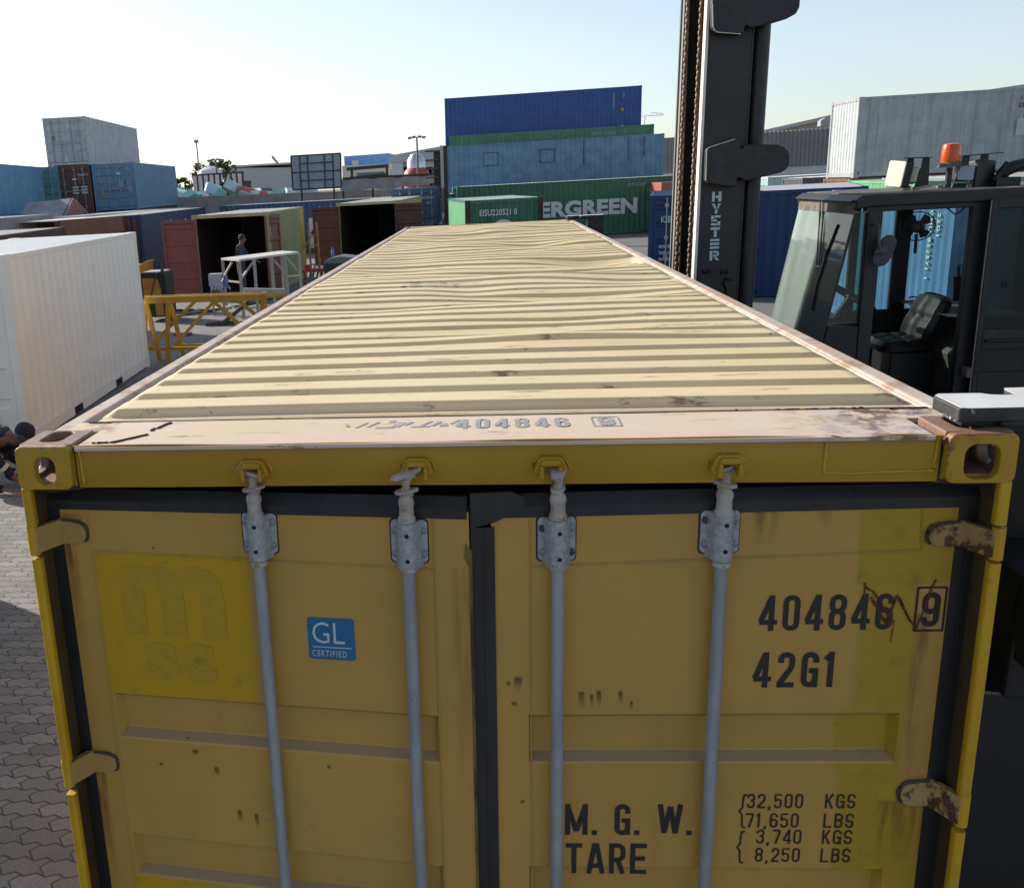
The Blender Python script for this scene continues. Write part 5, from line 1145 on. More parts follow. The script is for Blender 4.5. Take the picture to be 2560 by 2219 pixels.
# blue container further left (side towards us, runs towards the viewer) on a maroon one
Bf = at(101, 410, 50.6); F, th = along_right(at(0, 403.6, 43.5), Bf, 12.192)
C('sky blue container at the far left edge, upper tier beside the teal end', 12.192, SD, m_blueL, F, th, SD, face='end', near='wall')
C('maroon container under the sky blue one at the far left edge', 12.192, SD, m_maroon, F, th, 0, face='end', near='wall')
C('pale teal container seen edge on between sky blue and brown containers', 12.192, SD, m_teal, (row(-1)[0] + .75, row(-1)[1]), TH, SD, face='end', bands=5)
C('dark teal container hidden below the pale teal one', 12.192, SD, m_teal, (row(-1)[0] + .75, row(-1)[1]), TH, 0, face='end', rods=False)
# low row on the left, behind the white container
B_ = onz(*z7(690, 795), 2.80); A_ = onz(*z7(0, 850), 2.80); F, th = along_right(A_, B_, 6.058)
C('dusty pale grey container with closely ribbed side, behind the maroon one at left', 6.058, 2.80, P_('dusty_pale_grey', (.30, .28, .28), .6, .3, .2), F, th, 0, face='end', near='wall', mroof=m_roofpale)
B_ = onz(*z7(850, 962), SD); F, th = along_right(onz(*z7(5, 1072), SD), B_, 6.058)
C('low maroon container with pale dusty roof just behind the white container', 6.058, SD, m_maroon, F, th, 0, face='end', near='wall', mroof=m_roofpale)
# open sided shelter container (brown band over a dark opening)
B_ = onz(*z7(1612, 822), SD); A_ = onz(*z7(840, 880), SD); SL = 3.4; F, th = along_right(A_, B_, SL)
rz = th - pi / 2; loc = Vector((F[0], F[1], 0)) - Matrix.Rotation(rz, 3, 'Z') @ Vector((SL, 0, 0))
sh = thing('open_side_container', 'brown open sided container with dark interior, between the maroon and navy containers', 'container', loc, rz, GR)
mb = MB(); [mb.box(*sorted((x_, x_ + s * .14)), *sorted((y_, y_ + t * .14)), 0, SD - .02) for x_, s in ((0, 1), (SL, -1)) for y_, t in ((0, 1), (W_, -1))]; mb.build('corner_post', m_brown, sh)
MB().box(0, SL, W_ - .02, W_, 1.95, SD).build('side_band', P_('brown_band', (.15, .072, .05), .6, .3, .3), sh); MB().box(0.01, SL - .01, 0, .02, .1, SD).build('side_wall', m_brown, sh)
MB().box(0, SL, .01, W_ - .025, SD - .03, SD + .01).build('roof', m_roofpale, sh); MB().box(0, SL, .02, W_ - .02, .1, .16).build('floor', dark_m, sh)
mb = MB(); mb.box(1.3, 1.35, W_ - .06, W_ - .02, .1, 1.95); mb.build('prop', m_rail, sh)
B_ = onz(*z7(1815, 808), SD); F, th = along_right(B_, onz(492, 520, SD), 12.192)
F = (B_.x - W_ * cos(th), B_.y - W_ * sin(th))
C('dark navy container with plain ribbed side behind the open red door', 12.192, SD, m_navy, F, th, 0, face='end', near='wall', mroof=m_roofpale, mend=P_('purple_brown', (.085, .05, .055), .55, .3, .2))
B_ = onz(470, 518, SD); F, th = along_right(onz(278, 533, SD), B_, 12.192)
C('container with pale dusty roof lying far behind the navy one', 12.192, SD, m_navy, F, th, 0, face='end', near='wall', mroof=m_roofpale, mframe=m_rail)
# gabled cover standing on a grey container
R0, R1 = at(67, 508, 42.5), at(183, 494.6, 43); E0, E1 = at(54, 536, 41.3), at(159, 545, 41.3); G1 = at(222, 533, 44.4); G0 = E0 + (G1 - E1)
gc = thing('gabled_cover', 'weathered grey pitched cover with red gable end, leaning before the left stack', 'roof cover', (R1.x, R1.y, 0)); TI2 = Matrix.Translation((-R1.x, -R1.y, 0))
wood = P_('weathered_boards', (.30, .31, .34), .8, .45, .2, .2, streak=.4)
dn = Vector((0, 0, -.05))
MB().add([R0, R1, E1, E0, R0 + dn, R1 + dn, E1 + dn, E0 + dn], [(0, 1, 2, 3), (7, 6, 5, 4), (0, 4, 5, 1), (1, 5, 6, 2), (2, 6, 7, 3), (3, 7, 4, 0)]).build('roof_panel', wood, gc, M=TI2)
MB().add([R0, R1, G1, G0, R0 + dn, R1 + dn, G1 + dn, G0 + dn], [(0, 1, 2, 3), (7, 6, 5, 4), (0, 4, 5, 1), (1, 5, 6, 2), (2, 6, 7, 3), (3, 7, 4, 0)]).build('roof_panel', wood, gc, M=TI2)
gn = (R1 - R0).normalized() * .04
MB().add([R1 - gn, E1 - gn, G1 - gn, R1 - gn * 3, E1 - gn * 3, G1 - gn * 3], [(0, 1, 2), (5, 4, 3), (0, 3, 4, 1), (1, 4, 5, 2), (2, 5, 3, 0)]).build('gable_end', P_('faded_red_gable', (.24, .075, .07), .6, .5, .2, .3, dcol=(.3, .25, .25)), gc, M=TI2)
d_ = (E1 - E0).normalized(); thg = math.atan2(d_.y, d_.x)
C('grey ribbed container carrying the pitched cover', 6.058, E1.z - .08, P_('mid_grey_ribs', (.15, .16, .18)), (E1.x + .3 - 6.058 * cos(thg), E1.y + .15 - 6.058 * sin(thg)), thg, 0, face='side', near='wall')
# blue containers behind the open ones, at the foot of the concrete wall
F0b = onz(*z8(20, 725), SD)
b2 = C('deep blue container with white diamond sign behind the open containers', 12.192, SD, P_('dull_blue', (.04, .085, .18), .5, .35, .2, .15), (F0b.x - 3.4, F0b.y + .5), .06, 0, face='side', near='wall', mroof=m_roofpale)
MB().box(4.6, 5.5, -.002, .008, .25, 1.75).build('white_sign', m_whitepaint, b2); mb = MB().prism([(5.05, .45), (5.45, 1.0), (5.05, 1.55), (4.65, 1.0)], 'y', -.006, -.003); mb.build('diamond_mark', m_navy, b2)
MB().box(9.0, 12.0, -.002, .010, .3, SD - .15).build('panel', m_blueL, b2)
pA = at(*z8(1365, 560), 47); dz_ = pA.z - SD
db = C('slate blue door ended container with white number, standing back beside the maroon door', 6.058, pA.z, P_('slate_blue', (.05, .10, .16), .5, .3, .2), (pA.x, pA.y), .10, 0, face='end', bands=4)
endtext(db, 6.058, 'CYNU 300756 8', 1.42, pA.z - .55, .12, m_letterL, .62); endtext(db, 6.058, '2261', 1.75, pA.z - .78, .11, m_letterL, .7)
C('blue grey container between slate blue container and dark column', 6.058, pA.z - .1, m_blueold, (pA.x + 2.9, pA.y + 4.5), .06, 0, face='side', near='wall', mroof=m_roofpale)
# ---------------- stack in the middle
ev = C('long green container with huge white lettering at the bottom of the middle stack', 12.192, HC, m_green, (-1.72, 50.67), .105, 0, face='side', near='wall', mroof=m_roofmint, mframe=m_green)
tx_ = text('EVERGREEN', .76 / .728, m_whitepaint, ev, wallM(0, -.004, 1.10), sx=1, bold=.05, space=1.04); k9 = 6.55 / tx_.dimensions.x
for v in tx_.data.vertices: v.co.x = v.co.x * k9 + 2.95
text('EITU1081', .17 / .728, m_letterL, ev, wallM(9.0, .004, 2.45), sx=.75, space=1.5); text('45G1', .15 / .728, m_letterL, ev, wallM(10.0, .004, 2.14), sx=.75, space=1.5)
C('yellow ended container hidden under the weathered blue one in the middle stack', 12.192, SD, P_('old_yellow', (.30, .22, .03)), (-2.35, 56.3), .02, 0, face='side', near='wall', simple=True)
lb = C('weathered pale blue container with two square outlines, second tier of middle stack', 12.192, SD, m_blueold, (-2.37, 56.32), .0, SD, face='side', near='wall', mroof=m_roofmint, mframe=m_blueold)
for x_ in (2.05, 5.25):
    mb = MB(); o_, i_ = rrect(x_, x_ + .86, 1.35, 2.10, .01, 1), rrect(x_ + .035, x_ + .825, 1.385, 2.065, .008, 1); mb.ring(o_, i_, 'y', .0, .012); mb.build('outline_mark', m_navy, lb)
mb = MB(); random.seed(31)
for x_ in (7.72, 10.2, 11.05): mb.box(x_, x_ + .05, .002, .010, random.uniform(1.1, 1.9), SD - .1)
mb.build('rust_run', P_('rust_run', (.07, .045, .03)), lb)
ww_ = P_('sunlit_white', (.66, .67, .66), .5, .25, .2)  # sun on the stack's left ends put into a near white
for zz in (0,): C('white ended container at the foot of the third row of the middle stack', 12.192, HC, m_green2, (-2.55, 59.3), .02, zz, face='side', near='wall', mend=ww_, mframe=ww_, simple=False)
zg = at(1123, 340.5, 59.4).z - HC
g2 = C('green container showing only its upper band, third tier of middle stack', 12.192, HC, m_green2, (at(1123, 340.5, 59.4).x, 59.4), .03, HC, face='side', near='wall', mroof=m_roofmint, mend=m_cream)
g2.location.z = max(HC, zg)
text('EITU1110085', .17 / .728, m_letterL, g2, wallM(8.6, .004, 2.45), sx=.75, space=1.4)
C('pale ended container below the top blue one at the back of the middle stack', 12.192, HC, m_royal, (-2.66, 62.4), .03, 0, face='side', near='wall', mend=ww_)
C('pale ended container on the second tier at the back of the middle stack', 12.192, HC, m_royal, (-2.66, 62.4), .03, HC, face='side', near='wall', mend=ww_)
zb_ = at(1110.9, 246.3, 62.5).z - HC
th_ = math.atan2(1, 60)
bh = C('deep blue long container crowning the middle stack', 12.192, HC, m_royal, (at(1110.9, 246.3, 62.5).x, 62.5), .0, zb_, face='side', near='wall', mend=ww_, mframe=m_royal)
for (xx_, s_) in ((10.45, 'TCNU 840523 1'), (11.05, '45G1')): text(s_, .16, m_letterL, bh, wallM(xx_, .004, 2.55, RAD(-90)), sx=.95)
MB().box(10.95, 11.13, .0, .008, 1.45, 1.63).build('warning_mark', P_('amber_mark', (.45, .26, .03)), bh); MB().box(10.98, 11.12, .0, .008, .35, .62).build('pale_mark', m_letterL, bh)
# green 20 ft in front of the stack
TE = .13
m_ruststeel = P_('rusty_dark_steel', (.05, .03, .025), .7, .4, .4, .3)
ei = C('green container with small white number and round white mark, before the middle stack', 6.058, SD, m_greenlit, (-.75, 28.8), TE, 0, face='end', near='wall', mend=m_green, mroof=m_roofmint, mframe=m_green)  # lit side and shaded end: the light is put into two greens
mb = MB(); [mb.box(6.052, 6.0635, *sorted((y_, y_ + t * .16)), 0, SD + .002) for y_, t in ((-.003, 1), (W_ + .003, -1))]; mb.build('rusty_post', m_ruststeel, ei)
nz = at(1236, 528, 29.2).z
endtext(ei, 6.03, 'EISU220521 0', .34 + .10, nz - .12, .19, m_whitepaint, .80)
mb = MB(); cy, cz = 1.19, nz - .62; mb.prism([(cy + .40 * cos(t), cz + .36 * sin(t)) for t in np.linspace(0, 2 * pi, 25)[:-1]], 'x', 6.04, 6.056); mb.build('round_mark', m_whitepaint, ei)
MB().prism([(.72 - .24, nz - .44), (.72, nz - .70), (.72 + .24, nz - .44), (.72, nz - .18)], 'x', 6.04, 6.056).build('diamond_mark', P_('dark_green_mark', (.02, .05, .045)), ei)
# ---------------- right side
rf_ = P_('sunlit_blue_roof', (.55, .54, .56), .6, .3, .1, .08)  # sun on the blue container's roof put into a pale colour
kb = C('dark blue container end with upright rods and white KSBU lettering, left of the tall mast', 6.058, SD, m_deepnavy, (3.98, 23.3), -.17, 0, face='end', near='door', bands=5)
endtext(kb, 6.058, 'KSBU 01', .30, 1.92, .17, m_letterL, .62); endtext(kb, 6.058, '22', .92, 1.70, .15, m_letterL, .7)
for i, s_ in enumerate(('MAX. GROSS', 'TARE', 'PAYLOAD', '', 'CU. CAP')):
    if s_: endtext(kb, 6.058, s_, .27, 1.30 - i * .16, .075, m_letterL, .7)
bn = C('deep blue container end with pale sunlit roof between mast and cab', 6.058, SD, m_deepnavy, (6.42, 22.9), -.26, 0, face='end', near='wall', mroof=rf_)
C('faded red container with only its corner showing beside the mast', 6.058, SD, m_pink, (8.6, 49.5), .1, 0, face='end', near='wall')
bw = C('bright blue container with white upright numbers standing behind the open cab', 6.058, SD, m_bluepure, (7.2, 14.2), -.02, 0, face='end', near='door', bands=4)
def lefttext(root, s, xx, zz, h): # running down the left side of an end-on container
    text(s, h / .728, m_whitepaint, root, Matrix.Translation((xx, .002, zz)) @ Matrix.Rotation(RAD(90), 4, 'X') @ Matrix.Rotation(RAD(-90), 4, 'Z'), sx=1.0, bold=.004, space=1.25)
lefttext(bw, 'TGHU 852571 1', 5.15, 2.45, .11); lefttext(bw, '22G1', 5.45, 2.3, .11)
# pale grey container on the upper tier, on a rust brown one
Gf = at(*z9(395, 330), 33.3); zg_ = Gf.z - SD; thr = .04
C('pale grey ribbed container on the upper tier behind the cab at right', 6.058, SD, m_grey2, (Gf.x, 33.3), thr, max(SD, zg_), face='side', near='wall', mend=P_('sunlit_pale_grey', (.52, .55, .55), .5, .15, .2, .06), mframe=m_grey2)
gr_ = bpy.data.objects['shipping_container'] if False else None
last = [o for o in COL.objects if o.name.startswith('shipping_container') and o.parent is None][-1]
text('144 7610', .15 / .728, m_darkletter, last, wallM(5.02, .004, 2.20), sx=.8, bold=.004, space=1.2); text('22G1', .14 / .728, m_darkletter, last, wallM(5.0, .004, 1.98), sx=.8, bold=.004, space=1.2)
MB().box(5.0, 5.38, .0, .010, 1.1, 1.62).build('pale_patch', P_('pale_patch', (.44, .47, .48)), last); MB().box(5.25, 5.38, .0, .008, 1.66, 1.80).build('dark_patch', P_('dark_patch', (.10, .13, .17)), last)
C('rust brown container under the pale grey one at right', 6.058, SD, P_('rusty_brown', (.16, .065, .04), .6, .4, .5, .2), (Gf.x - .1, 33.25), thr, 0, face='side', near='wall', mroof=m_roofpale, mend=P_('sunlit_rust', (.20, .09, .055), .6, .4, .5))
G1_ = onz(*z9(120, 1112), SD)
C('light green sunlit container left of the beacon, behind the cab roof', 6.058, SD, m_greenlit, (G1_.x + .5, 23.9), -.03, 0, face='end', near='wall', mroof=m_roofpale)
C('light green sunlit container farther right behind the work lamps', 6.058, SD, m_greenlit, (14.2, 23.7), -.02, 0, face='end', near='wall', mroof=m_roofpale)
C('long container with dusty pale roof filling the row between the two light green ones', 6.058, SD, m_cyan, (12.0, 24.6), -.02, 0, face='end', near='wall', mroof=m_roofpale)
C('pale cyan ribbed container far back, right of the mast', 6.058, SD, m_cyan, (13.4, 48.3), .03, 0, face='side', near='wall', mroof=m_roofpale, mend=m_cyan)
C('dark grey flat roofed container in front of the pale cyan one', 6.058, SD, P_('slate_grey_box', (.10, .115, .125)), (12.6, 40.2), .05, -.0, face='side', near='wall', mroof=m_roofpale)
# container outside the frame at left whose shadow falls over the paving
C('blue container standing just left of the viewer', 12.192, SD, m_blue, (-6.4 - W_, -6.2), 0, 0, face='end', near='wall')

# ------------------------------------------------------------------ walls, sheds and far buildings
conc = P_('concrete_wall', (.30, .285, .27), .9, .4, 0, .12, streak=.4)
wl0, wl1 = at(*z7(2100, 590), 64), at(*z8(1260, 560), 64)
wl = MB(); A_, B_ = at(434, 494, 63), at(*z8(1250, 562), 66)
d_ = (B_ - A_).normalized(); A2 = A_ - d_ * 22; B2 = B_ + d_ * 22; hw = .12
wl.add([A2 + Vector((0, 0, 0)), B2, Vector((B2.x, B2.y, 0)), Vector((A2.x, A2.y, 0))] + [p + Vector((0, .25, 0)) for p in (A2, B2, Vector((B2.x, B2.y, 0)), Vector((A2.x, A2.y, 0)))], [(0, 1, 2, 3), (7, 6, 5, 4), (0, 4, 5, 1), (1, 5, 6, 2), (2, 6, 7, 3), (3, 7, 4, 0)])
tag(wl.build('concrete_wall', conc), 'long low grey concrete wall behind the open containers', 'wall')
# board on posts (back of a sign)
P4 = [at(*z8(*p), 60) for p in [(133, 150), (745, 115), (755, 535), (160, 565)]]
bd = thing('billboard', 'grey billboard seen from behind with dark frame, standing over the concrete wall', 'billboard', (P4[3].x, 60, 0)); TB = Matrix.Translation((-P4[3].x, -60, 0))
MB().prism([(p.x, p.z) for p in P4], 'y', 60, 60.06).build('panel', P_('grey_sheet', (.30, .35, .40), .5, .25, .1, .1, streak=.3), bd, M=TB)
mb = MB(); L4 = lambda u, v: (P4[0] * (1 - u) + P4[1] * u) * (1 - v) + (P4[3] * (1 - u) + P4[2] * u) * v
for u in (.175, .335, .675, .845): mb.bar(L4(u, 0) - Vector((0, .05, 0)), L4(u, 1.0) - Vector((0, .05, 0)), .07, .06)
for v in (.24, .49, .745): mb.bar(L4(.16 if v != .49 else 0, v) - Vector((0, .05, 0)), L4(.86 if v != .49 else 1, v) - Vector((0, .05, 0)), .06, .06)
for a, b in (((0, 0), (1, 0)), ((1, 0), (1, 1)), ((0, 1), (1, 1)), ((0, 0), (0, 1))): mb.bar(L4(*a), L4(*b), .05, .09)
mb.build('frame', plain('dark_frame', (.05, .042, .036), .7), bd, M=TB)
for u in (.175, .845): q = L4(u, 1); MB().box(q.x - .05, q.x + .05, 59.98, 60.08, 0, q.z).build('post', plain('post_steel', (.05, .045, .04), .7), bd, M=TB)
# tarpaulin over a long dark frame
tp_ = MB(); nU, nV = 60, 12; TA, TBq, TC, TD = at(*z8(765, 440), 62.5), at(*z8(1890, 385), 62.5), at(*z8(1925, 495), 62.5), at(*z8(745, 570), 62.5); random.seed(2)
vs = []
for i in range(nU + 1):
    for j in range(nV + 1):
        u, v = i / nU, j / nV; p = (TA * (1 - u) + TBq * u) * (1 - v) + (TD * (1 - u) + TC * u) * v
        sag = .12 * abs(sin(u * pi * 3)) * v; p = p + Vector((0, -.25 * v + .10 * sin(u * 40) * v + .07 * sin(u * 23 + v * 4), -sag + (.12 * v if u > .75 else 0))); vs.append(p)
tp_.add(vs, [(i * (nV + 1) + j, (i + 1) * (nV + 1) + j, (i + 1) * (nV + 1) + j + 1, i * (nV + 1) + j + 1) for i in range(nU) for j in range(nV)])
tr = thing('covered_frame', 'long dark steel frame hung with grey tarpaulin over the concrete wall', 'covered frame', (TA.x, 62.6, 0)); TT = Matrix.Translation((-TA.x, -62.6, 0))
tp_.build('tarpaulin', P_('grey_tarpaulin', (.27, .26, .255), .8, .3, 0, .12), tr, smooth=True, M=TT)
mb = MB(); mb.bar(TA + Vector((0, .1, .05)), TBq + Vector((.0, .1, .05)), .15, .16)
for u in (0, .33, .66, 1): p = TA * (1 - u) + TBq * u; mb.box(p.x - .06, p.x + .06, p.y + .1, p.y + .2, 0, p.z)
mb.build('frame', plain('brown_steel', (.05, .035, .03), .7), tr, M=TT)
# dark slatted shed behind the tarpaulin
SA, SB = at(*z8(830, 310), 70), at(*z8(1330, 270), 70); zb2 = at(*z8(870, 425), 70).z
shd = thing('slatted_shed', 'dark brown slatted shed roof above the tarpaulin', 'shed', (SA.x, 70, 0)); TS = Matrix.Translation((-SA.x, -70, 0))
mb = MB(); mb.bar(SA, SB, 1.2, .22); [mb.box(x_ - .08, x_ + .08, 70, 70.2, 0, SA.z) for x_ in (SA.x + .3, SB.x - .1)]; mb.bar(Vector((SA.x, 70, zb2)), Vector((SB.x, 70, zb2 + .15)), .2, .2); mb.build('frame', plain('brown_steel2', (.06, .04, .034), .7), shd, M=TS)
mb = MB(); n_ = 16
for i in range(n_): x_ = SA.x + .6 + i * (SB.x - SA.x - .9) / n_; mb.box(x_, x_ + .13, 70.3, 70.36, zb2, SA.z - .3)
mb.build('slats', plain('pale_slats', (.38, .40, .42), .6), shd, M=TS)
def box_building(name, label, cat, px0, px1, pyt0, pyt1, Y, depth, mat, zbase=0, group=None, extra=None):
    A = at(px0, pyt0, Y); B = at(px1, pyt1, Y)
    r_ = thing(name, label, cat, (A.x, Y, zbase), 0, group)
    MB().prism([(0, 0), (B.x - A.x, 0), (B.x - A.x, B.z - zbase), (0, A.z - zbase)], 'y', 0, depth).build('wall', mat, r_)
    return r_, A, B
m_far = P_('far_grey_wall', (.46, .46, .45), .8, .2, 0, .06); m_farb = P_('far_blue_cladding', (.16, .33, .66), .6, .1, 0, .05); m_farw = P_('far_pale_wall', (.58, .57, .55), .8, .15, 0, .05)
r1, A, B = box_building('warehouse', 'long low pale grey building behind the tanks at left', 'warehouse', 560, 730, 420, 419, 135, 20, m_far)
mb = MB().box(-.2, B.x - A.x + .2, -.25, 20, A.z, A.z + .25); mb.build('roof', m_farw, r1)
for x_, w_, h_ in ((1.5, 1.4, 2.2), (4.5, 2.2, 2.4)): MB().box(x_, x_ + w_, -.08, 0, 1.2, 1.2 + h_).build('window', plain('far_window', (.12, .13, .14), .3), r1)
r2, A, B = box_building('factory', 'blue clad factory building in the far middle', 'factory', 860, 972, 391, 383, 150, 30, m_farb)
q = at(*z8(880, 200), 149.5); q2 = at(*z8(965, 275), 149.5); MB().box(q.x - A.x, q2.x - A.x, -.4, 0, q2.z, q.z).build('window', m_farw, r2)
qa = at(*z8(765, 270), 140); qb = at(*z8(1340, 250), 140)
r5, A, B = box_building('annexe', 'low white annexe in front of the blue factory', 'building', 855, 975, 415, 410, 138, 8, m_farw)
MB().box(0, B.x - A.x, -.1, 0, .9, 1.6).build('window', plain('far_glass', (.15, .17, .2), .3), r5)
r3 = thing('hall', 'pale curved roofed hall to the left of the middle stack', 'hall', (at(970, 392, 125).x, 125, 0)); XB = at(970, 392, 125).x
prof = [at(*z8(*p), 125) for p in [(1335, 150), (1500, 115), (1750, 70), (2000, 25), (2060, 15)]]
MB().prism([(p.x - XB, p.z) for p in prof] + [(prof[-1].x - XB + 4, prof[-1].z), (prof[-1].x - XB + 4, at(*z8(1500, 220), 125).z), (0, at(*z8(1340, 235), 125).z)], 'y', 0, 30).build('upper_wall', m_far, r3)
MB().box(.4, prof[-1].x - XB + 4, 1.0, 29, 0, at(*z8(1500, 220), 125).z).build('wall', m_farw, r3)
for px, w_ in ((1425, 2.6), (1505, 1.7), (1740, 1.3), (1810, 1.6)):
    q = at(*z8(px, 300), 126); MB().box(q.x - XB, q.x - XB + w_, .9, 1.0, .6, at(*z8(px, 290), 126).z).build('window' if px != 1505 else 'door', plain('far_opening', (.10, .10, .11) if px != 1505 else (.16, .08, .06), .5), r3)
MB().box(0.5, 1.9, -.6, .6, 0, at(*z8(1380, 235), 124).z).build('pillar', m_farw, r3)
# red tank with silver chimneys
q = at(*z8(1680, 375), 95); tk = thing('red_tank', 'red domed tank with silver pipes behind the tarpaulin', 'tank', (q.x, 95, 0))
rr_ = abs(at(*z8(1830, 375), 95).x - at(*z8(1515, 375), 95).x) / 2
MB().lathe([(rr_, 0), (rr_, q.z - .1), (rr_ * .95, q.z + .3), (rr_ * .6, q.z + .75), (.05, q.z + .9)], n=24).build('body', P_('tank_red', (.38, .07, .06), .5), tk, smooth=True)
for px in (1620, 1722):
    a = at(*z8(px, 310), 95); b = at(*z8(px, 150), 95); mb = MB(); mb.lathe([(.16, 1), (.16, b.z - .6), (.28, b.z - .5), (.28, b.z - .25), (.12, b.z), (.05, b.z + .1)], (a.x - q.x, 0, 0), 10); mb.build('chimney', plain('chimney_silver', (.62, .63, .65), .3, .5), tk, smooth=True)
MB().lathe([(.9, q.z + .5), (.9, q.z + 1.3), (.5, q.z + 1.9), (.05, q.z + 2)], (0, 0, 0), 14).build('dome', plain('dome_silver', (.55, .56, .58), .3, .6), tk, smooth=True)
# dark rack and steel column beside the stack
q0, q1, q2 = at(1073, 377, 57), at(1096, 374, 57), at(1079, 450, 57)
rk = thing('steel_rack', 'dark steel tower of stacked ledges left of the pale column', 'rack', (q0.x, 57, 0))
MB().box(.25, q1.x - q0.x + .3, 0, 2, 0, q0.z).build('body', plain('rack_dark', (.045, .042, .042), .8), rk)
mb = MB(); [mb.box(-.25, q1.x - q0.x, -.3, .3, q0.z - .08 - i * .50, q0.z - i * .50) for i in range(5)]; mb.build('ledge', plain('rack_ledge', (.09, .08, .075), .8), rk)
ca = at(1104, 364, 47); cm = at(1104, 470, 47); cl = thing('steel_column', 'tall pale column with red base and bent pipe, left of the middle stack', 'column', (ca.x, 47, 0))
MB().box(-.075, .075, -.06, .06, cm.z, ca.z).build('shaft', plain('column_grey', (.36, .37, .36), .7, var=.2), cl); MB().box(-.07, .07, -.055, .055, 0, cm.z).build('base', P_('column_red', (.20, .085, .075), .7, .5), cl)
MB().box(.075, .26, -.02, .3, 0, ca.z - .02).build('flank', plain('column_dark', (.04, .036, .036), .8), cl)
mb = MB(); qb = at(1103, 545, 46.9); mb.tube([(-.02, -.1, qb.z + .25), (-.02, -.1, qb.z), (-.12, -.1, qb.z - .25), (-.22, -.1, qb.z - .30)], .05, 8); mb.build('pipe', plain('pipe_white', (.5, .5, .48), .5), cl, smooth=True)
# right hand warehouse, corrugated with gabled roof
cw = N('corrugated_grey'); x, y, z = cw.xyz(); f = cw.math('SINE', cw.math('MULTIPLY', x, 21)); c = cw.mix(cw.ramp(cw.noise(.4, 5), .3, .7), (.24, .235, .225), (.30, .295, .28)); cw.bump(f, .5, .05); m_cw = cw.done(c, .7)
WA, WB = at(1640, 347, 78), at(2080, 319, 78); ww = thing('warehouse', 'grey corrugated warehouse with beige pitched roof behind the mast', 'warehouse', (WA.x, 78, 0)); dx = WB.x - WA.x
mb = MB(); n_ = 110
mb2 = []
for i in range(n_ + 1):
    t = i / n_; mb2 += [(dx * t - 2 + 4 * t, (.12 if i % 2 else 0), 2.9), (dx * t - 2 + 4 * t, (.12 if i % 2 else 0), WA.z + (WB.z - WA.z) * t)]
mb.add(mb2, [(2 * i, 2 * i + 2, 2 * i + 3, 2 * i + 1) for i in range(n_)]); mb.build('wall', m_cw, ww, fix=False)
MB().box(-2, dx + 2, .13, .4, 0, 2.9).build('plinth', m_farw, ww)
MB().prism([(-2, WA.z - .15), (dx + 2, WB.z - .15), (dx + 2, WB.z + .02), (-2, WA.z + .02)], 'y', .15, 14).build('roof', P_('fibre_roof', (.42, .40, .36), .8, .3, 0, .08), ww)
gb = [at(*p, 110) for p in [(1880, 336), (2075, 292), (2330, 250), (2560, 216), (2760, 190), (3000, 230)]]
w2 = thing('warehouse', 'beige gabled warehouse roof rising above the pale grey container at right', 'warehouse', (gb[0].x, 110, 0))
MB().prism([(p.x - gb[0].x, p.z) for p in gb] + [(gb[-1].x - gb[0].x, 0), (0, 0)], 'y', 0, 1).build('wall', P_('beige_cladding', (.46, .42, .34), .8, .2, 0, .06), w2)
mb = MB(); [mb.bar(Vector((a.x - gb[0].x, 0, a.z)), Vector((b.x - gb[0].x, 0, b.z)), 2.4, .35) for a, b in zip(gb, gb[1:])]; mb.build('roof', m_far, w2)
q = at(2060, 314, 100); mb = MB().prism([(0, 0), (1.2, 0), (1.2, .5), (.9, .75), (.4, .75), (0, .5)], 'y', 0, 1); vn = mb.build('roof_vent', plain('vent_grey', (.30, .31, .32), .5), w2); vn.location = (q.x - gb[0].x, -9, q.z)
# striped stall of white panels with tanks behind it
A_, B_ = at(481, 440, 76), at(608, 437, 76); st_ = thing('striped_stall', 'white and brown striped stall in front of the white tanks', 'stall', (A_.x, 76, 0)); zl = 2.0; w_ = B_.x - A_.x
mb = MB(); n_ = 9
for i in range(n_):
    if i in (5, 6): continue
    mb.box(i * w_ / n_, i * w_ / n_ + w_ / n_ * .68, 0, .08, zl, A_.z)
mb.build('panel', P_('stall_white', (.60, .56, .55), .7, .3), st_)
mb = MB(); [mb.box(i * w_ / n_ + w_ / n_ * .68, (i + 1) * w_ / n_, .01, .12, 0, A_.z) for i in range(n_)]; mb.box(-.05, w_ + .05, -.03, .15, A_.z, A_.z + .12); mb.box(w_ * .62, w_ * .8, -.01, .1, A_.z - .5, A_.z - .38); mb.box(0, w_, .14, 2.5, 0, A_.z - .6); mb.build('frame', plain('stall_brown', (.06, .042, .04), .8), st_)
for i, (p0_, p1_, pt) in enumerate(((493, 522, 433), (504, 560, 426))):
    a, b = at(p0_, pt, 92), at(p1_, pt, 92); r_ = (b.x - a.x) / 2
    t_ = thing('water_tank', ('smaller white water tank at left of the pair', 'larger white water tank with pale bands beside the smaller one')[i], 'tank', ((a.x + b.x) / 2, 92 - i, 0), 0, 'white water tanks')
    MB().lathe([(r_, 0), (r_, a.z - .35), (r_ * .93, a.z - .05), (r_ * .5, a.z + .2), (.1, a.z + .3)], n=24).build('body', plain('tank_white', (.62, .66, .70), .4), t_, smooth=True)
    mb = MB(); [mb.lathe([(r_ * 1.01, z_), (r_ * 1.015, z_ + .05), (r_ * 1.01, z_ + .1)], n=24) for z_ in (a.z - .5, a.z - 1.1)]; mb.build('band', plain('tank_band', (.42, .50, .56), .5), t_)
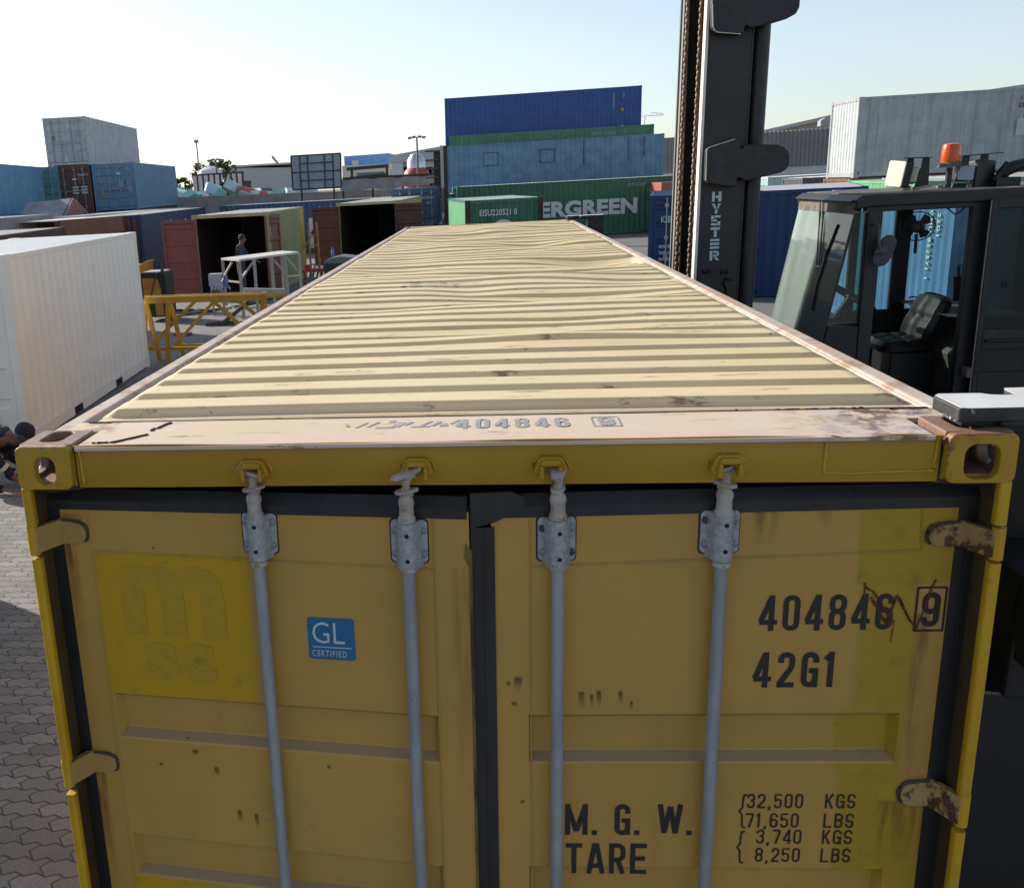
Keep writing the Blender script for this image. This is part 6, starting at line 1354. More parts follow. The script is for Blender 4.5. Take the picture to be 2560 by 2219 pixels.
# lamp posts and aerial
def lamp_post(label, px, pt, pb, Y, heads=True):
    a = at(px, pt, Y); t_ = thing('lamp_post', label, 'lamp post', (a.x, Y, 0), 0, 'tall lamp posts beyond the wall')
    MB().tube([(0, 0, 0), (0, 0, a.z)], [.14, .07], 8).build('pole', plain('pole_grey', (.16, .15, .145), .6), t_)
    if heads:
        for s_ in (-1, 1):
            for d in (0, .45): MB().box(*sorted((s_ * (.10 + d * .8), s_ * (.4 + d * .8))), -.2, .2, -.06, .12, M=Matrix.Translation((0, 0, a.z)) @ Matrix.Rotation(RAD(10 * s_), 4, 'Y')).build('lamp_head', plain('lamp_head_grey', (.20, .19, .18), .5), t_)
    else: MB().box(-.22, .22, -.15, .15, a.z - .05, a.z + .25).build('lamp_head', plain('lamp_head_grey2', (.25, .24, .23), .5), t_)
lamp_post('lamp post with wide floodlight heads left of the middle stack', 1042, 342, 445, 84); lamp_post('slim tall pole above the trees at left', 491, 356, 400, 105, False); lamp_post('short floodlight post in front of the trees', 539, 399, 440, 86)
# far cranes
a, b = at(*z8(-95, -18), 170), at(690, 415, 170); a = at(680, 391, 170)
cr = thing('telescopic_crane', 'raised crane boom far behind the grey billboard', 'crane', (b.x, 170, 0)); mb = MB(); mb.bar(Vector((0, 0, b.z - 1)), Vector((at(702, 418, 170).x - b.x, 0, b.z + .2)), .9, .9); mb.bar(a - Vector((b.x, 170, 0)), at(702, 417, 170) - Vector((b.x, 170, 0)), .35, .35); mb.build('boom', plain('crane_grey', (.22, .20, .17), .6), cr)
MB().box(-1, 3, -1, 1, 0, b.z - .3).build('body', plain('crane_cab', (.30, .27, .20), .6), cr)
a, b = at(1615, 290, 420), at(1659, 288, 420); tc_ = thing('tower_crane', 'faint tower crane far away beside the mast', 'crane', (at(1640, 290, 420).x, 420, 0)); mm = plain('far_crane', (.75, .78, .82), .9)  # distance haze put into the pale crane colour
mb = MB(); x0_ = tc_.location.x; mb.bar((a.x - x0_ - 3, 0, a.z), (b.x - x0_, 0, b.z), .22, .22); mb.bar((a.x - x0_ + 2, 0, a.z + 1.2), (b.x - x0_, 0, b.z + .3), .2, .2); [mb.bar((a.x - x0_ + i * 1.0, 0, a.z), (a.x - x0_ + i * 1.0 + .5, 0, a.z + 1.1), .12, .12) for i in range(7)]; mb.build('jib', mm, tc_); MB().box(-4.6, -4.2, -.2, .2, 0, a.z).build('tower', mm, tc_)
# heap of boxes and tarp on the wall
hp = [(452, 484, 24, 12, '#A9C4CC'), (475, 487, 22, -25, '#8FC0C4'), (492, 489, 22, 20, '#6FB7AE'), (531, 476, 36, 22, '#A8C6D6'), (556, 482, 22, 35, '#79BBA8'), (578, 466, 32, 30, '#B4CFD4'), (588, 480, 30, -30, '#7C8F74'), (612, 485, 24, 8, '#9FC4C8'), (640, 484, 26, -8, '#B9D0D0'), (516, 488, 18, 40, '#C8D6DA'), (668, 487, 20, 6, '#A9CBCB'), (700, 484, 24, -4, '#86B9B4'), (725, 481, 22, 10, '#C2CFC9')]
dsc = ['small pale box at the left end of the heap', 'tilted pale teal box second from the heap left end', 'teal box lying low in the heap', 'big light blue box leaning left in the heap', 'green box wedged upright in the heap', 'tallest pale box tipped on its corner in the heap', 'olive box tipped in front of the tallest one', 'pale box right of the olive one', 'whitish box under the red tarp', 'little white box low between the teal ones', 'pale box right of the red tarp on the wall', 'teal box lying near the billboard', 'whitish box beside the billboard foot']
random.seed(6)
for (px, py, wp_, an, hx), ds in zip(hp, dsc):
    q = at(px, py, 67 + random.uniform(0, 1.2)); s_ = wp_ / 2389 * 69.5; t_ = thing('foam_box', ds, 'box', q, 0, 'boxes heaped on the concrete wall')
    t_.rotation_euler = (RAD(random.uniform(-25, 25)), RAD(an), RAD(random.uniform(-40, 40)))
    MB().box(-s_ / 2, s_ / 2, -s_ * .4, s_ * .4, -s_ * .36, s_ * .26).build('body', P_('foam', lin(hx), .7, .3), t_); MB().box(-s_ * .52, s_ * .52, -s_ * .42, s_ * .42, s_ * .262, s_ * .36).build('lid', P_('foam_lid', tuple(min(.75, c_ * 1.25) for c_ in lin(hx)), .7, .2), t_)
base = MB(); qa, qb = at(440, 497, 67.5), at(745, 490, 69); base.prism([(qa.x - 1, 0), (qb.x + 1, 0), (qb.x + 1, qb.z - .25), (qa.x - 1, qa.z - .05)], 'y', 66.6, 70); tag(base.build('rubble_bank', P_('rubble', (.25, .23, .21), .9, .6)), 'earth bank behind the concrete wall that carries the boxes', 'bank')
mb = MB(); Q = [at(*z8(*p), 66.8) for p in [(-430 + 130, 40 + 480), (-240, 515), (-120, 520), (-10, 555), (-20, 590), (-160, 560)]]
Q = [at(px, py, 67.0) for px, py in [(590, 465), (612, 468), (640, 474), (666, 479), (666, 487), (640, 486), (612, 478)]]; mb.prism([(p.x, p.z) for p in Q], 'y', 66.9, 67.4); tag(mb.build('red_tarp', P_('red_tarp', (.55, .10, .11), .6, .2)), 'bright red tarp draped over the heaped boxes', 'tarp')

# ------------------------------------------------------------------ trees
leaf = N('foliage'); c = leaf.mix(leaf.ramp(leaf.noise(.9, 4), .35, .65), (.035, .065, .022), (.075, .12, .035)); leaf_m = leaf.done(c, .8)
bark = plain('bark', (.09, .07, .05), .9)
def tree(label, px, pt, pb, Y, wpx, seed, n=900):
    rnd = random.Random(seed); a, b = at(px, pt, Y), at(px, pb, Y); sc = 1 / 2389 * (Y + 2.3); R_ = wpx * sc / 2; H_ = a.z
    t_ = thing('tree', label, 'tree', (a.x, Y, 0), 0, 'trees beyond the yard')
    mb = MB(); mb.tube([(0, 0, 0), (.1, 0, H_ * .35), (-.1, 0, H_ * .7)], [.22, .16, .07], 7)
    for i in range(6): an = rnd.uniform(0, 6.28); mb.tube([(0, 0, H_ * .35), (cos(an) * R_ * .6, sin(an) * R_ * .6, H_ * rnd.uniform(.5, .85))], [.1, .03], 5)
    mb.build('trunk', bark, t_)
    mb = MB(); cl_ = [(rnd.uniform(-.8, .8) * R_, rnd.uniform(-.8, .8) * R_, rnd.uniform(max(.5, b.z * .8), H_ - .3), rnd.uniform(.25, .5) * R_) for _ in range(16)] + [(0, 0, H_ - .4, .3 * R_)]
    for i in range(n):
        c_ = rnd.choice(cl_); v = Vector((rnd.gauss(0, 1), rnd.gauss(0, 1), rnd.gauss(0, .8))); v = v.normalized() * c_[3] * rnd.random() ** .45; p = Vector(c_[:3]) + v; s_ = rnd.uniform(.10, .24)
        u1_ = Vector((rnd.gauss(0, 1), rnd.gauss(0, 1), rnd.gauss(0, 1))).normalized(); u2_ = u1_.cross(Vector((rnd.gauss(0, 1), rnd.gauss(0, 1), rnd.gauss(0, 1)))).normalized()
        mb.add([p - u1_ * s_, p + u2_ * s_ * .5, p + u1_ * s_, p - u2_ * s_ * .5], [(0, 1, 2, 3)])
    mb.build('crown', leaf_m, t_, fix=False)
tree('broad low tree at the left end of the tree line, beside the blue container', 452, 442, 490, 112, 46, 1); tree('round bushy tree behind the tall slim pole', 490, 408, 470, 116, 56, 2, 1100); tree('taller ragged tree at the right of the tree line', 552, 397, 440, 118, 44, 3); tree('thin tree showing over the white tanks', 530, 402, 440, 125, 36, 4); tree('sparse sapling right of the tanks', 586, 408, 440, 118, 18, 5, 260)
# ------------------------------------------------------------------ work place on the left
yel = P_('frame_yellow', (.42, .245, .018), .5, .25, .35, .12)
# yellow trestle: front plane near Y=15.9, rear plane ~0.7 behind
k_ = 480 / 2067; zT = lambda x, y: (320 + x * k_, 640 + y * k_)
ts = thing('steel_trestle', 'yellow welded steel trestle with crossing braces, right of the white container', 'trestle', (-6.3, 16.2, 0)); TTs = Matrix.Translation((6.3, -16.2, 0))
Y0, Y1 = 15.85, 16.7
mb = MB()
pA, pB = at(*zT(190, 478), Y0), at(*zT(1450, 440), Y0 + .55); mb.bar(pA, pB, .07, .125); pC, pD = at(*zT(175, 455), Y1), at(*zT(1700, 410), Y1 + .5); mb.bar(pC, pD, .06, .10)
for t in (.02, .3, .62, .97): mb.bar(pA.lerp(pB, t), pC.lerp(pD, t), .06, .06)
mb.build('top_beam', yel, ts, M=TTs)
def leg(P, Y_a, Y_b=None, w_=.075):
    a, b = at(*zT(*P[0]), Y_a), at(*zT(*P[1]), Y_b or Y_a); m_ = MB(); m_.bar(a, b, w_, w_); m_.build('leg', yel, ts, M=TTs)
leg([(428, 490), (433, 1165)], Y0 - .05); leg([(195, 500), (350, 1128)], Y0 + .15, Y0 + .35); leg([(455, 500), (605, 1080)], Y1 - .1, Y1); leg([(1475, 385), (1475, 620)], Y1 - .1); leg([(1455, 400), (1440, 640)], Y0 + .2)
def brace(P, Y_a, Y_b=None, w_=.06):
    a, b = at(*zT(*P[0]), Y_a), at(*zT(*P[1]), Y_b or Y_a); m_ = MB(); m_.bar(a, b, w_, w_); m_.build('brace', yel, ts, M=TTs)
brace([(720, 490), (225, 985)], Y0 + .02); brace([(915, 500), (500, 965)], Y1 - .15, Y1 - .2); brace([(920, 490), (1290, 810)], Y0 + .25); brace([(1190, 485), (1500, 730)], Y0 + .45)
brace([(225, 1000), (830, 990)], Y0 + .06, None, .07); brace([(500, 965), (900, 955)], Y1 - .2, None, .055); brace([(180, 470), (195, 980)], Y0 + .3)
# grey padded rail resting on the trestle
a, b = at(*zT(1245, 368), Y1 + .1), at(*zT(1690, 375), Y1 + .35); mb = MB(); mb.bar(a, b, .10, .085); tag(mb.build('steel_section', P_('section_grey', (.30, .32, .35), .5, .3, .2)), 'loose grey steel section lying on the right end of the yellow trestle', 'steel section')
# platform with legs
ben = P_('bench_cream', (.40, .36, .31), .6, .4, .35, .15)
BY0, BY1 = 22.6, 24.4
bn_ = thing('work_platform', 'pale steel work platform on braced legs before the open tan container', 'platform', (-6.5, 23.3, 0)); TB2 = Matrix.Translation((6.5, -23.3, 0))
kz6 = 360 / 2067; zS = lambda x, y: (500 + x * kz6, 480 + y * kz6)
T0, T1, T2, T3 = at(*zS(300, 950), BY0), at(*zS(555, 965), BY0 - .35), at(*zS(1420, 855), BY1 - .2), at(*zS(1160, 842), BY1)
T0 = at(*zS(300, 948), 23.0); T1 = at(*zS(560, 968), 22.2); T2 = at(*zS(1420, 856), 23.6); T3 = at(*zS(1165, 842), 24.4)
zt0 = T0.z
dn = Vector((0, 0, -.05)); mb = MB().add([T0, T1, T2, T3, T0 + dn, T1 + dn, T2 + dn, T3 + dn], [(0, 1, 2, 3), (7, 6, 5, 4), (0, 4, 5, 1), (1, 5, 6, 2), (2, 6, 7, 3), (3, 7, 4, 0)]); mb.build('top', P_('platform_top', (.55, .53, .50), .7, .35, .1), bn_, M=TB2)
def bleg(T, name='leg', z0_=0): m_ = MB(); m_.box(T.x - .035, T.x + .035, T.y - .035, T.y + .035, z0_, T.z - .05); m_.build(name, ben, bn_, M=TB2)
n1 = T1.lerp(T2, .24); n2 = T1.lerp(T2, .53); n3 = T1.lerp(T2, .76)
for T in (T0 + Vector((.04, .0, 0)), T1, n1, n2, n3, T2, T3): bleg(T)
mb = MB(); low = lambda T, z_: Vector((T.x, T.y, z_))
for a, b in ((low(T0, 1.0), T1 - Vector((.2, 0, .07))), (low(T1, 1.02), n1 - Vector((0, 0, .07))), (low(n3, 1.02), n2 - Vector((0, 0, .07))), (low(T2, .98), n3 - Vector((0, 0, .07)))): mb.bar(a, b, .045, .045)
for z_ in (.95, .25): mb.bar(low(T0, z_), low(T1, z_), .045, .045); mb.bar(low(n3, z_), low(T2, z_), .045, .045)
mb.bar(low(T1, .25), low(T2, .25), .045, .045); mb.build('brace', ben, bn_, M=TB2)
# rag on the platform leg
q = at(*zS(370, 1280), 22.0); mb = MB(); nU, nV = 9, 12; vs = []
for i in range(nU):
    for j in range(nV): u, v = i / (nU - 1) - .5, j / (nV - 1); vs.append((q.x + u * (.12 + .10 * v) + .02 * sin(v * 9), q.y - .05 + .035 * sin(u * 22 + v * 3), q.z + .16 - v * .36 + .03 * sin(u * 9)))
mb.add(vs, [(i * nV + j, (i + 1) * nV + j, (i + 1) * nV + j + 1, i * nV + j + 1) for i in range(nU - 1) for j in range(nV - 1)])
o = mb.build('rag', plain('blue_rag', (.26, .33, .48), .9, var=.25), smooth=True); md = o.modifiers.new('thick', 'SOLIDIFY'); md.thickness = .006; tag(o, 'light blue rag hanging on the platform leg', 'rag')
# electric box on a stand
q0, q1 = at(*zS(115, 1180), 22.9), at(*zS(320, 1345), 22.9); eb = thing('socket_box', 'pale grey electric socket box on legs beside the platform', 'electric box', (q0.x, 22.9, 0)); w_ = q1.x - q0.x
MB().box(0, w_, 0, .25, q1.z, q0.z).build('cabinet', P_('cabinet_grey', (.46, .48, .50), .5, .15), eb, bevel=.01)
MB().box(.02, w_ - .02, .02, .23, q1.z - .17, q1.z - .001).build('socket_plate', P_('socket_grey', (.36, .37, .38), .6, .4), eb)
for i in range(3):
    for j in range(2): MB().tube([(.1 + i * (w_ - .2) / 2, .02, q1.z - .05 - j * .08), (.1 + i * (w_ - .2) / 2, -.05, q1.z - .06 - j * .08)], .028, 8).build('socket', plain('socket_white', (.52, .53, .54) if j == 0 else (.16, .08, .06), .5), eb)
for x_ in (.04, w_ - .04): MB().box(x_ - .025, x_ + .025, .1, .15, 0, q1.z - .17).build('leg', ben, eb)
# welding set
wy = 22.2; q0, q1 = at(*zT(140, 240), wy), at(*zT(410, 425), wy); wd = thing('welding_set', 'orange and black welding set on the paving near the red door', 'welder', (q0.x, wy, 0)); w_ = q1.x - q0.x; zt_ = at(*zT(200, 180), wy).z; zb_ = .0
org = P_('welder_orange', (.50, .22, .035), .5, .3, .1); wbl = plain('welder_black', (.03, .026, .025), .6)
MB().box(0, w_, 0, .75, .12, zt_).build('body', wbl, wd, bevel=.02); MB().prism([(.03, q1.z), (w_ * .80, q1.z), (w_ * .80, q0.z - .3), (w_ * .70, q0.z - .02), (.03, q0.z)], 'y', -.012, 0).build('side_panel', org, wd); MB().box(w_ * .5, w_ * .85, -.012, -.001, .16, .55).build('lower_panel', org, wd)
MB().box(.05, w_ * .9, .05, .7, zt_, zt_ + .015).build('top_plate', P_('dusty_top', (.40, .38, .36), .8), wd)
mb = MB(); mb.tube([(w_ * .85, .1, zt_), (w_ * .86, .1, zt_ + .45)], .018, 6); mb.tube([(w_ * .78, .1, zt_ + .42), (w_ * .9, .1, zt_ + .46)], .018, 6); mb.build('handle', wbl, wd)
mb = MB(); mb.tube([(w_ * .95, -.05, zt_ + .05), (w_ * 1.1, -.08, zt_ - .1), (w_ * 1.12, -.1, .5), (w_ * 1.25, -.15, .06), (w_ * 1.35, -.2, .04)], .05, 8); mb.tube([(w_ * .75, -.05, zt_), (w_ * .55, -.08, q1.z + .3), (w_ * .40, -.08, q1.z)], .018, 6); mb.build('cable', wbl, wd, smooth=True)
# orange machine farther back
q = at(*zT(110, 100), 24.6); om = thing('orange_cabinet', 'small orange machine cabinet showing beside the white container', 'cabinet', (q.x - .3, 24.6, 0)); q2 = at(*zT(185, 50), 24.6)
MB().prism([(0, 0), (q2.x - q.x + .3, 0), (q2.x - q.x + .3, q2.z - .05), (.3, q.z - .04), (0, q.z - .04)], 'y', 0, .6).build('body', org, om); MB().box(.05, q2.x - q.x + .2, -.01, 0, .2, q.z - .35).build('opening', dark_m, om); MB().prism([(-.02, q.z - .04), (.3, q.z - .04), (q2.x - q.x + .34, q2.z - .04), (q2.x - q.x + .34, q2.z), (.3, q.z), (-.02, q.z)], 'y', -.02, .62).build('hood', P_('orange_hood', (.60, .40, .16), .6), om)
# cables on the ground
random.seed(9); mb = MB()
for r in range(7):
    p = onz(random.uniform(365, 420), random.uniform(778, 795), .03); P2 = [p]
    for i in range(14): p = p + Vector((random.uniform(-.15, .32), random.uniform(-.22, .25), 0)); P2.append(Vector((p.x, p.y, .02 + .02 * random.random())))
    mb.tube(P2, .014, 5)
tag(mb.build('cable_tangle', wbl, smooth=True), 'tangle of black cables on the paving behind the trestle', 'cables')
mb = MB(); P2 = [onz(*zT(*p), .03) for p in [(600, 600), (700, 570), (860, 585), (1000, 575), (1140, 545), (1300, 520), (1500, 470), (1600, 450)]]; mb.tube(P2, .025, 6); tag(mb.build('hose', wbl, smooth=True), 'thick black hose running along the paving under the platform', 'hose')
q = onz(*zT(1355, 560), 0); mb = MB(); mb.bar(at(*zT(1310, 480), 21.2), Vector((q.x, 21.0, .03)), .10, .10); mb.bar((q.x - .4, 21, .05), (q.x + .3, 21.1, .05), .1, .1); tag(mb.build('steel_stand', plain('stand_dark', (.07, .05, .045), .7)), 'dark slanting steel stand under the platform', 'stand')
q = onz(640, 838, 0); q = onz(*zT(620, 855), 0); mb = MB(); mb.lathe([(.16, 0), (.17, .02), (.15, .05), (.02, .06)], q, 14); mb.bar((q.x - .3, q.y, .02), (q.x + .1, q.y + .2, .03), .06, .04); tag(mb.build('scrap_plate', plain('scrap', (.06, .045, .035), .8)), 'small dark scrap piece on the paving under the trestle', 'scrap')
q0, q1 = onz(*zT(900, 575), 0), onz(*zT(1090, 555), 0); mb = MB(); mb.add([(q0.x, q0.y, .01), (q1.x, q1.y - .2, .01), (q1.x, q1.y + .3, .01), (q0.x, q0.y + .5, .01), (q0.x, q0.y, .03), (q1.x, q1.y - .2, .03), (q1.x, q1.y + .3, .03), (q0.x, q0.y + .5, .03)], [(4, 5, 6, 7), (0, 1, 5, 4), (1, 2, 6, 5), (2, 3, 7, 6), (3, 0, 4, 7)]); tag(mb.build('pale_board', P_('pale_board', (.50, .49, .46), .8)), 'pale board lying flat on the paving under the platform', 'board')
# black work table with a bottle in front of the second container
q0, q1 = at(*zS(1775, 1030), 25.5), at(*zS(2090, 1000), 25.5); bt = thing('tool_chest', 'black tool chest with rounded grey cover beyond the yellow roof edge', 'tool chest', (q0.x, 25.5, 0)); w_ = q1.x - q0.x
MB().box(0, w_ + .6, 0, .9, 0, q0.z).build('body', wbl, bt); mb = MB(); mb.prism([(0 - .03, q0.z), (w_ + .63, q0.z), (w_ + .55, q0.z + .10), (w_ * .75, q0.z + .19), (w_ * .4, q0.z + .16), (.05, q0.z + .09)], 'y', -.03, .93); mb.build('cover', P_('cover_grey', (.12, .14, .17), .6, .3), bt)
q = at(*zS(1910, 960), 25.9); o_ = MB(); o_.lathe([(.045, 0), (.05, .02), (.05, .16), (.02, .22), (.02, .27)], (q.x, 25.9, q0.z + .17), 12); tag(o_.build('water_bottle', plain('bottle_blue', (.10, .17, .40), .3), smooth=True), 'blue plastic bottle standing on the tool chest', 'bottle')
a, b = at(*zS(1530, 1110), 26.6), at(*zS(1760, 1330), 26.6); rd = P_('red_bits', (.30, .05, .04), .6)
sb = MB().box(a.x, a.x + .18, 26.6, 26.8, 0, .02); mb = MB()
random.seed(21)
for i in range(9): x_ = a.x - .1 + i * .13; mb.bar((x_, 26.6, .0), (x_ + .18, 26.9, .85 + random.uniform(-.1, .2)), .04, .04)
tag(mb.build('steel_offcuts', plain('offcut_grey', (.20, .22, .25), .6)), 'bundle of grey steel offcuts leaning between the two open containers', 'steel offcuts')
mb = MB(); [mb.box(a.x + x_, a.x + x_ + .16, 26.4, 26.6, z_, z_ + .14) for x_, z_ in ((-.02, .86), (.95, .9))]; mb.box(a.x - .1, a.x + 1.2, 26.4, 27.0, .78, .86); [mb.box(a.x + x_, a.x + x_ + .05, 26.45, 26.5, 0, .78) for x_ in (-.08, 1.1)]; mb.build('x', rd).name = 'parts_bench'; tag(bpy.data.objects['parts_bench'], 'low bench with red parts between the open containers', 'bench')
# wooden ladder glimpsed between the open containers
mb = MB(); a = at(*zS(1560, 560), 33); b = at(*zS(1570, 860), 33); mb.bar(Vector((a.x, 33, 0)), a + Vector((0, 0, .3)), .10, .06); mb.bar((a.x + .35, 33, 0), (a.x + .30, 33, a.z + .3), .10, .06); [mb.bar((a.x, 33, z_), (a.x + .35, 33, z_), .05, .05) for z_ in (.5, .85, 1.2, 1.55)]; mb.bar((a.x - .4, 32.9, .9), (a.x + .1, 32.9, 1.5), .08, .05)
tag(mb.build('ladder', P_('ladder_orange', (.45, .25, .12), .7)), 'orange wooden ladder in the gap between the two open containers', 'ladder')

# ------------------------------------------------------------------ people
def skin(name, joints, bones, mat, parent=None, sub=2, root=0):
    names = list(joints); idx = {n_: i for i, n_ in enumerate(names)}
    me = bpy.data.meshes.new(name); me.from_pydata([joints[n_][0] for n_ in names], [(idx[a], idx[b]) for a, b in bones], [])
    o = bpy.data.objects.new(name, me); COL.objects.link(o)
    m_ = o.modifiers.new('s', 'SKIN'); m_.use_smooth_shade = True
    for i, n_ in enumerate(names):
        r = joints[n_][1]; me.skin_vertices[0].data[i].radius = r if isinstance(r, tuple) else (r, r)
    me.skin_vertices[0].data[root].use_root = True
    o.modifiers.new('b', 'SUBSURF').levels = sub; o.modifiers['b'].render_levels = sub
    dg = bpy.context.evaluated_depsgraph_get(); nm = bpy.data.meshes.new_from_object(o.evaluated_get(dg)); bpy.data.objects.remove(o)
    nm.name = name; nm.materials.clear(); nm.materials.append(mat)
    nm.polygons.foreach_set('use_smooth', [True] * len(nm.polygons))
    r_ = bpy.data.objects.new(name, nm); COL.objects.link(r_)
    if parent: r_.parent = parent
    return r_
def hand(J, B, wrist, key, d, side, palm):
    """five bent fingers rooted in a palm: d = pointing direction, side = across the palm, palm = the way it faces"""
    w = Vector(wrist); d, side, palm = Vector(d).normalized(), Vector(side).normalized(), Vector(palm).normalized()
    J[key + 'p'] = (w + d * .055, (.034, .018)); B.append((key, key + 'p'))
    for i, (o_, l) in enumerate(((-.030, .062), (-.010, .074), (.010, .070), (.028, .055))):
        a = w + d * .085 + side * o_; b = a + d * l * .5 + palm * .012; c_ = b + d * l * .35 + palm * .03
        for n_, p, r in ((f'{key}f{i}a', a, .0095), (f'{key}f{i}b', b, .0088), (f'{key}f{i}c', c_, .0078)): J[n_] = (p, r)
        B += [(key + 'p', f'{key}f{i}a'), (f'{key}f{i}a', f'{key}f{i}b'), (f'{key}f{i}b', f'{key}f{i}c')]
    a = w + d * .035 - side * .036; J[key + 't1'] = (a, .011); J[key + 't2'] = (a + d * .035 - side * .014 + palm * .02, .0095); B += [(key + 'p', key + 't1'), (key + 't1', key + 't2')]
skin_m = plain('skin_brown', (.20, .095, .060), .55, var=.12)
navy_c = plain('navy_overalls', (.012, .016, .034), .9, var=.3, scale=20)
band_m = plain('reflective_band', (.50, .50, .46), .5); orange_m = plain('orange_strap', (.60, .17, .05), .7)
# crouching man beside the white container
O = onz(16, 1222)
def V(x, y, z): return Vector((O.x + x, O.y + y, z))
headc = at(66, 1082, O.y); hx, hz = headc.x - O.x, headc.z
J = {'pel': (V(-.34, .05, .40), (.15, .13)), 'spi': (V(-.22, .02, .54), (.14, .12)), 'chest': (V(-.08, 0, .66), (.155, .13)), 'neck': (V(hx - .09, 0, hz - .09), .055), 'head': (V(hx, -.02, hz), (.085, .10)), 'brow': (V(hx + .035, -.03, hz - .035), (.07, .075)),
     'shl': (V(-.03, -.19, .64), .075), 'ell': (V(.08, -.24, .40), .050), 'wrl': (V(.20, -.15, .20), .034), 'shr': (V(-.03, .19, .64), .075), 'elr': (V(.10, .22, .40), .050), 'wrr': (V(.24, .10, .19), .034),
     'hil': (V(-.30, -.12, .38), .10), 'knl': (V(.10, -.20, .46), .072), 'anl': (V(-.10, -.20, .10), .046), 'tol': (V(.10, -.21, .05), .045), 'hir': (V(-.30, .15, .38), .10), 'knr': (V(.12, .20, .40), .072), 'anr': (V(-.08, .20, .10), .046), 'tor': (V(.12, .21, .05), .045)}
B = [('pel', 'spi'), ('spi', 'chest'), ('chest', 'neck'), ('neck', 'head'), ('head', 'brow'), ('chest', 'shl'), ('shl', 'ell'), ('ell', 'wrl'), ('chest', 'shr'), ('shr', 'elr'), ('elr', 'wrr'), ('pel', 'hil'), ('hil', 'knl'), ('knl', 'anl'), ('anl', 'tol'), ('pel', 'hir'), ('hir', 'knr'), ('knr', 'anr'), ('anr', 'tor')]
J2 = {k_: (v[0], (v[1][0] * 1.14, v[1][1] * 1.14) if isinstance(v[1], tuple) else v[1] * 1.22) for k_, v in J.items() if k_ not in ('head', 'brow')}; J2['neck'] = (J2['neck'][0] + Vector((-.02, 0, -.03)), .062)
B2 = [b for b in B if 'head' not in b and 'brow' not in b]
Jb, Bb = dict(J), list(B); hand(Jb, Bb, J['wrl'][0], 'wrl', (.45, .2, -.75), (0, 1, 0), (.7, .1, .4)); hand(Jb, Bb, J['wrr'][0], 'wrr', (.4, -.3, -.75), (0, -1, 0), (.7, 0, .4))
man = skin('person', Jb, Bb, skin_m); tag(man, 'crouching man in navy overalls with reflective bands and dark cap, working by the white container', 'person', 'workmen in the yard')
skin('overalls', J2, B2, navy_c, man)
H_ = V(hx, -.02, hz)
cap = MB(); cap.lathe([(.112, -.02), (.116, .02), (.105, .065), (.075, .098), (.03, .113), (.002, .115)], (0, 0, 0), 20); cap.build('cap', plain('dark_knit', (.018, .022, .045), .95, var=.3, scale=60), man, smooth=True, M=Matrix.Translation(H_ + Vector((-.01, 0, .012))) @ Matrix.Rotation(RAD(28), 4, 'Y'))
mb = MB()
F_ = H_ + Vector((.075, -.03, -.055))
mb.tube([F_ + Vector((.018, -.015, .02)), F_ + Vector((.038, -.02, -.012)), F_ + Vector((.02, -.015, -.02))], [.010, .016, .008], 8); mb.tube([H_ + Vector((-.01, -.105, -.03)), H_ + Vector((-.012, -.118, -.05))], [.028, .02], 8); mb.tube([F_ + Vector((.0, -.03, -.048)), F_ + Vector((.012, .02, -.05))], .007, 6); mb.build('face', skin_m, man, smooth=True)
mb = MB(); mb.tube([H_ + Vector((.0, -.115, -.02)), H_ + Vector((.0, -.142, -.022))], .042, 14); mb.build('ear_defender', plain('earmuff', (.03, .04, .06), .4), man, smooth=True)
mb = MB(); mb.tube([H_ + Vector((.085, -.06, -.045)), H_ + Vector((.105, -.02, -.055)), H_ + Vector((.09, .04, -.055))], .020, 8); mb.build('goggles', plain('goggles_dark', (.012, .012, .015), .2), man, smooth=True)
def ringband(p, d, r, w, mat_, nm):
    d = Vector(d).normalized(); mb = MB(); mb.tube([Vector(p) - d * w / 2, Vector(p) + d * w / 2], r, 18, cap=False); mb.build(nm, mat_, man, smooth=True)
ringband(J['shl'][0].lerp(J['ell'][0], .15), J['ell'][0] - J['shl'][0], .098, .05, band_m, 'reflective_band'); ringband(J['knl'][0].lerp(J['anl'][0], .45), J['anl'][0] - J['knl'][0], .084, .06, band_m, 'reflective_band'); ringband(J['ell'][0].lerp(J['wrl'][0], .35), J['wrl'][0] - J['ell'][0], .066, .05, band_m, 'reflective_band'); ringband(J['knr'][0].lerp(J['anr'][0], .45), J['anr'][0] - J['knr'][0], .084, .06, band_m, 'reflective_band')
mb = MB(); mb.tube([V(-.34, -.20, .62), V(-.20, -.17, .745), V(-.05, -.12, .80)], .022, 8); mb.build('strap', orange_m, man, smooth=True)
o = MB().box(-.06, .06, -.035, .035, 0, .03).build('wood_block', plain('wood_offcut', (.36, .22, .15), .8)); o.location = onz(46, 1237, .005); o.rotation_euler = (0, 0, .5); tag(o, 'small pinkish wood block on the paving by the crouching man', 'wood block')
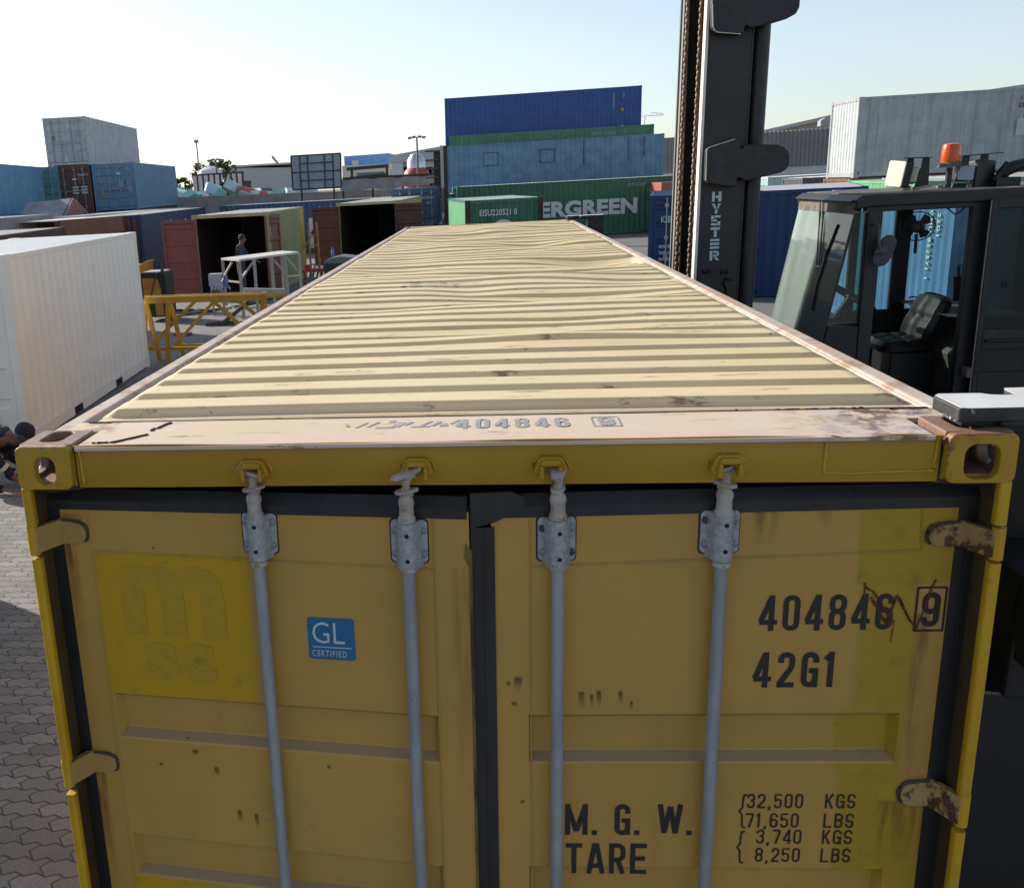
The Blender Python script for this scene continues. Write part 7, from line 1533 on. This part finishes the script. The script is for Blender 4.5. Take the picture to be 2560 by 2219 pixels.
# man inside the open container
q = at(612, 600, 25.6); fx = at(608, 700, 25.6).x
def U(x, y, z): return Vector((fx + x, 25.6 + y, z))
zsh = at(604, 618, 25.6).z; zh = at(612, 601, 25.6).z
J = {'pel': (U(-.05, 0, .95), (.13, .11)), 'spi': (U(-.04, 0, 1.15), (.13, .10)), 'chest': (U(-.02, 0, 1.36), (.15, .11)), 'neck': (U(.03, 0, 1.53), .055), 'head': (U(.08, 0, 1.66), (.085, .11)), 'crown': (U(.09, 0, 1.74), (.075, .09)),
     'shl': (U(-.02, -.19, 1.46), .065), 'ell': (U(.14, -.24, 1.22), .045), 'wrl': (U(.40, -.15, 1.12), .032), 'shr': (U(-.02, .19, 1.46), .065), 'elr': (U(.15, .24, 1.2), .045), 'wrr': (U(.40, .12, 1.08), .032),
     'hil': (U(-.04, -.10, .90), .09), 'knl': (U(.03, -.12, .52), .065), 'anl': (U(-.02, -.12, .24), .045), 'tol': (U(.14, -.13, .20), .042), 'hir': (U(-.04, .10, .90), .09), 'knr': (U(.0, .12, .52), .065), 'anr': (U(-.06, .12, .24), .045), 'tor': (U(.10, .13, .20), .042)}
B = [(a.replace('brow', 'crown'), b.replace('brow', 'crown')) for a, b in [('pel', 'spi'), ('spi', 'chest'), ('chest', 'neck'), ('neck', 'head'), ('head', 'brow'), ('chest', 'shl'), ('shl', 'ell'), ('ell', 'wrl'), ('chest', 'shr'), ('shr', 'elr'), ('elr', 'wrr'), ('pel', 'hil'), ('hil', 'knl'), ('knl', 'anl'), ('anl', 'tol'), ('pel', 'hir'), ('hir', 'knr'), ('knr', 'anr'), ('anr', 'tor')]]
dz_ = (zh + .02) - 1.66
def sh_(v): return Vector((v.x, v.y, max(.17, v.z + dz_ * min(1, v.z / 1.5))))
J = {k_: (sh_(v[0]), v[1]) for k_, v in J.items()}
J2 = {k_: (v[0], (v[1][0] * 1.15, v[1][1] * 1.15) if isinstance(v[1], tuple) else v[1] * 1.22) for k_, v in J.items() if k_ not in ('head', 'crown', 'wrl', 'wrr')}
B2 = [b for b in B if not {'head', 'crown', 'wrl', 'wrr'} & set(b)]
Jb, Bb = dict(J), list(B); hand(Jb, Bb, J['wrl'][0], 'wrl', (1, .1, -.2), (0, 1, 0), (0, 0, -1)); hand(Jb, Bb, J['wrr'][0], 'wrr', (1, -.1, -.2), (0, -1, 0), (0, 0, -1))
m2 = skin('person', Jb, Bb, skin_m); tag(m2, 'man in grey blue overalls standing in the doorway of the open tan container', 'person', 'workmen in the yard')
skin('overalls', J2, B2, plain('greyblue_overalls', (.04, .055, .075), .9, var=.25, scale=14), m2)
H_ = J['head'][0]; mb = MB(); mb.lathe([(.10, -.02), (.108, .03), (.09, .085), (.04, .115), (.002, .12)], (0, 0, 0), 18); mb.build('hair', plain('dark_hair', (.015, .012, .011), .7), m2, smooth=True, M=Matrix.Translation(H_ + Vector((-.015, 0, .045))) @ Matrix.Rotation(RAD(-15), 4, 'Y'))
mb = MB(); mb.tube([H_ + Vector((.085, 0, .03)), H_ + Vector((.118, 0, -.01)), H_ + Vector((.09, 0, -.02))], [.010, .016, .008], 8); mb.tube([H_ + Vector((.08, -.025, -.05)), H_ + Vector((.08, .025, -.05))], .008, 6); mb.tube([H_ + Vector((0, -.095, 0)), H_ + Vector((-.01, -.108, -.02))], [.022, .016], 8); mb.build('face', skin_m, m2, smooth=True)
